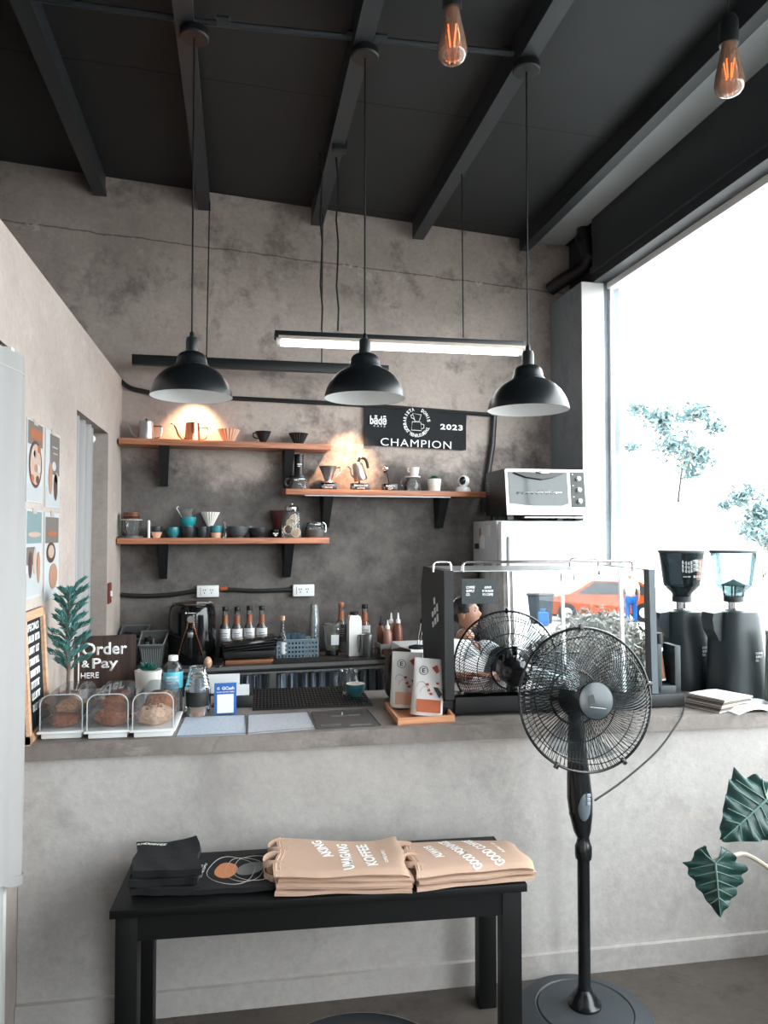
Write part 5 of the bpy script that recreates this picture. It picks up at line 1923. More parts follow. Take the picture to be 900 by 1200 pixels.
# ------------------------------------------------------------------ espresso machine
mx0, mx1 = onc(518, 838.5), onc(803, 829)
dirm = (mx1 - mx0)
dirm.z = 0
MWd = dirm.length
mrz = math.degrees(math.atan2(dirm.y, dirm.x))
em = thing('espresso_machine', 'black espresso machine with a mirrored back panel on the counter', 'espresso machine', Vector((mx0.x, mx0.y, CZ)), mrz)
inv = (T(mx0.x, mx0.y, CZ) @ RZ(mrz)).inverted()
# mirror panel corners on the mirror plane
pc4 = [inv @ Pp(px, py, MP, MN) for px, py in ((531, 670), (757, 668.5), (762, 811), (532, 811))]
ln = inv.to_3x3() @ MN
m = MB()
bk = [v - ln * .02 for v in pc4]
m.hull(pc4, bk)
M_MIRROR = mat('mirror_polished_steel', (238, 240, 241), .004, 1.0, .0)
M_MIRROR.node_tree.nodes['Principled BSDF'].inputs['Roughness'].default_value = .0
m.build('mirror_panel', M_MIRROR, em, smooth=0)
zt_ = pc4[0].z
xL, xR = pc4[3].x, pc4[2].x
yP = pc4[3].y
dpt = .50
m = MB()
m.prism([(xL + .01, yP + .07), (xR - .01, yP + .07), (xR - .01, yP + dpt - .02), (xL + .01, yP + dpt - .02)], zt_ - .1, None, .08)
m.build('body', M_BLACK, em, smooth=0)
# side panels: tapered outline in YZ
for nm, xa, th, mt, lab in (('side_panel', xL - .035, .036, M_BLACK, 'black side panel'), ('side_panel', xR - .004, .026, mat('grey_side', (86, 96, 102), .4), 'grey side panel')):
    pr = [(yP - .006, .072), (yP + .012, zt_ + .004), (yP + dpt - .06, zt_ + .004), (yP + dpt, zt_ - .08), (yP + dpt - .02, .3), (yP + dpt - .08, .072)]
    sp = MB().prism(pr, th, T(xa, 0, 0) @ Matrix(((0, 0, 1, 0), (1, 0, 0, 0), (0, 1, 0, 0), (0, 0, 0, 1)))).build(nm, mt, em, lab, smooth=0)
    if nm and xa < .2:
        m = MB()
        for i in range(3):
            for j in range(2 + i % 2):
                m.box((xa - .001, yP + .13 + i * .045 + j * .01, zt_ * .66 + j * .040 - i * .018), (.002, .026, .030 - .004 * i), 0, RX(-18))
        m.build('side_logo', M_LETTER, sp, smooth=0)
# top tray with chrome rails
MB().box(((xL + xR) / 2, yP + dpt / 2 + .02, zt_ - .006), (xR - xL, dpt - .05, .014)).build('cup_tray', M_STEEL, em, smooth=0)


def rail(xa, xb, y_, h_):
    pts = [(xa, y_, zt_ - .003), (xa, y_, zt_ + h_ - .012), (xa + .004, y_, zt_ + h_ - .004), (xa + .014, y_, zt_ + h_), (xb - .014, y_, zt_ + h_), (xb - .004, y_, zt_ + h_ - .004), (xb, y_, zt_ + h_ - .012), (xb, y_, zt_ - .003)]
    MB().tube(pts, .0055, 10).build('cup_rail', M_CHROME, em)


xs_ = lambda px: (inv @ Pp(px, 664, MP + Vector((0, .03, 0)), MN)).x
rail(xs_(509), xs_(529), yP + .06, .036)
rail(xs_(541), xs_(737), yP + .03, .036)
rail(xs_(706), xs_(742), yP + dpt - .1, .034)
# base with drip tray
m = MB()
m.box((MWd / 2, .10, .030), (MWd, .2, .052), .006)
m.box(((xL + xR) / 2, yP + .24, .045), (xR - xL - .02, .44, .06), .004)
m.build('base', M_BLACK, em)
m = MB().box((MWd * .46, .09, .058), (MWd * .62, .12, .006), .001)
m.build('drip_grid', M_STEEL, em, smooth=0)
for px in (539, 547, 575, 700):
    x = (inv @ Pp(px, 815, MP, MN)).x
    MB().lathe([(0, .05), (.014, .05), (.014, .085), (0, .085)], 18, T(x, .03, 0)).build('steel_leg', M_CHROME, em)
for x in (.05, MWd - .05):
    for y in (.03, .4):
        MB().lathe([(0, 0), (.02, 0), (.02, .008), (0, .008)], 16, T(x, y, 0)).build('foot', M_PLBLK, em)
# sticker and raised lettering on the mirror
ux = (pc4[1] - pc4[0]).normalized()
uz = (pc4[0] - pc4[3]).normalized()
nn = ln.normalized()


def on_mirror(px, py, lift=.0015):
    v = inv @ Pp(px, py, MP, MN) + nn * lift
    zz = ux.cross(uz)
    if zz.dot(nn) < 0:
        zz = -zz
    return Matrix(((ux.x, uz.x, nn.x, v.x), (ux.y, uz.y, nn.y, v.y), (ux.z, uz.z, nn.z, v.z), (0, 0, 0, 1)))


sm = S(mx0) * .985
SX = mat('sticker_slate', (40, 50, 54), .55)
st = MB().prism([(-21.3 * sm, -14.8 * sm), (21.3 * sm, -14.8 * sm), (21.3 * sm, 14.8 * sm), (-21.3 * sm, 14.8 * sm)], .0012, on_mirror(561.5, 692.8)).build('sticker', SX, em, smooth=0)
m = MB()
for i, (tx, w1, dx) in enumerate((('COFFEE', 10.5, 0), ('SUPPLY', 10.2, 0), ('CO.', 5, -2.7))):
    m.text(tx, w1 * sm, 3.1 * sm, on_mirror(551 + dx, 688.3 + 4.2 * i, .003), .04)
for i, (tx, w1) in enumerate((('ALWAYS', 8.5), ('IN THE MOOD', 13.6), ('FOR COFFEE', 13))):
    m.text(tx, w1 * sm, 3.0 * sm, on_mirror(571.3, 688.3 + 4.2 * i, .003), .04)
m.build('sticker_lettering', M_LETTER, st, smooth=0)
MB().tube([on_mirror(551.5, 692.5, .003) @ Vector((8.6 * sm * math.cos(R(a)), 8.6 * sm * math.sin(R(a)), 0)) for a in range(0, 360, 12)], .0005, 4, True).build('sticker_ring', M_GREYCER, st)
m = MB().text('SUPERLEVO', 72 * sm, 9 * sm, on_mirror(661, 676.5, .001), -.01, .002, 1.3)
m.build('raised_lettering', mat('satin_letters', (196, 200, 202), .45, .6), em, smooth=0)
# cup station beside the machine
p = inv @ onc(783, 829)
q = onc(783, 829.5)
cs = thing('lid_holder', 'dark grey slotted holder with a brown paper cup beside the espresso machine', 'holder', Vector((q.x, q.y + .0, CZ + .058)), mrz)
s = S(q)
m = MB()
for x0_, x1_, z1_ in ((-18, -14.5, 82), (-10.5, -7.5, 64), (-13, -7, 66), (9, 16.5, 64)):
    m.box(((x0_ + x1_) / 2 * s, .05, (z1_ * s - .03) / 2), ((x1_ - x0_) * s, .1, z1_ * s - .03), .004)
m.box((1.5 * s, .05, 6 * s - .01), (30 * s, .1, 12 * s), .004)
m.build('holder_frame', mat('slate_grey_plastic', (52, 60, 64), .42), cs)
MB().box((1 * s, .10, 34 * s), (18 * s, .006, 60 * s)).build('back_plate', M_BLACK, cs, smooth=0)
c = thing('paper_cup', 'brown paper cup with white rim and black lid tilted in the slotted holder', 'cup', Vector((q.x + .5 * s, q.y + .05, CZ + .058 + 13 * s)), 0)
c.rotation_euler = (0, R(-4), 0)
MB().lathe([(0, 0), (5 * s, 0), (5.0 * s, .004), (3.2 * s + 0, 34 * s), (0, 34 * s)], 24).build('cup_body', mat('brown_paper', (150, 104, 80), .7), c)
MB().lathe([(5.2 * s, 0), (5.2 * s, 2 * s), (4.9 * s, 2 * s)], 24).build('bottom_rim', M_PAPER, c)
MB().lathe([(3.4 * s, 34 * s), (4.3 * s, 35 * s), (4.3 * s, 39 * s), (0, 39 * s)], 24).build('white_rim', M_PAPER, c)
MB().lathe([(0, 39 * s), (4.6 * s, 39 * s), (4.6 * s, 56 * s), (0, 57 * s)], 24).build('lid', M_BLACK, c)

# ------------------------------------------------------------------ grinders
M_GRIND = mat('charcoal_powder_coat', (40, 48, 52), .42, 0, .08, 30)


def grinder(px, yd, top_y, label, clear, lean):
    p = Vector((Py(px, 800, yd).x, yd, CZ))
    s = S(p)
    zt = Py(px, 714, yd).z - CZ
    t = thing('coffee_grinder', label, 'coffee grinder', p, 0, 'tall coffee grinders at the window end')

    def ring(a, b_, z, dx=0):
        out = []
        for k in range(36):
            an = 2 * math.pi * k / 36
            c, d = math.cos(an), math.sin(an)
            out.append(Vector((dx + a * math.copysign(abs(c) ** .7, c), b_ * math.copysign(abs(d) ** .7, d), z)))
        return out
    m = MB()
    rings = [ring(30 * s, .12, 0, lean), ring(30 * s, .12, .01, lean), ring(27 * s, .112, zt * .45, lean * .5), ring(23.5 * s, .10, zt * .93, 0), ring(22 * s, .095, zt * .985, 0), ring(18 * s, .08, zt, 0)]
    vr = [[m.bm.verts.new(v) for v in r_] for r_ in rings]
    m.bm.faces.new(vr[0][::-1])
    m.bm.faces.new(vr[-1])
    for A, B in zip(vr, vr[1:]):
        for k in range(36):
            m.bm.faces.new((A[k], A[(k + 1) % 36], B[(k + 1) % 36], B[k]))
    m.build('body', M_GRIND, t, smooth=50)
    pr = [(-21 * s, zt * .985), (-34 * s, zt * .97), (-35.5 * s, zt * .90), (-33.5 * s, zt * .78), (-27 * s, zt * .66), (-20 * s, zt * .64)]
    MB().prism(pr, .08, T(0, .04, 0) @ FRONT).build('spout', M_GRIND, t, smooth=0)
    MB().lathe([(10 * s, zt), (10 * s, zt + .004), (6.5 * s, zt + .006), (6.5 * s, zt + 9 * s), (0, zt + 9 * s)], 24).build('neck', M_CHROME, t)
    zn = zt + 9 * s
    MB().lathe([(0, zn), (10.5 * s, zn), (11 * s, zn + .002), (11 * s, zn + 6.5 * s), (0, zn + 6.5 * s)], 28).build('collar', M_GRIND, t)
    z0_ = zn + 6.5 * s
    hp = [(10 * s, z0_), (11.5 * s, z0_ + 4 * s), (20.5 * s, z0_ + 13 * s), (25.5 * s, z0_ + 52 * s)]
    hm = glass('clear_hopper', (172, 192, 194), .03, .8, .10, (150, 196, 198)) if clear else glass('tinted_hopper', (96, 106, 110), .04, .7, .55, (40, 48, 52))
    hb_ = MB().lathe(hp, 8 if clear else 32).build('hopper', hm, t, smooth=30)
    MB().lathe([(25.0 * s, z0_ + 51 * s), (26.3 * s, z0_ + 51 * s), (26.3 * s, z0_ + 53.5 * s), (24 * s, z0_ + 54.5 * s), (0, z0_ + 54.5 * s)], 32).build('hopper_lid', mat('grey_lid', (46, 52, 55), .5), t)
    if clear:
        MB().lathe([(0, z0_ + 20 * s), (13.5 * s, z0_ + 13 * s), (12.5 * s, z0_ + 12 * s), (0, z0_ + 12 * s)], 24).build('baffle', mat('teal_grey_baffle', (66, 92, 94), .5), t)
        m = MB()
        for k in range(4):
            a = R(90 * k + 45)
            m.tube([(10.5 * s * math.cos(a), 10.5 * s * math.sin(a), z0_), (11 * s * math.cos(a), 11 * s * math.sin(a), z0_ + 13 * s)], 1.1 * s, 6)
        m.build('baffle_post', mat('teal_grey_baffle', (66, 92, 94), .5), t)
    else:
        MB().lathe([(24.2 * s, z0_ + 44 * s), (21.4 * s, z0_ + 20 * s), (21.8 * s, z0_ + 20 * s), (24.6 * s, z0_ + 44 * s)], 24, arc=(R(-75), R(-5))).build('brown_label', mat('brown_hopper_label', (140, 92, 74), .5), t)
        m = MB()
        for k in range(3):
            for i, ch in enumerate('ROASTERS'):
                xx = (-11.5 + 2.9 * i) * s
                zz = z0_ + (40.5 - 4.6 * k) * s - 1.0 * s * math.sin(i * .9)
                rr_ = 24.3 * s
                m.text(ch, 2.6 * s, 4.1 * s, T(xx, -math.sqrt(rr_ ** 2 - xx ** 2) + .0 * s, zz) @ FRONT, .05)
        m.text('FILTER COFFEE', 9 * s, 1.4 * s, T(-7.5 * s, -22.6 * s, z0_ + 24 * s) @ FRONT, .01)
        m.text('BLEND', 10 * s, 2.6 * s, T(6 * s, -22.4 * s, z0_ + 24 * s) @ FRONT, .03)
        m.build('hopper_lettering', M_LETTER, hb_, smooth=0)
    m = MB()
    zz = zt * .5
    yy = -.1125
    sl = math.degrees(math.atan2(.012, zt * .5))
    for i, (tx, w1, dx) in enumerate((('COFFEE', 9, 0), ('SUPPLY', 8.6, 0), ('CO.', 4.2, -2.4))):
        m.text(tx, w1 * s, 2.7 * s, T((7 + dx) * s + lean * .5, yy - .003, zz + (4 - 4 * i) * s) @ RX(-sl) @ FRONT, .04)
    m.build('body_lettering', M_LETTER, t, smooth=0)
    MB().lathe([(0, 0), (6 * s, 0), (6.5 * s, .012), (4 * s, .022), (0, .022)], 20, T(28 * s + lean * .6, -.02, zt * .28) @ RY(90)).build('side_knob', M_PLBLK, t)
    return t


grinder(800, 3.12, 644, 'charcoal coffee grinder with a dark printed hopper, beside the cup holder', False, .03)
grinder(861, 2.88, 642, 'charcoal coffee grinder with an empty clear hopper, near the magazines', True, .012)
p = Vector((2.20, 2.70, CZ))
t = thing('grey_pouch', 'grey upright pouch cut by the picture edge beside the second grinder', 'bag', p, -8)
s = S(p)
MB().grid(lambda u, v: Vector((.07 * (math.copysign(abs(math.cos(u * 6.2832)) ** .5, math.cos(u * 6.2832))), .045 * (1 - .75 * v) * math.copysign(abs(math.sin(u * 6.2832)) ** .7, math.sin(u * 6.2832)), v * .30)), 30, 8).build('pouch', mat('grey_green_pouch', (112, 118, 114), .6, 0, .06), t, smooth=60)
MB().box((0, 0, .298), (.142, .006, .018)).build('top_seal', mat('grey_seal', (96, 102, 100), .5), t, smooth=0)

# magazines
q0 = onc(845, 836)
t = thing('newspaper_stack', 'stack of folded newspapers with grey edges below the coffee grinders', 'newspapers', Vector((Pz(838, 828, CZ).x, Pz(838, 828, CZ).y, CZ)), 22)
for i in range(7):
    w_, d_ = .19, .16
    rnd = random.Random(i)
    hz = .0055
    o = MB().grid(lambda u, v: Vector(((u - .5) * w_ + rnd.uniform(-.001, .001), (v - .5) * d_ - .004 * i, .0075 * i + .006 + (.006 * math.sin(u * 3.1) + .014 * max(0, .5 - u)) * i / 7)), 10, 4, .005).build('paper_fold', mat('news_edge_%s' % ['light', 'dark', 'brown'][i % 3], [(206, 200, 196), (110, 106, 104), (176, 156, 142)][i % 3], .85, 0, .2, 90) if i < 6 else M_PAPER, t)
q = onc(890, 832)
t = thing('open_magazine', 'white open magazine lying on the counter before the second grinder', 'magazine', Vector((q.x - .0, q.y + .04, CZ)), 4)
for k, sg in enumerate((-1, 1)):
    MB().grid(lambda u, v: Vector((sg * u * .15, (v - .5) * .19, .002 + .02 * math.sin(math.pi * min(1, u * 1.05)) ** .8 * (1 - u * .4))), 12, 3, .003).build('page', M_PAPER, t)
MB().box((-.07, .0, .024), (.06, .05, .001)).box((.06, -.02, .022), (.04, .03, .001)).build('page_print', mat('grey_photo_print', (130, 130, 134), .7, 0, .4, 60), t, smooth=0)
# ================================================================== bench and what lies on it
BZ = .56
ba, bb = Pz(128, 1068, BZ), Pz(618, 1036, BZ)
bdir = (bb - ba)
brz = math.degrees(math.atan2(bdir.y, bdir.x))
BL = bdir.length
BDp = .37
M_BENCH = mat('black_stained_bench', (8, 9, 10), .5, 0, .25, 8, 0, .3)
bn = thing('bench', 'low black wooden bench against the front of the counter', 'bench', Vector((ba.x, ba.y, 0)), brz)
BM = T(ba.x, ba.y, 0) @ RZ(brz)
MB().box((BL / 2, BDp / 2, BZ - .012), (BL, BDp, .024), .002).build('bench_top', M_BENCH, bn)
m = MB()
m.box((BL / 2, .03, BZ - .062), (BL - .05, .022, .076))
m.box((BL / 2, BDp - .03, BZ - .062), (BL - .05, .022, .076))
m.box((.03, BDp / 2, BZ - .062), (.022, BDp - .06, .076))
m.box((BL - .03, BDp / 2, BZ - .062), (.022, BDp - .06, .076))
m.build('apron', M_BENCH, bn, smooth=0)
for x in (.045, BL - .045):
    for y in (.045, BDp - .045):
        MB().box((x, y, (BZ - .024) / 2), (.062, .062, BZ - .024), .002).build('leg', M_BENCH, bn)


def bpt(px, py, z):
    """local bench coordinates of the point seen in the photo at px,py and height z"""
    return BM.inverted() @ Pz(px, py, z)


def blerp(q, u, v):
    return (q[0] * (1 - u) + q[1] * u) * (1 - v) + (q[3] * (1 - u) + q[2] * u) * v


def sheet(name, label, cat, q, z, th, mt, group, wave, seed, sag=None, droop=0.0):
    """cloth sheet over the quad q (near-left, near-right, far-right, far-left in bench coordinates) at height z"""
    rnd = random.Random(seed)
    ph = [rnd.uniform(0, 6) for _ in range(5)]
    o = BM @ (sum(q, Vector()) / 4)
    o.z = z + th
    t = thing(name, label, cat, o, brz, group)
    c = sum(q, Vector()) / 4

    def hf(u, v):
        h = droop * math.exp(-v / .035) + droop * .7 * math.exp(-(1 - u) / .03) + wave * (math.sin(u * 7 + ph[0]) * math.sin(v * 3 + ph[1]) + .6 * math.sin(u * 13 + v * 5 + ph[2]))
        return h + (sag(u, v) if sag else 0) + wave * 1.6

    def fn(u, v):
        p_ = blerp(q, u, v) - c
        ed = (.004 * math.sin(u * 5 + ph[3]) + .0015 * math.sin(u * 13 + ph[4]))
        return Vector((p_.x + .005 * math.sin(v * 9 + ph[3]), p_.y + ed, hf(u, v)))
    MB().grid(fn, 36, 18, th).build('cloth', mt, t)
    return t, fn, c


def print_on(m, fn, txt, u, v, du, dv, w_, h_, bold):
    """write txt on the sheet at u,v: the line runs along (du,dv)"""
    p_ = fn(u, v)
    ex = (fn(u + du * .02, v + dv * .02) - p_)
    ex.normalize()
    ey = Vector((-ex.y, ex.x, 0))
    nz = Vector((0, 0, 1))
    M = Matrix(((ex.x, ey.x, 0, p_.x), (ex.y, ey.y, 0, p_.y), (ex.z, 0, 1, p_.z + .0), (0, 0, 0, 1)))
    k0 = len(m.bm.verts)
    m.text(txt, w_, h_, M, bold, 0)
    m.bm.verts.ensure_lookup_table()
    return m


def drape(m, q, c, fn, lift):
    """lay the printed outlines on the cloth"""
    for vtx in m.bm.verts:
        best = None
        x, y = vtx.co.x, vtx.co.y
        # invert the bilinear patch by a few Newton steps
        u, v = .5, .5
        for _ in range(8):
            p_ = fn(u, v)
            e = 1e-3
            du_ = (fn(u + e, v) - p_) / e
            dv_ = (fn(u, v + e) - p_) / e
            det = du_.x * dv_.y - du_.y * dv_.x
            if abs(det) < 1e-9:
                break
            rx, ry = x - p_.x, y - p_.y
            u += (rx * dv_.y - ry * dv_.x) / det
            v += (du_.x * ry - du_.y * rx) / det
            u, v = min(1.2, max(-.2, u)), min(1.2, max(-.2, v))
        vtx.co.z = fn(u, v).z + lift
    return m


# folded black t-shirt stack
q = [bpt(150, 1053, BZ), bpt(232, 1049, BZ), bpt(229, 1014, BZ), bpt(158, 1016, BZ)]
tz0 = BZ
for k in range(3):
    lb = ['lowest folded black t-shirt of the pile at the bench end', 'middle folded black t-shirt of the pile at the bench end', 'top folded black t-shirt with a small white logo at the bench end'][k]
    t, fn, c = sheet('folded_tshirt', lb, 't-shirt', [v + Vector((.003 * k, .004 * k, 0)) for v in q], tz0 + .025 * k + .001, .021, M_TEE, 'folded black t-shirts on the bench', .0022, 40 + k, (lambda u, v: .02 * max(0, u - .55) * v * 2) if k == 2 else None)
    if k == 2:
        m = MB()
        print_on(m, fn, 'COFFEE', .30, .90, 1, 0, .075, .014, .03)
        print_on(m, fn, 'SUPPLY CO', .16, .91, 1, 0, .06, .010, .02)
        drape(m, q, c, fn, .0008).build('small_logo', M_LETTER, t, smooth=0)
# printed black shirt lying flat
q = [bpt(222, 1051, BZ), bpt(335, 1044, BZ), bpt(322, 1006, BZ), bpt(226, 1012, BZ)]
t, fn, c = sheet('printed_tshirt', 'flat folded black t-shirt printed with orange and grey ovals', 't-shirt', q, BZ + .001, .016, M_TEE, None, .0016, 50)
m = MB()
u_ = lambda u, v: fn(u, v)
pts = [u_(.38 + .13 * math.cos(R(a)) * (1 + .1 * math.cos(R(a))), .52 + .23 * math.sin(R(a))) for a in range(0, 360, 15)]
f = m.bm.faces.new([m.bm.verts.new(p_ + Vector((0, 0, .0008))) for p_ in pts])
m.build('orange_oval', mat('orange_print', (196, 128, 90), .8), t, smooth=0)
m = MB()
pts = [u_(.67 + .16 * math.cos(R(a)), .55 + .20 * math.sin(R(a)) + .06 * math.cos(R(a))) for a in range(0, 360, 15)]
m.bm.faces.new([m.bm.verts.new(p_ + Vector((0, 0, .0008))) for p_ in pts])
m.build('grey_oval', mat('grey_oval_print', (116, 118, 118), .8), t, smooth=0)
m = MB()
for cu, cv, ru, rv in ((.45, .52, .27, .42), (.60, .54, .22, .38), (.72, .56, .25, .40)):
    m.tube([u_(cu + ru * math.cos(R(a)), cv + rv * math.sin(R(a))) + Vector((0, 0, .0006)) for a in range(0, 360, 10)], .0012, 4, True)
m.build('outline_print', mat('pale_outline_print', (176, 170, 166), .8), t)
m = MB()
print_on(m, fn, 'COFFEE SUPPLY', .13, .55, 0, 1, .10, .008, .01)
print_on(m, fn, 'CULTURE', .09, .6, 0, 1, .055, .008, .01)
drape(m, q, c, fn, .0008).build('small_lettering', M_LETTER, t, smooth=0)

# tote bags: two piles
G1 = 'canvas tote bags on the bench'


def tote_pile(q, n, seed, labels, lines, sag, shade_text):
    for k in range(n):
        dx = Vector((random.uniform(-.006, .006), random.uniform(-.004, .004) - .006 * (n - 1 - k), 0))
        t, fn, c = sheet('tote_bag', labels[k], 'tote bag', [v + dx for v in q], BZ + .002 + k * .0155, .009, M_KRAFT, G1, .0016, seed + k, sag if k == n - 1 else (lambda u, v: sag(u, v) * .55 * k / n), -.012 if k == n - 1 else -.004 * k)
        # hem fold and handles on the left edge
        for vv in (.25, .62):
            m = MB()
            p_ = fn(0, vv)
            pts = spline([p_ + Vector((.03, 0, -.004)), p_ + Vector((-.012, .004, -.002)), p_ + Vector((-.03, .02, .008 - .006 * k)), p_ + Vector((-.028, .05, .012 - .006 * k)), p_ + Vector((-.004, .06, .002)), p_ + Vector((.03, .058, -.003))], 4)
            up_ = Vector((0, 0, 1))
            for a, b_ in zip(pts, pts[1:]):
                vs = [m.bm.verts.new(v) for v in (a + up_ * -.010, b_ + up_ * -.010, b_ + up_ * .010, a + up_ * .010)]
                m.bm.faces.new(vs)
            m.build('handle', M_KRAFT, t, solid=.002)
        if k == n - 1:
            for (tx, u, v, w_, h_) in lines:
                m = MB()
                print_on(m, fn, tx, u, v, -.10, 1, w_, h_, .035)
                drape(m, q, c, fn, .0010).build('white_lettering', M_LETTER, t, smooth=0)
            m = MB().tube([fn(.02, v / 10) + Vector((0, 0, .0005)) for v in range(11)], .0016, 5).tube([fn(.05, v / 10) + Vector((0, 0, .0005)) for v in range(11)], .001, 4)
            m.build('hem_seam', mat('canvas_seam', (222, 194, 172), .9), t)


q1 = [bpt(322, 1048, BZ), bpt(482, 1045, BZ), bpt(467, 1008, BZ), bpt(328, 1010, BZ)]
tote_pile(q1, 4, 60, ['lowest natural canvas tote bag of the pile nearest the black t-shirts', 'second lowest natural canvas tote bag nearest the black t-shirts', 'second from top canvas tote bag nearest the black t-shirts', 'top canvas tote bag nearest the black t-shirts, with three white lines of print'],
          (('AKING', .36, .70, .12, .034), ('UMAGANG', .53, .48, .18, .036), ('KOFFEE', .70, .52, .16, .036), ('COFFEE SUPPLY', .84, .45, .09, .011)),
          lambda u, v: .018 * (1 - u) ** 2 * v + .024 * (max(0, u - .72) * 3.4) ** 2 * v + .004, False)
q2 = [bpt(490, 1044, BZ), bpt(627, 1030, BZ), bpt(598, 1002, BZ), bpt(470, 1006, BZ)]
tote_pile(q2, 3, 80, ['lowest natural canvas tote bag of the pile at the fan end of the bench', 'middle natural canvas tote bag at the fan end of the bench', 'top canvas tote bag at the fan end, printed with slanted white lines'],
          (('ALWAYS', .24, .55, .10, .030), ('GOOD MORNINGS', .46, .50, .21, .034), ('GOOD COFFEE', .67, .52, .20, .036), ('SUPPLY CO', .82, .62, .09, .011)),
          lambda u, v: .010 * math.sin(v * 3.1) + .008, False)

# ================================================================== stand fan
FB = Vector((1.166, 2.40, 0))
M_FANBLK = mat('fan_gloss_black', (22, 25, 28), .22)
M_FANGREY = mat('fan_base_grey', (52, 57, 62), .5)
fan = thing('stand_fan', 'black pedestal fan with round wire cage before the counter', 'fan', FB, 0)
MB().lathe([(0, 0), (.227, 0), (.231, .006), (.227, .014), (.165, .034), (.160, .030), (.155, .035), (.06, .044), (0, .046)], 72).build('base', M_FANGREY, fan)
MB().lathe([(0, .04), (.056, .04), (.056, .052), (.046, .062), (.040, .078), (.030, .088), (.024, .1), (0, .1)], 36).build('pole_collar', M_FANBLK, fan)
zf = lambda py: Py(680, py, FB.y).z
MB().lathe([(0, .09), (.021, .09), (.021, zf(1000)), (0, zf(1000))], 28).build('lower_pole', M_FANBLK, fan)
MB().lathe([(0, zf(1006)), (.027, zf(1006)), (.029, zf(1002)), (.029, zf(992)), (.024, zf(988)), (.020, zf(982)), (.020, zf(976)), (0, zf(976))], 28).build('clamp_nut', M_FANBLK, fan)
# control body, tapering up to the neck
prof = [(.018, .016, zf(984)), (.030, .026, zf(974)), (.040, .034, zf(955)), (.044, .038, zf(935)), (.040, .036, zf(912)), (.033, .031, zf(880)), (.027, .026, zf(845)), (.024, .024, zf(828))]
m = MB()
rg = [[m.bm.verts.new((a * math.cos(R(t_)) - .004 * i, b_ * math.sin(R(t_)), z)) for t_ in range(0, 360, 12)] for i, (a, b_, z) in enumerate(prof)]
m.bm.faces.new(rg[0][::-1]); m.bm.faces.new(rg[-1])
for A, B_ in zip(rg, rg[1:]):
    for k in range(30):
        m.bm.faces.new((A[k], A[(k + 1) % 30], B_[(k + 1) % 30], B_[k]))
m.build('control_body', M_FANBLK, fan)
cp_ = MB().ball((-.010, -.022, zf(940)), (.026, .020, .062), 24, 16).build('control_panel', mat('fan_panel_grey', (96, 106, 114), .35), fan)
m = MB()
for k in range(3):
    m.box((.0, -.0425, zf(932) + .014 * (1 - k)), (.014, .006, .010), .002)
m.build('speed_button', mat('fan_button', (150, 160, 168), .3), cp_)
MB().lathe([(0, 0), (.006, 0), (.006, .02), (0, .02)], 12, T(-.05, 0, zf(952)) @ RY(90)).build('height_knob', M_FANBLK, fan)
# head
TILT = 8
HC = Vector((-.028, -.085, 1.098))
head = T(*HC) @ RX(-90 - TILT) if False else T(*HC) @ Matrix.Rotation(R(90 - TILT), 4, 'X')
# local +Z of the head points to the viewer (-Y) and slightly up
RR = .234


def cage(depth, rin, n, twist, name, sgn, rings):
    m = MB()
    for i in range(n):
        a0_ = 360 * i / n
        pts = []
        for k in range(8):
            f = k / 7
            r_ = rin + (RR - rin) * f
            zz = sgn * depth * (1 - f ** 2.6)
            a = R(a0_ + twist * f)
            pts.append((r_ * math.cos(a), r_ * math.sin(a), zz))
        m.tube(pts, .0013, 4, False, head)
    for r_, rad in rings:
        f = (r_ - rin) / (RR - rin)
        zz = sgn * depth * (1 - f ** 2.6)
        m.tube([(r_ * math.cos(R(a)), r_ * math.sin(R(a)), zz) for a in range(0, 360, 6)], rad, 6, True, head)
    return m.build(name, M_FANBLK, fan, smooth=60)


cage(.070, .058, 100, 26, 'front_grille', 1, ((.205, .0017), (.06, .002)))
cage(.085, .09, 84, -10, 'rear_grille', -1, ((.20, .0017), (.150, .0022), (.09, .004)))
m = MB().tube([(RR * math.cos(R(a)), RR * math.sin(R(a)), 0) for a in range(0, 360, 5)], .0046, 8, True, head)
m.build('cage_band', M_FANBLK, fan)
for a in (-60, 240, 90, 10):
    MB().box((0, 0, 0), (.022, .012, .016), .002, head @ T((RR + .003) * math.cos(R(a)), (RR + .003) * math.sin(R(a)), 0) @ RZ(a)).build('cage_clip', M_FANBLK, fan)
badge = MB().lathe([(0, .062), (.058, .062), (.060, .066), (.058, .073), (.045, .077), (0, .079)], 40, head).build('front_badge', mat('fan_badge_grey', (58, 66, 70), .25), fan)
m = MB().prism([(-.03, .012), (-.012, .022), (-.006, -.004), (-.028, -.012)], .0008, head @ T(0, 0, .0785))
m.build('badge_mark', M_BLACK, badge, smooth=0)
MB().tube([head @ Vector((-.025, -.018, .079)), head @ Vector((.03, -.026, .078))], .0006, 5).build('badge_line', M_LETTER, badge)
m = MB()
for a in range(0, 360, 120):
    def bl(u, v):
        an = R(a + 58 * u - 10 * v * 0)
        r_ = .045 + (.195 - .045) * v
        an = R(a + (72 - 18 * (1 - v)) * (u - .5) + 22 * v)
        return head @ Vector((r_ * math.cos(an), r_ * math.sin(an), .022 * (u - .5) * 2 - .006))
    m.grid(bl, 8, 8, .0015)
m.build('blade', glass('translucent_fan_blade', (226, 230, 232), .3, .12, .05, (90, 100, 106)), fan)
MB().lathe([(0, -.045), (.036, -.045), (.038, .02), (.02, .032), (0, .034)], 28, head).build('blade_hub', M_FANBLK, fan)
MB().lathe([(0, -.2), (.035, -.195), (.055, -.175), (.062, -.12), (.066, -.075), (0, -.07)], 36, head).build('motor_housing', M_FANBLK, fan)
m = MB()
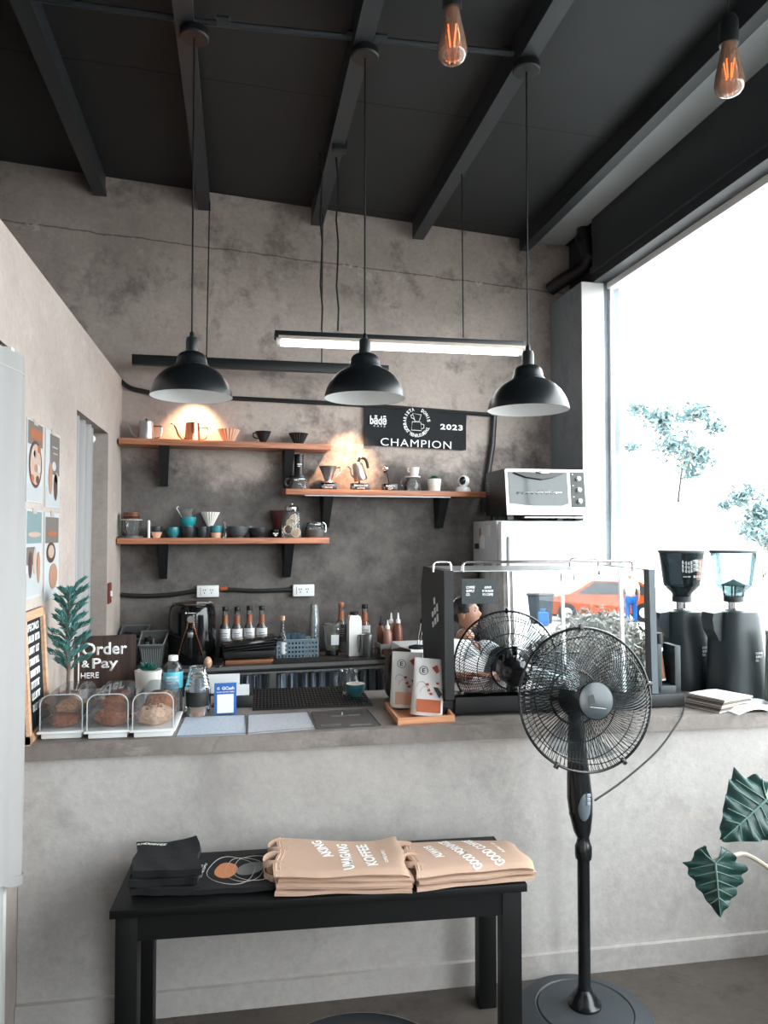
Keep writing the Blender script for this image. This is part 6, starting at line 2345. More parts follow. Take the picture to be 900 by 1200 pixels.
for k in range(6):
    m.box((0, 0, 0), (.008, .004, .03), 0, head @ T(-.045 + .018 * k, .058 - .002 * abs(k - 2.5), -.12) @ RX(90))
m.build('motor_vent', mat('vent_dark_grey', (70, 76, 80), .5), fan, smooth=0)
MB().hull([Vector((x - .012, y + .0, zf(832))) for x, y in ((-.03, -.03), (.022, -.03), (.022, .05), (-.03, .05))], [Vector((HC.x + x, HC.y + .1 + y, HC.z - .0)) for x, y in ((-.04, -.05), (.04, -.05), (.04, .06), (-.04, .06))]).build('neck_bracket', M_FANBLK, fan, smooth=0)
MB().lathe([(0, 0), (.012, 0), (.012, .04), (0, .04)], 14, head @ T(0, .07, -.13) @ RX(-90)).build('swivel_knob', M_FANBLK, fan)
pw = [Pz(801, 830, CZ + .01), Pz(800, 836, CZ + .006), Py(795, 846, 2.58), Py(770, 880, 2.52), Py(730, 915, 2.46), Py(697, 938, 2.42)]
MB().tube([v - FB for v in spline(pw, 6)], .0035, 6).build('power_cord', M_CORD, fan)

# ================================================================== potted elephant ear plant at the right edge
M_ALO = mat('elephant_ear_green', (26, 62, 58), .42, 0, .3, 12, .1)
M_VEIN = mat('pale_vein', (84, 116, 108), .55)
LPOT = Vector((1.98, 1.95, 0))
pt = thing('elephant_ear', 'potted plant with two large dark wavy arrow leaves at the picture edge', 'potted plant', LPOT, 0)
MB().lathe([(0, 0), (.11, 0), (.14, .24), (.15, .25), (.15, .28), (.135, .28), (.13, .25), (0, .24)], 32).build('pot', mat('dark_planter', (46, 48, 50), .6), pt)


def big_leaf(base, tip, width, normal, lobes, seed, path, lab):
    ax = tip - base
    L_ = ax.length
    ax.normalize()
    nz_ = (normal - ax * normal.dot(ax)).normalized()
    sx_ = ax.cross(nz_)
    rnd = random.Random(seed)
    ts = [-.30, -.26, -.18, -.08, 0, .08, .16, .24, .32, .40, .48, .56, .64, .72, .80, .88, .95, 1.0]

    def wid(t_):
        if t_ < 0:
            return .40 * (1 - (-t_ / .31) ** 2) ** .5 * .9
        return .50 * (1 - t_ ** 1.5) * (1 - .12 * t_) + .0
    m = MB()
    for sg in (-1, 1):
        rows = []
        for t_ in [ts[0] + (ts[-1] - ts[0]) * i / 44 for i in range(45)]:
            inner = 0 if t_ >= -.02 else .10 * min(1, (-t_) / .25) + .02
            w_ = wid(t_) * (1 + .11 * math.sin(t_ * 27 + sg) * .65) + .012
            row = []
            for k in range(6):
                f = k / 5
                x = (inner + (max(w_, inner + .01) - inner) * f) * width * sg
                z = -.10 * width * f + .05 * width * f * f * math.sin(t_ * 27 + sg) + .16 * width * abs(x / width) * .5 - .25 * L_ * t_ * t_ * .3
                row.append(m.bm.verts.new(base + ax * t_ * L_ + sx_ * x + nz_ * z))
            rows.append(row)
        for A, B_ in zip(rows, rows[1:]):
            for k in range(5):
                m.bm.faces.new((A[k], A[k + 1], B_[k + 1], B_[k]))
    bmesh.ops.remove_doubles(m.bm, verts=m.bm.verts[:], dist=.0006)
    lf_ = m.build('leaf', M_ALO, pt, lab, smooth=60, solid=.0015)
    m = MB()
    cz = lambda t_, x: base + ax * t_ * L_ + sx_ * x + nz_ * (-.10 * width * abs(x / width / .5) + .08 * abs(x) - .075 * L_ * t_ * t_ + .003)
    m.tube([cz(t_ / 10, 0) for t_ in range(0, 11)], [.004 - .0003 * i for i in range(11)], 6)
    for t_ in (.02, .16, .32, .48, .64):
        for sg in (-1, 1):
            w_ = wid(t_ + .1) * width * .86
            m.tube([cz(t_ + .12 * f, sg * w_ * f) for f in (0, .33, .66, 1)], [.0026, .0022, .0016, .001], 5)
    for sg in (-1, 1):
        m.tube([cz(0, 0), cz(-.12, sg * .13 * width), cz(-.24, sg * .22 * width)], [.003, .002, .001], 5)
    m.build('vein', M_VEIN, lf_)
    MB().tube([v - Vector() for v in spline(path, 8)], .007, 8).build('leaf_stalk', mat('pale_stalk', (150, 140, 122), .5), pt)


lp = lambda px, py, Y: Py(px, py, Y) - LPOT
b1 = lp(898, 937, 2.02)
big_leaf(b1, lp(850, 982, 1.98), .225, Vector((-.25, -1, .55)), 0, 1, [Vector((0, 0, .24)), lp(960, 1000, 2.05), lp(930, 955, 2.05), b1 + Vector((0, .01, -.004))], 'upper arrow shaped leaf')
b2 = lp(838, 1011, 1.96)
big_leaf(b2, lp(845, 1076, 1.92), .165, Vector((-.5, -1, .25)), 0, 2, [Vector((-.02, 0, .24)), lp(925, 1040, 2.05), lp(880, 1004, 2.02), lp(858, 1003, 1.98), b2 + Vector((0, .01, 0))], 'lower arrow shaped leaf')
b3 = Vector((.18, .1, .75))
big_leaf(b3, b3 + Vector((.12, -.1, -.28)), .26, Vector((.4, -1, .3)), 0, 3, [Vector((.03, 0, .24)), Vector((.1, .06, .55)), b3], None)

# ================================================================== curtains, posters, switch
M_CURT = mat('white_curtain_cloth', (152, 150, 149), .9, 0, .03, 20)
# large curtain in the near doorway
zt_, zb_ = Px(10, 409, -.69).z, Py(15, 1046, 2.5).z
cu = thing('door_curtain', 'big white curtain hanging in the near doorway at the picture edge', 'curtain', (-.72, 2.56, zb_), 0, 'white curtains on the left wall')
CHt = zt_ - zb_


def cur(u, v):
    y = -u * .95 * (1 - .0 * v)
    amp = .020
    x = .033 + amp * math.sin(u * 22 + .4 + .3 * math.sin(v * 5)) * (.7 + .3 * v) + .006 * math.sin(u * 47 + v * 3)
    return Vector((x, y - .02 * v * u + .02 * (1 - v), v * CHt + (1 - v) * (.30 * u) - .008 * math.sin(u * 22)))


MB().grid(cur, 120, 24, .002).build('cloth', M_CURT, cu)
MB().grid(lambda u, v: cur(u, 0) + Vector((.004, 0, v * .03)), 120, 1, .002).build('bottom_hem', M_CURT, cu)
MB().grid(lambda u, v: cur(u, .965) + Vector((.003, 0, v * .004)), 120, 1, .001).build('seam', mat('seam_grey', (168, 164, 160), .9), cu)
MB().tube([(.0, .02, CHt - .03), (.0, -1.1, CHt - .03)], .012, 10).build('curtain_rod', M_WHITEP, cu)
# bunched curtain in the far doorway
zt_ = Px(106, 497, -.80).z
cu2 = thing('door_curtain', 'narrow bunched white curtain hanging in the far doorway', 'curtain', (-.80, 3.70, .2), 0, 'white curtains on the left wall')
C2 = zt_ - .2


def cur2(u, v):
    return Vector((.02 + .035 * math.sin(u * 19 + .5) * (.8 + .2 * v), u * (.38 + .06 * v), v * C2 - .01 * u))


MB().grid(cur2, 70, 16, .002).build('cloth', M_CURT, cu2)
MB().tube([(.02, -.14, C2 - .09), (.02, .50, C2 - .09)], .011, 10).ball((.02, .50, C2 - .09), .022, 14, 10).build('curtain_rod', M_WHITEP, cu2)

# posters
PA = [((31.5, 488), (50.5, 500), (47, 592), (30, 586), 'upper food poster with an oval plate, nearest the big curtain'),
      ((53, 500), (69.5, 512), (67.5, 597), (51, 593), 'upper poster with grey background and drinks, farther from the big curtain'),
      ((29.5, 596), (49, 599), (47, 702), (27, 700), 'lower poster with teal top and glasses, nearest the big curtain'),
      ((51, 599), (67, 603), (66, 702), (49.5, 702), 'lower poster with round brown dishes, farther from the big curtain')]
M_P = {k: mat('poster_' + k, c, .6, 0, .06) for k, c in dict(white=(180, 184, 186), grey=(108, 100, 95), teal=(116, 136, 140), orange=(156, 92, 62), brown=(78, 54, 44), tan=(160, 122, 100), pale=(172, 175, 177), blush=(178, 154, 140)).items()}
M_P['teal'] = mat('poster_teal2', (116, 136, 140), .6)
YR = ((2.735, 2.95), (2.985, 3.215))
rows = []
for i, (a, b_, c, d, lb) in enumerate(PA):
    y0_, y1_ = YR[i % 2]
    zT = (Px(*a, PX0).z + Px(*b_, PX0).z) / 2
    zB = (Px(*c, PX0).z + Px(*d, PX0).z) / 2
    W_, H_ = y1_ - y0_, zT - zB
    t = thing('food_poster', lb, 'poster', (PX0 + .002, (y0_ + y1_) / 2, (zT + zB) / 2), 90, 'food posters on the left wall')
    MB().box((0, 0, 0), (W_, .002, H_)).build('sheet', M_P['white'], t, smooth=0)

    def patch(nm, col, x, z, w_, h_, oval=False, y=-.0016):
        m = MB()
        if oval:
            m.prism([(x + w_ / 2 * math.cos(R(k)), z + h_ / 2 * math.sin(R(k))) for k in range(0, 360, 15)], .0005, T(0, y, 0) @ FRONT)
        else:
            m.box((x, y, z), (w_, .0005, h_))
        return m.build(nm, M_P[col], t, smooth=0)
    if i == 0:
        patch('print_ground', 'grey', 0, H_ * .34, W_ * .9, H_ * .28)
        patch('print_ground', 'pale', 0, -H_ * .38, W_ * .9, H_ * .2)
        patch('orange_dish', 'orange', W_ * .05, H_ * .34, W_ * .7, H_ * .13, False, -.002)
        patch('plate_print', 'brown', 0, -H_ * .03, W_ * .8, H_ * .58, True, -.0022)
        patch('plate_print', 'blush', 0, -H_ * .03, W_ * .66, H_ * .50, True, -.0026)
        for k in range(7):
            patch('food_print', ['orange', 'white', 'tan', 'brown'][k % 4], W_ * (.2 * math.cos(k * 2.4)), -H_ * .03 + H_ * .2 * math.cos(k * .9), W_ * .2, H_ * .1, True, -.003)
    elif i == 1:
        patch('print_ground', 'grey', W_ * .12, H_ * .2, W_ * .66, H_ * .52)
        patch('print_ground', 'pale', 0, -H_ * .36, W_ * .92, H_ * .24)
        for x, z, h_, cl in ((-.18, -.12, .42, 'tan'), (.18, -.22, .36, 'brown'), (.05, .05, .12, 'white'), (.22, -.1, .14, 'blush')):
            patch('drink_print', cl, W_ * x, H_ * z, W_ * .26, H_ * h_, True, -.0024)
        patch('caption_print', 'white', W_ * .1, H_ * .3, W_ * .36, H_ * .015, False, -.0024)
        patch('caption_print', 'white', W_ * .14, H_ * .22, W_ * .28, H_ * .012, False, -.0024)
    elif i == 2:
        patch('print_ground', 'teal', 0, H_ * .3, W_ * .9, H_ * .36)
        patch('print_ground', 'grey', -W_ * .2, -H_ * .02, W_ * .5, H_ * .2)
        patch('print_ground', 'pale', 0, -H_ * .34, W_ * .9, H_ * .26)
        patch('ribbon_print', 'blush', 0, H_ * .22, W_ * .8, H_ * .06, True, -.0022)
        for x, z, h_, cl in ((-.24, -.12, .3, 'brown'), (.02, -.08, .3, 'blush'), (.26, -.16, .36, 'tan')):
            patch('glass_print', cl, W_ * x, H_ * z, W_ * .2, H_ * h_, True, -.0026)
    else:
        patch('print_ground', 'grey', 0, H_ * .3, W_ * .9, H_ * .3)
        patch('ribbon_print', 'orange', 0, H_ * .26, W_ * .7, H_ * .06, True, -.0022)
        patch('dish_print', 'brown', -W_ * .08, H_ * .04, W_ * .6, H_ * .24, True, -.0024)
        patch('dish_print', 'blush', -W_ * .08, H_ * .05, W_ * .4, H_ * .15, True, -.0028)
        patch('dish_print', 'tan', W_ * .1, -H_ * .24, W_ * .56, H_ * .30, True, -.0024)
    MB().box((0, -.0022, H_ / 2 - .004), (W_ * .25, .001, .02)).build('tape', mat('clear_tape', (172, 164, 158), .4), t, smooth=0)
p = Px(127, 695, PX0)
t = thing('light_switch', 'red brown light switch plate on the wall beside the far doorway', 'switch', (PX0 + .001, p.y, p.z), 90)
MB().box((0, -.005, 0), (.085, .010, .115), .003).build('plate', mat('red_brown_plate', (104, 48, 34), .45), t)
MB().box((.012, -.013, -.004), (.03, .008, .03), .002).build('rocker', M_WHITEP, t)

# ================================================================== round stool at the bottom edge
sp_ = Pz(405, 1185, .62)
st_ = thing('round_stool', 'black round stool seat just showing at the bottom edge', 'stool', Vector((sp_.x, sp_.y - .20, 0)), 0)
MB().lathe([(0, .565), (.19, .565), (.205, .575), (.21, .595), (.206, .612), (.192, .62), (.17, .614), (0, .610)], 56).build('seat', mat('black_vinyl', (24, 27, 30), .3), st_)
for k in range(4):
    a = R(45 + 90 * k)
    MB().tube([(.13 * math.cos(a), .13 * math.sin(a), .57), (.19 * math.cos(a), .19 * math.sin(a), 0)], .012, 10).build('leg', M_BLKMET, st_)
MB().tube([(.165 * math.cos(R(a)), .165 * math.sin(R(a)), .22) for a in range(0, 360, 10)], .007, 8, True).build('foot_ring', M_BLKMET, st_)
# ================================================================== outside the window (seen through it and in the mirror panel)
struct(MB().box((17, -18, -.16), (60, 80, .1)).build('ground_outside', mat('pale_pavement', (150, 148, 146), .9, 0, .08, 2), smooth=0))


def leaf_cloud(m, c, r, n, size, rnd, shell=.45):
    for _ in range(n):
        d = Vector((rnd.gauss(0, 1), rnd.gauss(0, 1), rnd.gauss(0, 1))).normalized()
        q = c + Vector((d.x * r[0], d.y * r[1], d.z * r[2])) * rnd.uniform(shell, 1)
        a = Vector((rnd.gauss(0, 1), rnd.gauss(0, 1), rnd.gauss(0, 1))).normalized() * size * rnd.uniform(.6, 1.3)
        b_ = a.cross(Vector((rnd.gauss(0, 1), rnd.gauss(0, 1), rnd.gauss(0, 1))).normalized()) * .45
        vs = [m.bm.verts.new(v) for v in (q - a, q + b_, q + a, q - b_)]
        m.bm.faces.new(vs)


M_TREE = mat('pale_tree_leaf', (112, 136, 138), .6, 0, .25, 3)
M_BUSH = mat('hedge_leaf', (100, 98, 92), .7, 0, .6, 9, 0, .2)
M_TRUNK = mat('tree_bark', (176, 168, 160), .9)


def tree(clusters, trunk_at, label, seed):
    rnd = random.Random(seed)
    root = Vector(trunk_at)
    t = thing('street_tree', label, 'tree', root, 0, 'trees outside the window')
    m = MB()
    cs = []
    for (px, py, Y, rpx, n) in clusters:
        c = Py(px, py, Y) - root
        s_ = S(c + root)
        r_ = rpx * s_
        leaf_cloud(m, c, (r_ * 1.1, r_ * 1.1, r_ * .75), int(n * 2.2), .052, rnd, .1)
        cs.append(c)
    m.build('foliage', M_TREE, t, smooth=0)
    m = MB()
    top = sum(cs, Vector()) / len(cs)
    m.tube(spline([(0, 0, -.1), (.05, 0, top.z * .35), top + Vector((0, 0, -.9))], 6), [.12] * 6 + [.08] * 7, 10)
    for c in cs:
        m.tube(spline([top + Vector((0, 0, -1.0)), (top + c) / 2 + Vector((0, 0, -.2)), c], 4), .018, 6)
    m.build('trunk', M_TRUNK, t)


tree([(745, 480, 9, 10, 60), (775, 490, 9, 24, 240), (815, 483, 9, 20, 190), (790, 520, 9, 30, 260), (820, 535, 9, 20, 170), (838, 500, 9, 14, 70), (806, 552, 9, 16, 90), (742, 523, 9, 9, 70)], (Py(805, 700, 9.0).x, 9.0, -.1), 'pale leafy tree seen through the window above the grinders', 2)
tree([(870, 580, 9.5, 18, 200), (893, 600, 9.5, 20, 260), (880, 620, 9.5, 20, 240), (915, 580, 9.5, 22, 240), (850, 592, 9.5, 9, 50), (905, 635, 9.5, 16, 160), (940, 610, 9.5, 30, 320)], (Py(925, 700, 9.5).x, 9.5, -.1), 'pale tree at the picture edge beyond the window', 3)

# hedge and street opposite the mirror
rnd = random.Random(12)
for i, (px, py, D, r_, lb) in enumerate(((632, 765, 8.6, .46, 'rounded pale hedge shrub at the left of the mirrored street'), (662, 748, 8.0, .52, 'pale hedge shrub reflected left of the tall middle bush'), (700, 722, 8.8, .62, 'tallest pale hedge shrub, in the middle of the mirrored street'), (733, 745, 7.8, .52, 'pale hedge shrub reflected behind the fan cage'), (757, 765, 7.2, .48, 'pale hedge shrub reflected at the right mirror edge'))):
    c = Prefl(px, py, D)
    t = thing('hedge_shrub', lb, 'shrub', (c.x, c.y, -.1), 0, 'hedge shrubs outside')
    m = MB()
    zc_ = max(.4, c.z)
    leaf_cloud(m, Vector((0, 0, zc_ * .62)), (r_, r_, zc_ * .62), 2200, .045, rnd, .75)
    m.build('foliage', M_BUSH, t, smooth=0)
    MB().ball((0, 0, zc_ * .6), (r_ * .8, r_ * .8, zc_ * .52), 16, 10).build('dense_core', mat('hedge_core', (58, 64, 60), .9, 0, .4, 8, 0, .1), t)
    MB().tube([(0, 0, 0), (0, 0, zc_ * .5)], .03, 8).build('stem', M_TRUNK, t)

# orange car, white truck
M_ORANGE = mat('orange_car_paint', (124, 50, 12), .6, 0, .03, 9, 0, .1)
M_DKGLASS = mat('dark_car_glass', (28, 32, 36), .5, 0, .1, 9, 0, .15)
M_TYRE = mat('tyre_rubber', (26, 28, 30), .9, 0, .1, 9, 0, .1)


def wheel(t, x, y, r_):
    w_ = MB().lathe([(r_ * .55, -.09), (r_, -.09), (r_, .09), (r_ * .55, .09)], 28, T(x, y, r_) @ RX(90)).build('wheel', M_TYRE, t)
    m = MB().lathe([(0, -.06), (r_ * .6, -.07), (r_ * .6, .07), (0, .06)], 24, T(x, y, r_) @ RX(90))
    for k in range(5):
        m.box((0, 0, 0), (r_ * .12, .2, r_ * .9), 0, T(x, y, r_) @ RY(72 * k))
    m.build('hub_cap', M_STEEL, w_)


pw_ = Prefl(752, 727, 27)
pv_ = Prefl(672, 727, 27.5)
dv = (pv_ - pw_)
ang_ = math.degrees(math.atan2(dv.y, dv.x))
car = thing('orange_car', 'orange car with dark windows parked across the street, seen in the mirror panel', 'car', Vector((pw_.x, pw_.y, -.11)), ang_)
gz = -.11
prof = [(-.7, .3), (-.75, .75), (-.5, .95), (.1, 1.42), (1.7, 1.48), (2.5, 1.0), (3.4, .86), (3.5, .4), (3.4, .28)]
MB().prism(prof, 1.7, T(0, .85, 0) @ FRONT).build('car_body', M_ORANGE, car, smooth=0)
MB().prism([(-.3, .95), (.15, 1.36), (1.65, 1.42), (2.3, 1.0)], 1.74, T(0, .87, 0) @ FRONT).build('window_band', M_DKGLASS, car, smooth=0)
for x in (0, 2.65):
    for y in (-.8, .8):
        wheel(car, x, y, .33)
c = Prefl(680, 722, 31)
tk = thing('white_truck', 'white truck facing the shop, seen in the mirror panel above the hedge', 'truck', Vector((c.x, c.y - .5, gz)), math.degrees(math.atan2(c.y, c.x)) + 90)
MB().box((0, 1.2, 1.35), (1.9, 2.6, 2.0), .12).build('cab', mat('white_truck_paint', (230, 232, 232), .35), tk)
MB().box((0, -.11, 1.75), (1.6, .04, .75), .02).build('windscreen', M_DKGLASS, tk)
MB().box((0, -.12, .62), (1.7, .06, .3), .02).build('bumper', M_ORANGE, tk)
m = MB()
for x in (-.75, .75):
    m.ball((x, -.12, .98), (.14, .05, .1), 12, 8)
m.build('headlight', M_CHROME, tk)
for x in (-.8, .8):
    m = MB().lathe([(0, -.1), (.4, -.1), (.4, .1), (0, .1)], 24, T(x, .7, .4) @ RY(90)).build('wheel', M_TYRE, tk)
m = MB()
for x in (-1.0, 1.0):
    m.box((x, -.12, 1.9), (.14, .05, .4), .02)
    m.tube([(x * .92, -.05, 1.7), (x, -.12, 1.8)], .02, 6)
m.build('wing_mirror', M_PLBLK, tk)
c = Prefl(634, 722, 26)
bn_ = thing('wheelie_bin', 'dark grey wheeled bin at the far kerb, seen in the mirror panel', 'bin', Vector((c.x, c.y, gz)), ang_)
MB().box((0, 0, .5), (.9, .8, .95), .05, None, .8).build('bin_body', mat('bin_grey', (36, 42, 48), .7, 0, .1, 9, 0, .1), bn_)
MB().box((0, 0, 1.02), (.98, .9, .1), .04).build('lid', M_BLACK, bn_)
c = Prefl(637, 724, 24.5)
jg = thing('blue_jerrycan', 'bright blue jerrycan standing before the grey wheeled bin', 'jerrycan', Vector((c.x, c.y, gz)), ang_)
MB().box((0, 0, .24), (.34, .24, .46), .06).build('can_body', mat('bright_blue_plastic', (14, 66, 116), .6, 0, .1, 9, 0, .1), jg)
MB().lathe([(0, .46), (.06, .46), (.06, .56), (0, .56)], 16).tube([(.1, 0, .46), (.1, 0, .54), (-.1, 0, .56)], .025, 8).build('neck', mat('bright_blue_plastic', (14, 66, 116), .6, 0, .1, 9, 0, .1), jg)
sb = Prefl(690, 690, 40)
shop = thing('street_shop', 'pale shop front with green and orange awning stripes across the street', 'building', Vector((sb.x, sb.y - 4.5, gz)), math.degrees(math.atan2(sb.y, sb.x)) + 90)
MB().box((0, 1.5, 2.2), (18, 3, 4.4)).build('facade', mat('pale_facade', (226, 226, 224), .8, 0, .05, 1), shop, smooth=0)
for k, (cl, z) in enumerate((((44, 92, 78), 2.9), ((150, 62, 34), 2.65))):
    MB().box((0, -.5, z), (16, 1.0, .07), 0, RX(-12)).build('awning_stripe', mat('awning_%s' % ['green', 'orange'][k], cl, .7), shop, smooth=0)
m = MB()
for k in range(6):
    m.box((-7 + 2.8 * k, -.03, 1.3), (1.5, .06, 1.7))
m.build('shop_window', M_DKGLASS, shop, smooth=0)


# ------------------------------------------------------------------ people (both seen in the mirror panel)
def skin_mesh(name, joints, bones, mt, parent, label=None, sub=2, root=0):
    me = bpy.data.meshes.new(name)
    me.from_pydata([j[0] for j in joints], bones, [])
    o = bpy.data.objects.new(name, me)
    COL.objects.link(o)
    md = o.modifiers.new('skin', 'SKIN')
    md.use_smooth_shade = True
    sv = me.skin_vertices[0].data
    for i, j in enumerate(joints):
        r_ = j[1]
        sv[i].radius = (r_, r_) if not isinstance(r_, tuple) else r_
        sv[i].use_root = (i == root)
    ms = o.modifiers.new('sub', 'SUBSURF')
    ms.levels = ms.render_levels = sub
    me.materials.append(mt)
    bpy.context.view_layer.update()
    dg = bpy.context.evaluated_depsgraph_get()
    nm = bpy.data.meshes.new_from_object(o.evaluated_get(dg))
    bpy.data.objects.remove(o)
    o = bpy.data.objects.new(name, nm)
    COL.objects.link(o)
    for p_ in nm.polygons:
        p_.use_smooth = True
    if parent is not None:
        o.parent = parent
    if label:
        o['label'] = label
    return o


def head_into(bm, c, rz, tilt=0, s=1.0):
    """a head with brow, nose, lips, chin and ears, facing local -Y, added to bm"""
    M = T(*c) @ RZ(rz) @ RX(tilt) @ Matrix.Scale(s, 4)

    def fn(u, v):
        a, b_ = u * 2 * math.pi, v * math.pi
        x, y, z = .076 * math.sin(b_) * math.cos(a), .096 * math.sin(b_) * math.sin(a), .118 * math.cos(b_)
        if z < 0:
            k = 1 - .38 * (-z / .118) ** 1.5
            x *= k
            if y > 0:
                y *= 1 - .45 * (-z / .118)
        if y < 0:
            fx = math.exp(-(x / .016) ** 2)
            y -= .024 * fx * math.exp(-((z + .012) / .02) ** 2)          # nose
            y -= .006 * math.exp(-(x / .024) ** 2) * math.exp(-((z + .052) / .009) ** 2)   # lips
            y -= .010 * math.exp(-(x / .03) ** 2) * math.exp(-((z + .088) / .02) ** 2)     # chin
            y += .010 * math.exp(-((abs(x) - .032) / .013) ** 2) * math.exp(-((z - .014) / .012) ** 2)   # eye sockets
            y -= .005 * math.exp(-((z - .036) / .01) ** 2)               # brow
        return M @ Vector((x, y, z))
    m = MB()
    m.bm.free()
    m.bm = bm
    m.grid(fn, 40, 32)
    for sg in (-1, 1):
        m.ball((0, 0, 0), (.010, .022, .034), 12, 8, M @ T(sg * .074, .008, -.004))
    return M


# seated customer: white t-shirt, leaning on a table, looking over his shoulder at the street
hv = Prefl(545, 719, 5.45)
face_to = 62
ps = thing('person', 'seated person with black hair and white t-shirt leaning on a table in the mirror', 'person', Vector((hv.x, hv.y, 0)), 0)
HZ = hv.z
P_ = lambda x, y, z: Vector((x, y, z))
J = [(P_(-.06, -.16, .50), .13), (P_(-.04, -.10, .70), .12), (P_(-.02, -.03, .90), .135), (P_(0, .0, HZ - .19), .085), (P_(0, .0, HZ - .10), .052),
     (P_(.19, .03, HZ - .25), .058), (P_(.26, .17, HZ - .42), .044), (P_(.12, .36, HZ - .41), .033), (P_(.06, .41, HZ - .40), .024),
     (P_(-.19, .0, HZ - .25), .058), (P_(-.26, .14, HZ - .44), .044), (P_(-.10, .34, HZ - .41), .033), (P_(-.04, .39, HZ - .40), .024),
     (P_(.10, .02, .50), .085), (P_(.16, .40, .52), .066), (P_(.17, .42, .12), .048), (P_(.17, .50, .05), .036),
     (P_(-.16, .02, .50), .085), (P_(-.18, .38, .52), .066), (P_(-.2, .36, .12), .048), (P_(-.2, .45, .05), .036)]
Bn = [(0, 1), (1, 2), (2, 3), (3, 4), (2, 5), (5, 6), (6, 7), (7, 8), (2, 9), (9, 10), (10, 11), (11, 12), (0, 13), (13, 14), (14, 15), (15, 16), (0, 17), (17, 18), (18, 19), (19, 20)]
bd_ = skin_mesh('body', J, Bn, M_SKIN, None)
bmm = bmesh.new()
bmm.from_mesh(bd_.data)
HM = head_into(bmm, (0, .02, HZ), 180 - face_to, -6)
for hb_, sg in (((.06, .41, HZ - .40), 1), ((-.04, .39, HZ - .40), -1)):
    mm = MB(); mm.bm.free(); mm.bm = bmm
    hb_ = Vector(hb_)
    for k in range(4):
        d = Vector((-sg * (.55 + .12 * k), .8 - .14 * k, 0)).normalized()
        l_ = (.075, .085, .08, .062)[k]
        st0 = hb_ + Vector((-sg * .018 * k * .3, -.012 * k + .02, .004))
        mm.tube([st0, st0 + d * l_ * .5 + Vector((0, 0, .012)), st0 + d * l_ * .85 + Vector((0, 0, .004)), st0 + d * l_ + Vector((0, 0, -.006))], [.0095, .009, .008, .006], 8)
    mm.tube([hb_ + Vector((sg * .012, -.01, .006)), hb_ + Vector((sg * .01, .035, .02)), hb_ + Vector((-sg * .004, .062, .016))], [.011, .010, .007], 8)
bmm.to_mesh(bd_.data)
bmm.free()
for p_ in bd_.data.polygons:
    p_.use_smooth = True
bd_.parent = ps
m = MB()
m.grid(lambda u, v: HM @ (lambda a, b_: Vector((.083 * math.sin(b_) * math.cos(a), .010 + .099 * math.sin(b_) * math.sin(a), .012 + .120 * math.cos(b_) + .004 * math.sin(a * 9) * math.sin(b_))))(u * 2 * math.pi, v * math.pi * (.52)), 40, 14)
for vtx in m.bm.verts:
    l = HM.inverted() @ vtx.co
    if l.y < -.05 and l.z < .055:
        l.y = -.05 - (l.y + .05) * .2
        vtx.co = HM @ l
for a_ in (0, 1):
    m.ball((0, 0, 0), (.07, .055, .07), 16, 10, HM @ T(0, .052, .0))
    break
m.build('hair', M_HAIR, ps)
m = MB()
for sg in (-1, 1):
    m.ball((0, 0, 0), (.010, .006, .006), 10, 8, HM @ T(sg * .031, -.080, .014))
    m.box((0, 0, 0), (.032, .006, .006), .001, HM @ T(sg * .031, -.089, .036))
m.build('eyes', M_HAIR, ps)
Tj = [(J[0][0] + P_(0, 0, .03), .145), (J[1][0], .136), (J[2][0], .150), (J[3][0] + P_(0, 0, -.02), .080),
      (J[5][0], .074), (P_(.235, .11, HZ - .345), .068), (J[9][0], .074), (P_(-.235, .09, HZ - .355), .068)]
skin_mesh('white_tshirt', Tj, [(0, 1), (1, 2), (2, 3), (2, 4), (4, 5), (2, 6), (6, 7)], mat('white_cotton', (226, 226, 226), .9), ps)
Lj = [(J[0][0] + P_(0, 0, -.02), .142), (J[13][0], .098), (J[14][0], .080), (J[15][0] + P_(0, 0, .03), .062), (J[17][0], .098), (J[18][0], .080), (J[19][0] + P_(0, 0, .03), .062)]
skin_mesh('jeans', Lj, [(0, 1), (1, 2), (2, 3), (0, 4), (4, 5), (5, 6)], mat('dark_denim', (52, 62, 84), .9), ps)
for x in (.17, -.2):
    MB().ball((x, .50 if x > 0 else .45, .045), (.045, .12, .045), 16, 10).build('shoe', M_BLACK, ps)
# stool under him and table before him
sx_ = thing('round_stool', 'black stool carrying the seated person in the mirror panel', 'stool', Vector((hv.x - .05, hv.y - .08, 0)), 0)
MB().lathe([(0, .36), (.18, .36), (.185, .385), (.17, .40), (0, .40)], 36).build('seat', M_BLACK, sx_)
for k in range(4):
    a = R(45 + 90 * k)
    MB().tube([(.12 * math.cos(a), .12 * math.sin(a), .36), (.17 * math.cos(a), .17 * math.sin(a), 0)], .012, 8).build('leg', M_BLKMET, sx_)
tb = thing('cafe_table', 'dark table the seated person leans on, seen in the mirror panel', 'table', Vector((hv.x + .05, hv.y + .47, 0)), 0)
tzz = HZ - .445
MB().box((0, 0, tzz - .015), (.62, .5, .03), .006).build('table_top', M_DARKWOOD, tb)
MB().tube([(0, .12, 0), (0, .12, tzz - .03)], .03, 14).build('leg', M_BLKMET, tb)
MB().lathe([(0, 0), (.2, 0), (.2, .015), (.03, .03), (0, .03)], 32, T(0, .12, 0)).build('foot', M_BLKMET, tb)

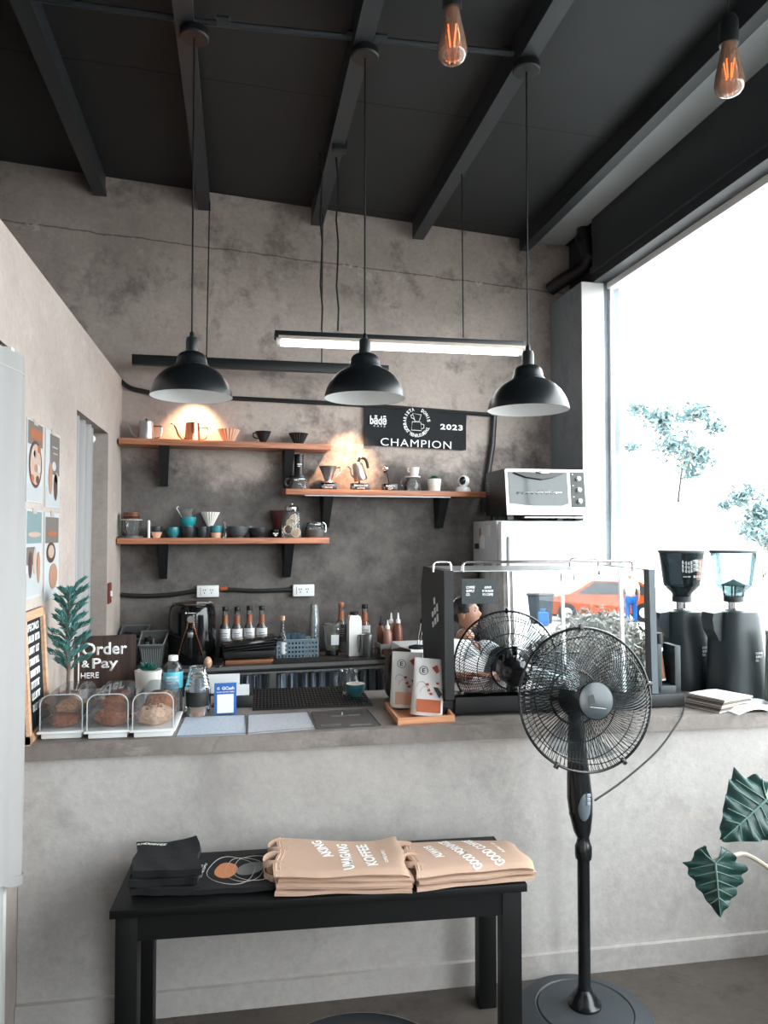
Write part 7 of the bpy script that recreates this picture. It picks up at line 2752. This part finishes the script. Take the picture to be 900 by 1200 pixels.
# passer-by in white shirt and blue trousers with his back to the shop
c = Prefl(740, 727, 24)
pb = thing('person', 'person in white shirt and bright blue trousers by the orange car', 'person', Vector((c.x, c.y, gz)), ang_)
J2 = [(P_(0, 0, .92), .14), (P_(0, 0, 1.12), .13), (P_(0, 0, 1.34), .15), (P_(0, 0, 1.48), .06), (P_(.20, 0, 1.38), .06), (P_(.27, .03, 1.10), .045), (P_(.25, .12, .86), .035), (P_(.25, .15, .78), .025),
      (P_(-.20, 0, 1.38), .06), (P_(-.27, .03, 1.10), .045), (P_(-.25, .12, .86), .035), (P_(-.25, .15, .78), .025), (P_(.10, 0, .86), .09), (P_(.11, .02, .48), .065), (P_(.11, -.02, .08), .045), (P_(-.10, 0, .86), .09), (P_(-.11, .02, .48), .065), (P_(-.11, -.02, .08), .045)]
b2_ = skin_mesh('body', J2, [(0, 1), (1, 2), (2, 3), (2, 4), (4, 5), (5, 6), (6, 7), (2, 8), (8, 9), (9, 10), (10, 11), (0, 12), (12, 13), (13, 14), (0, 15), (15, 16), (16, 17)], M_SKIN, pb, None, 1)
bmm = bmesh.new()
bmm.from_mesh(b2_.data)
HM2 = head_into(bmm, (0, .01, 1.64), 180, 8)
bmm.to_mesh(b2_.data)
bmm.free()
for p_ in b2_.data.polygons:
    p_.use_smooth = True
MB().grid(lambda u, v: HM2 @ (lambda a, b_: Vector((.084 * math.sin(b_) * math.cos(a), .012 + .1 * math.sin(b_) * math.sin(a), .012 + .122 * math.cos(b_))))(u * 2 * math.pi, v * math.pi * .55), 28, 10).build('white_cap', M_WHITE, pb)
skin_mesh('white_shirt', [(J2[0][0], .155), (J2[1][0], .15), (J2[2][0], .165), (J2[4][0], .075), (P_(.26, .02, 1.18), .065), (J2[8][0], .075), (P_(-.26, .02, 1.18), .065)], [(0, 1), (1, 2), (2, 3), (3, 4), (2, 5), (5, 6)], mat('white_cotton', (226, 226, 226), .9), pb, None, 1)
skin_mesh('blue_trousers', [(P_(0, 0, .9), .155), (J2[12][0], .11), (J2[13][0], .085), (P_(.11, -.02, .1), .07), (J2[15][0], .11), (J2[16][0], .085), (P_(-.11, -.02, .1), .07)], [(0, 1), (1, 2), (2, 3), (0, 4), (4, 5), (5, 6)], mat('bright_blue_cloth', (14, 62, 112), .9, 0, .1, 9, 0, .1), pb, None, 1)
for x in (.11, -.11):
    MB().ball((x, .03, .045), (.045, .12, .045), 14, 8).build('shoe', M_BLACK, pb)
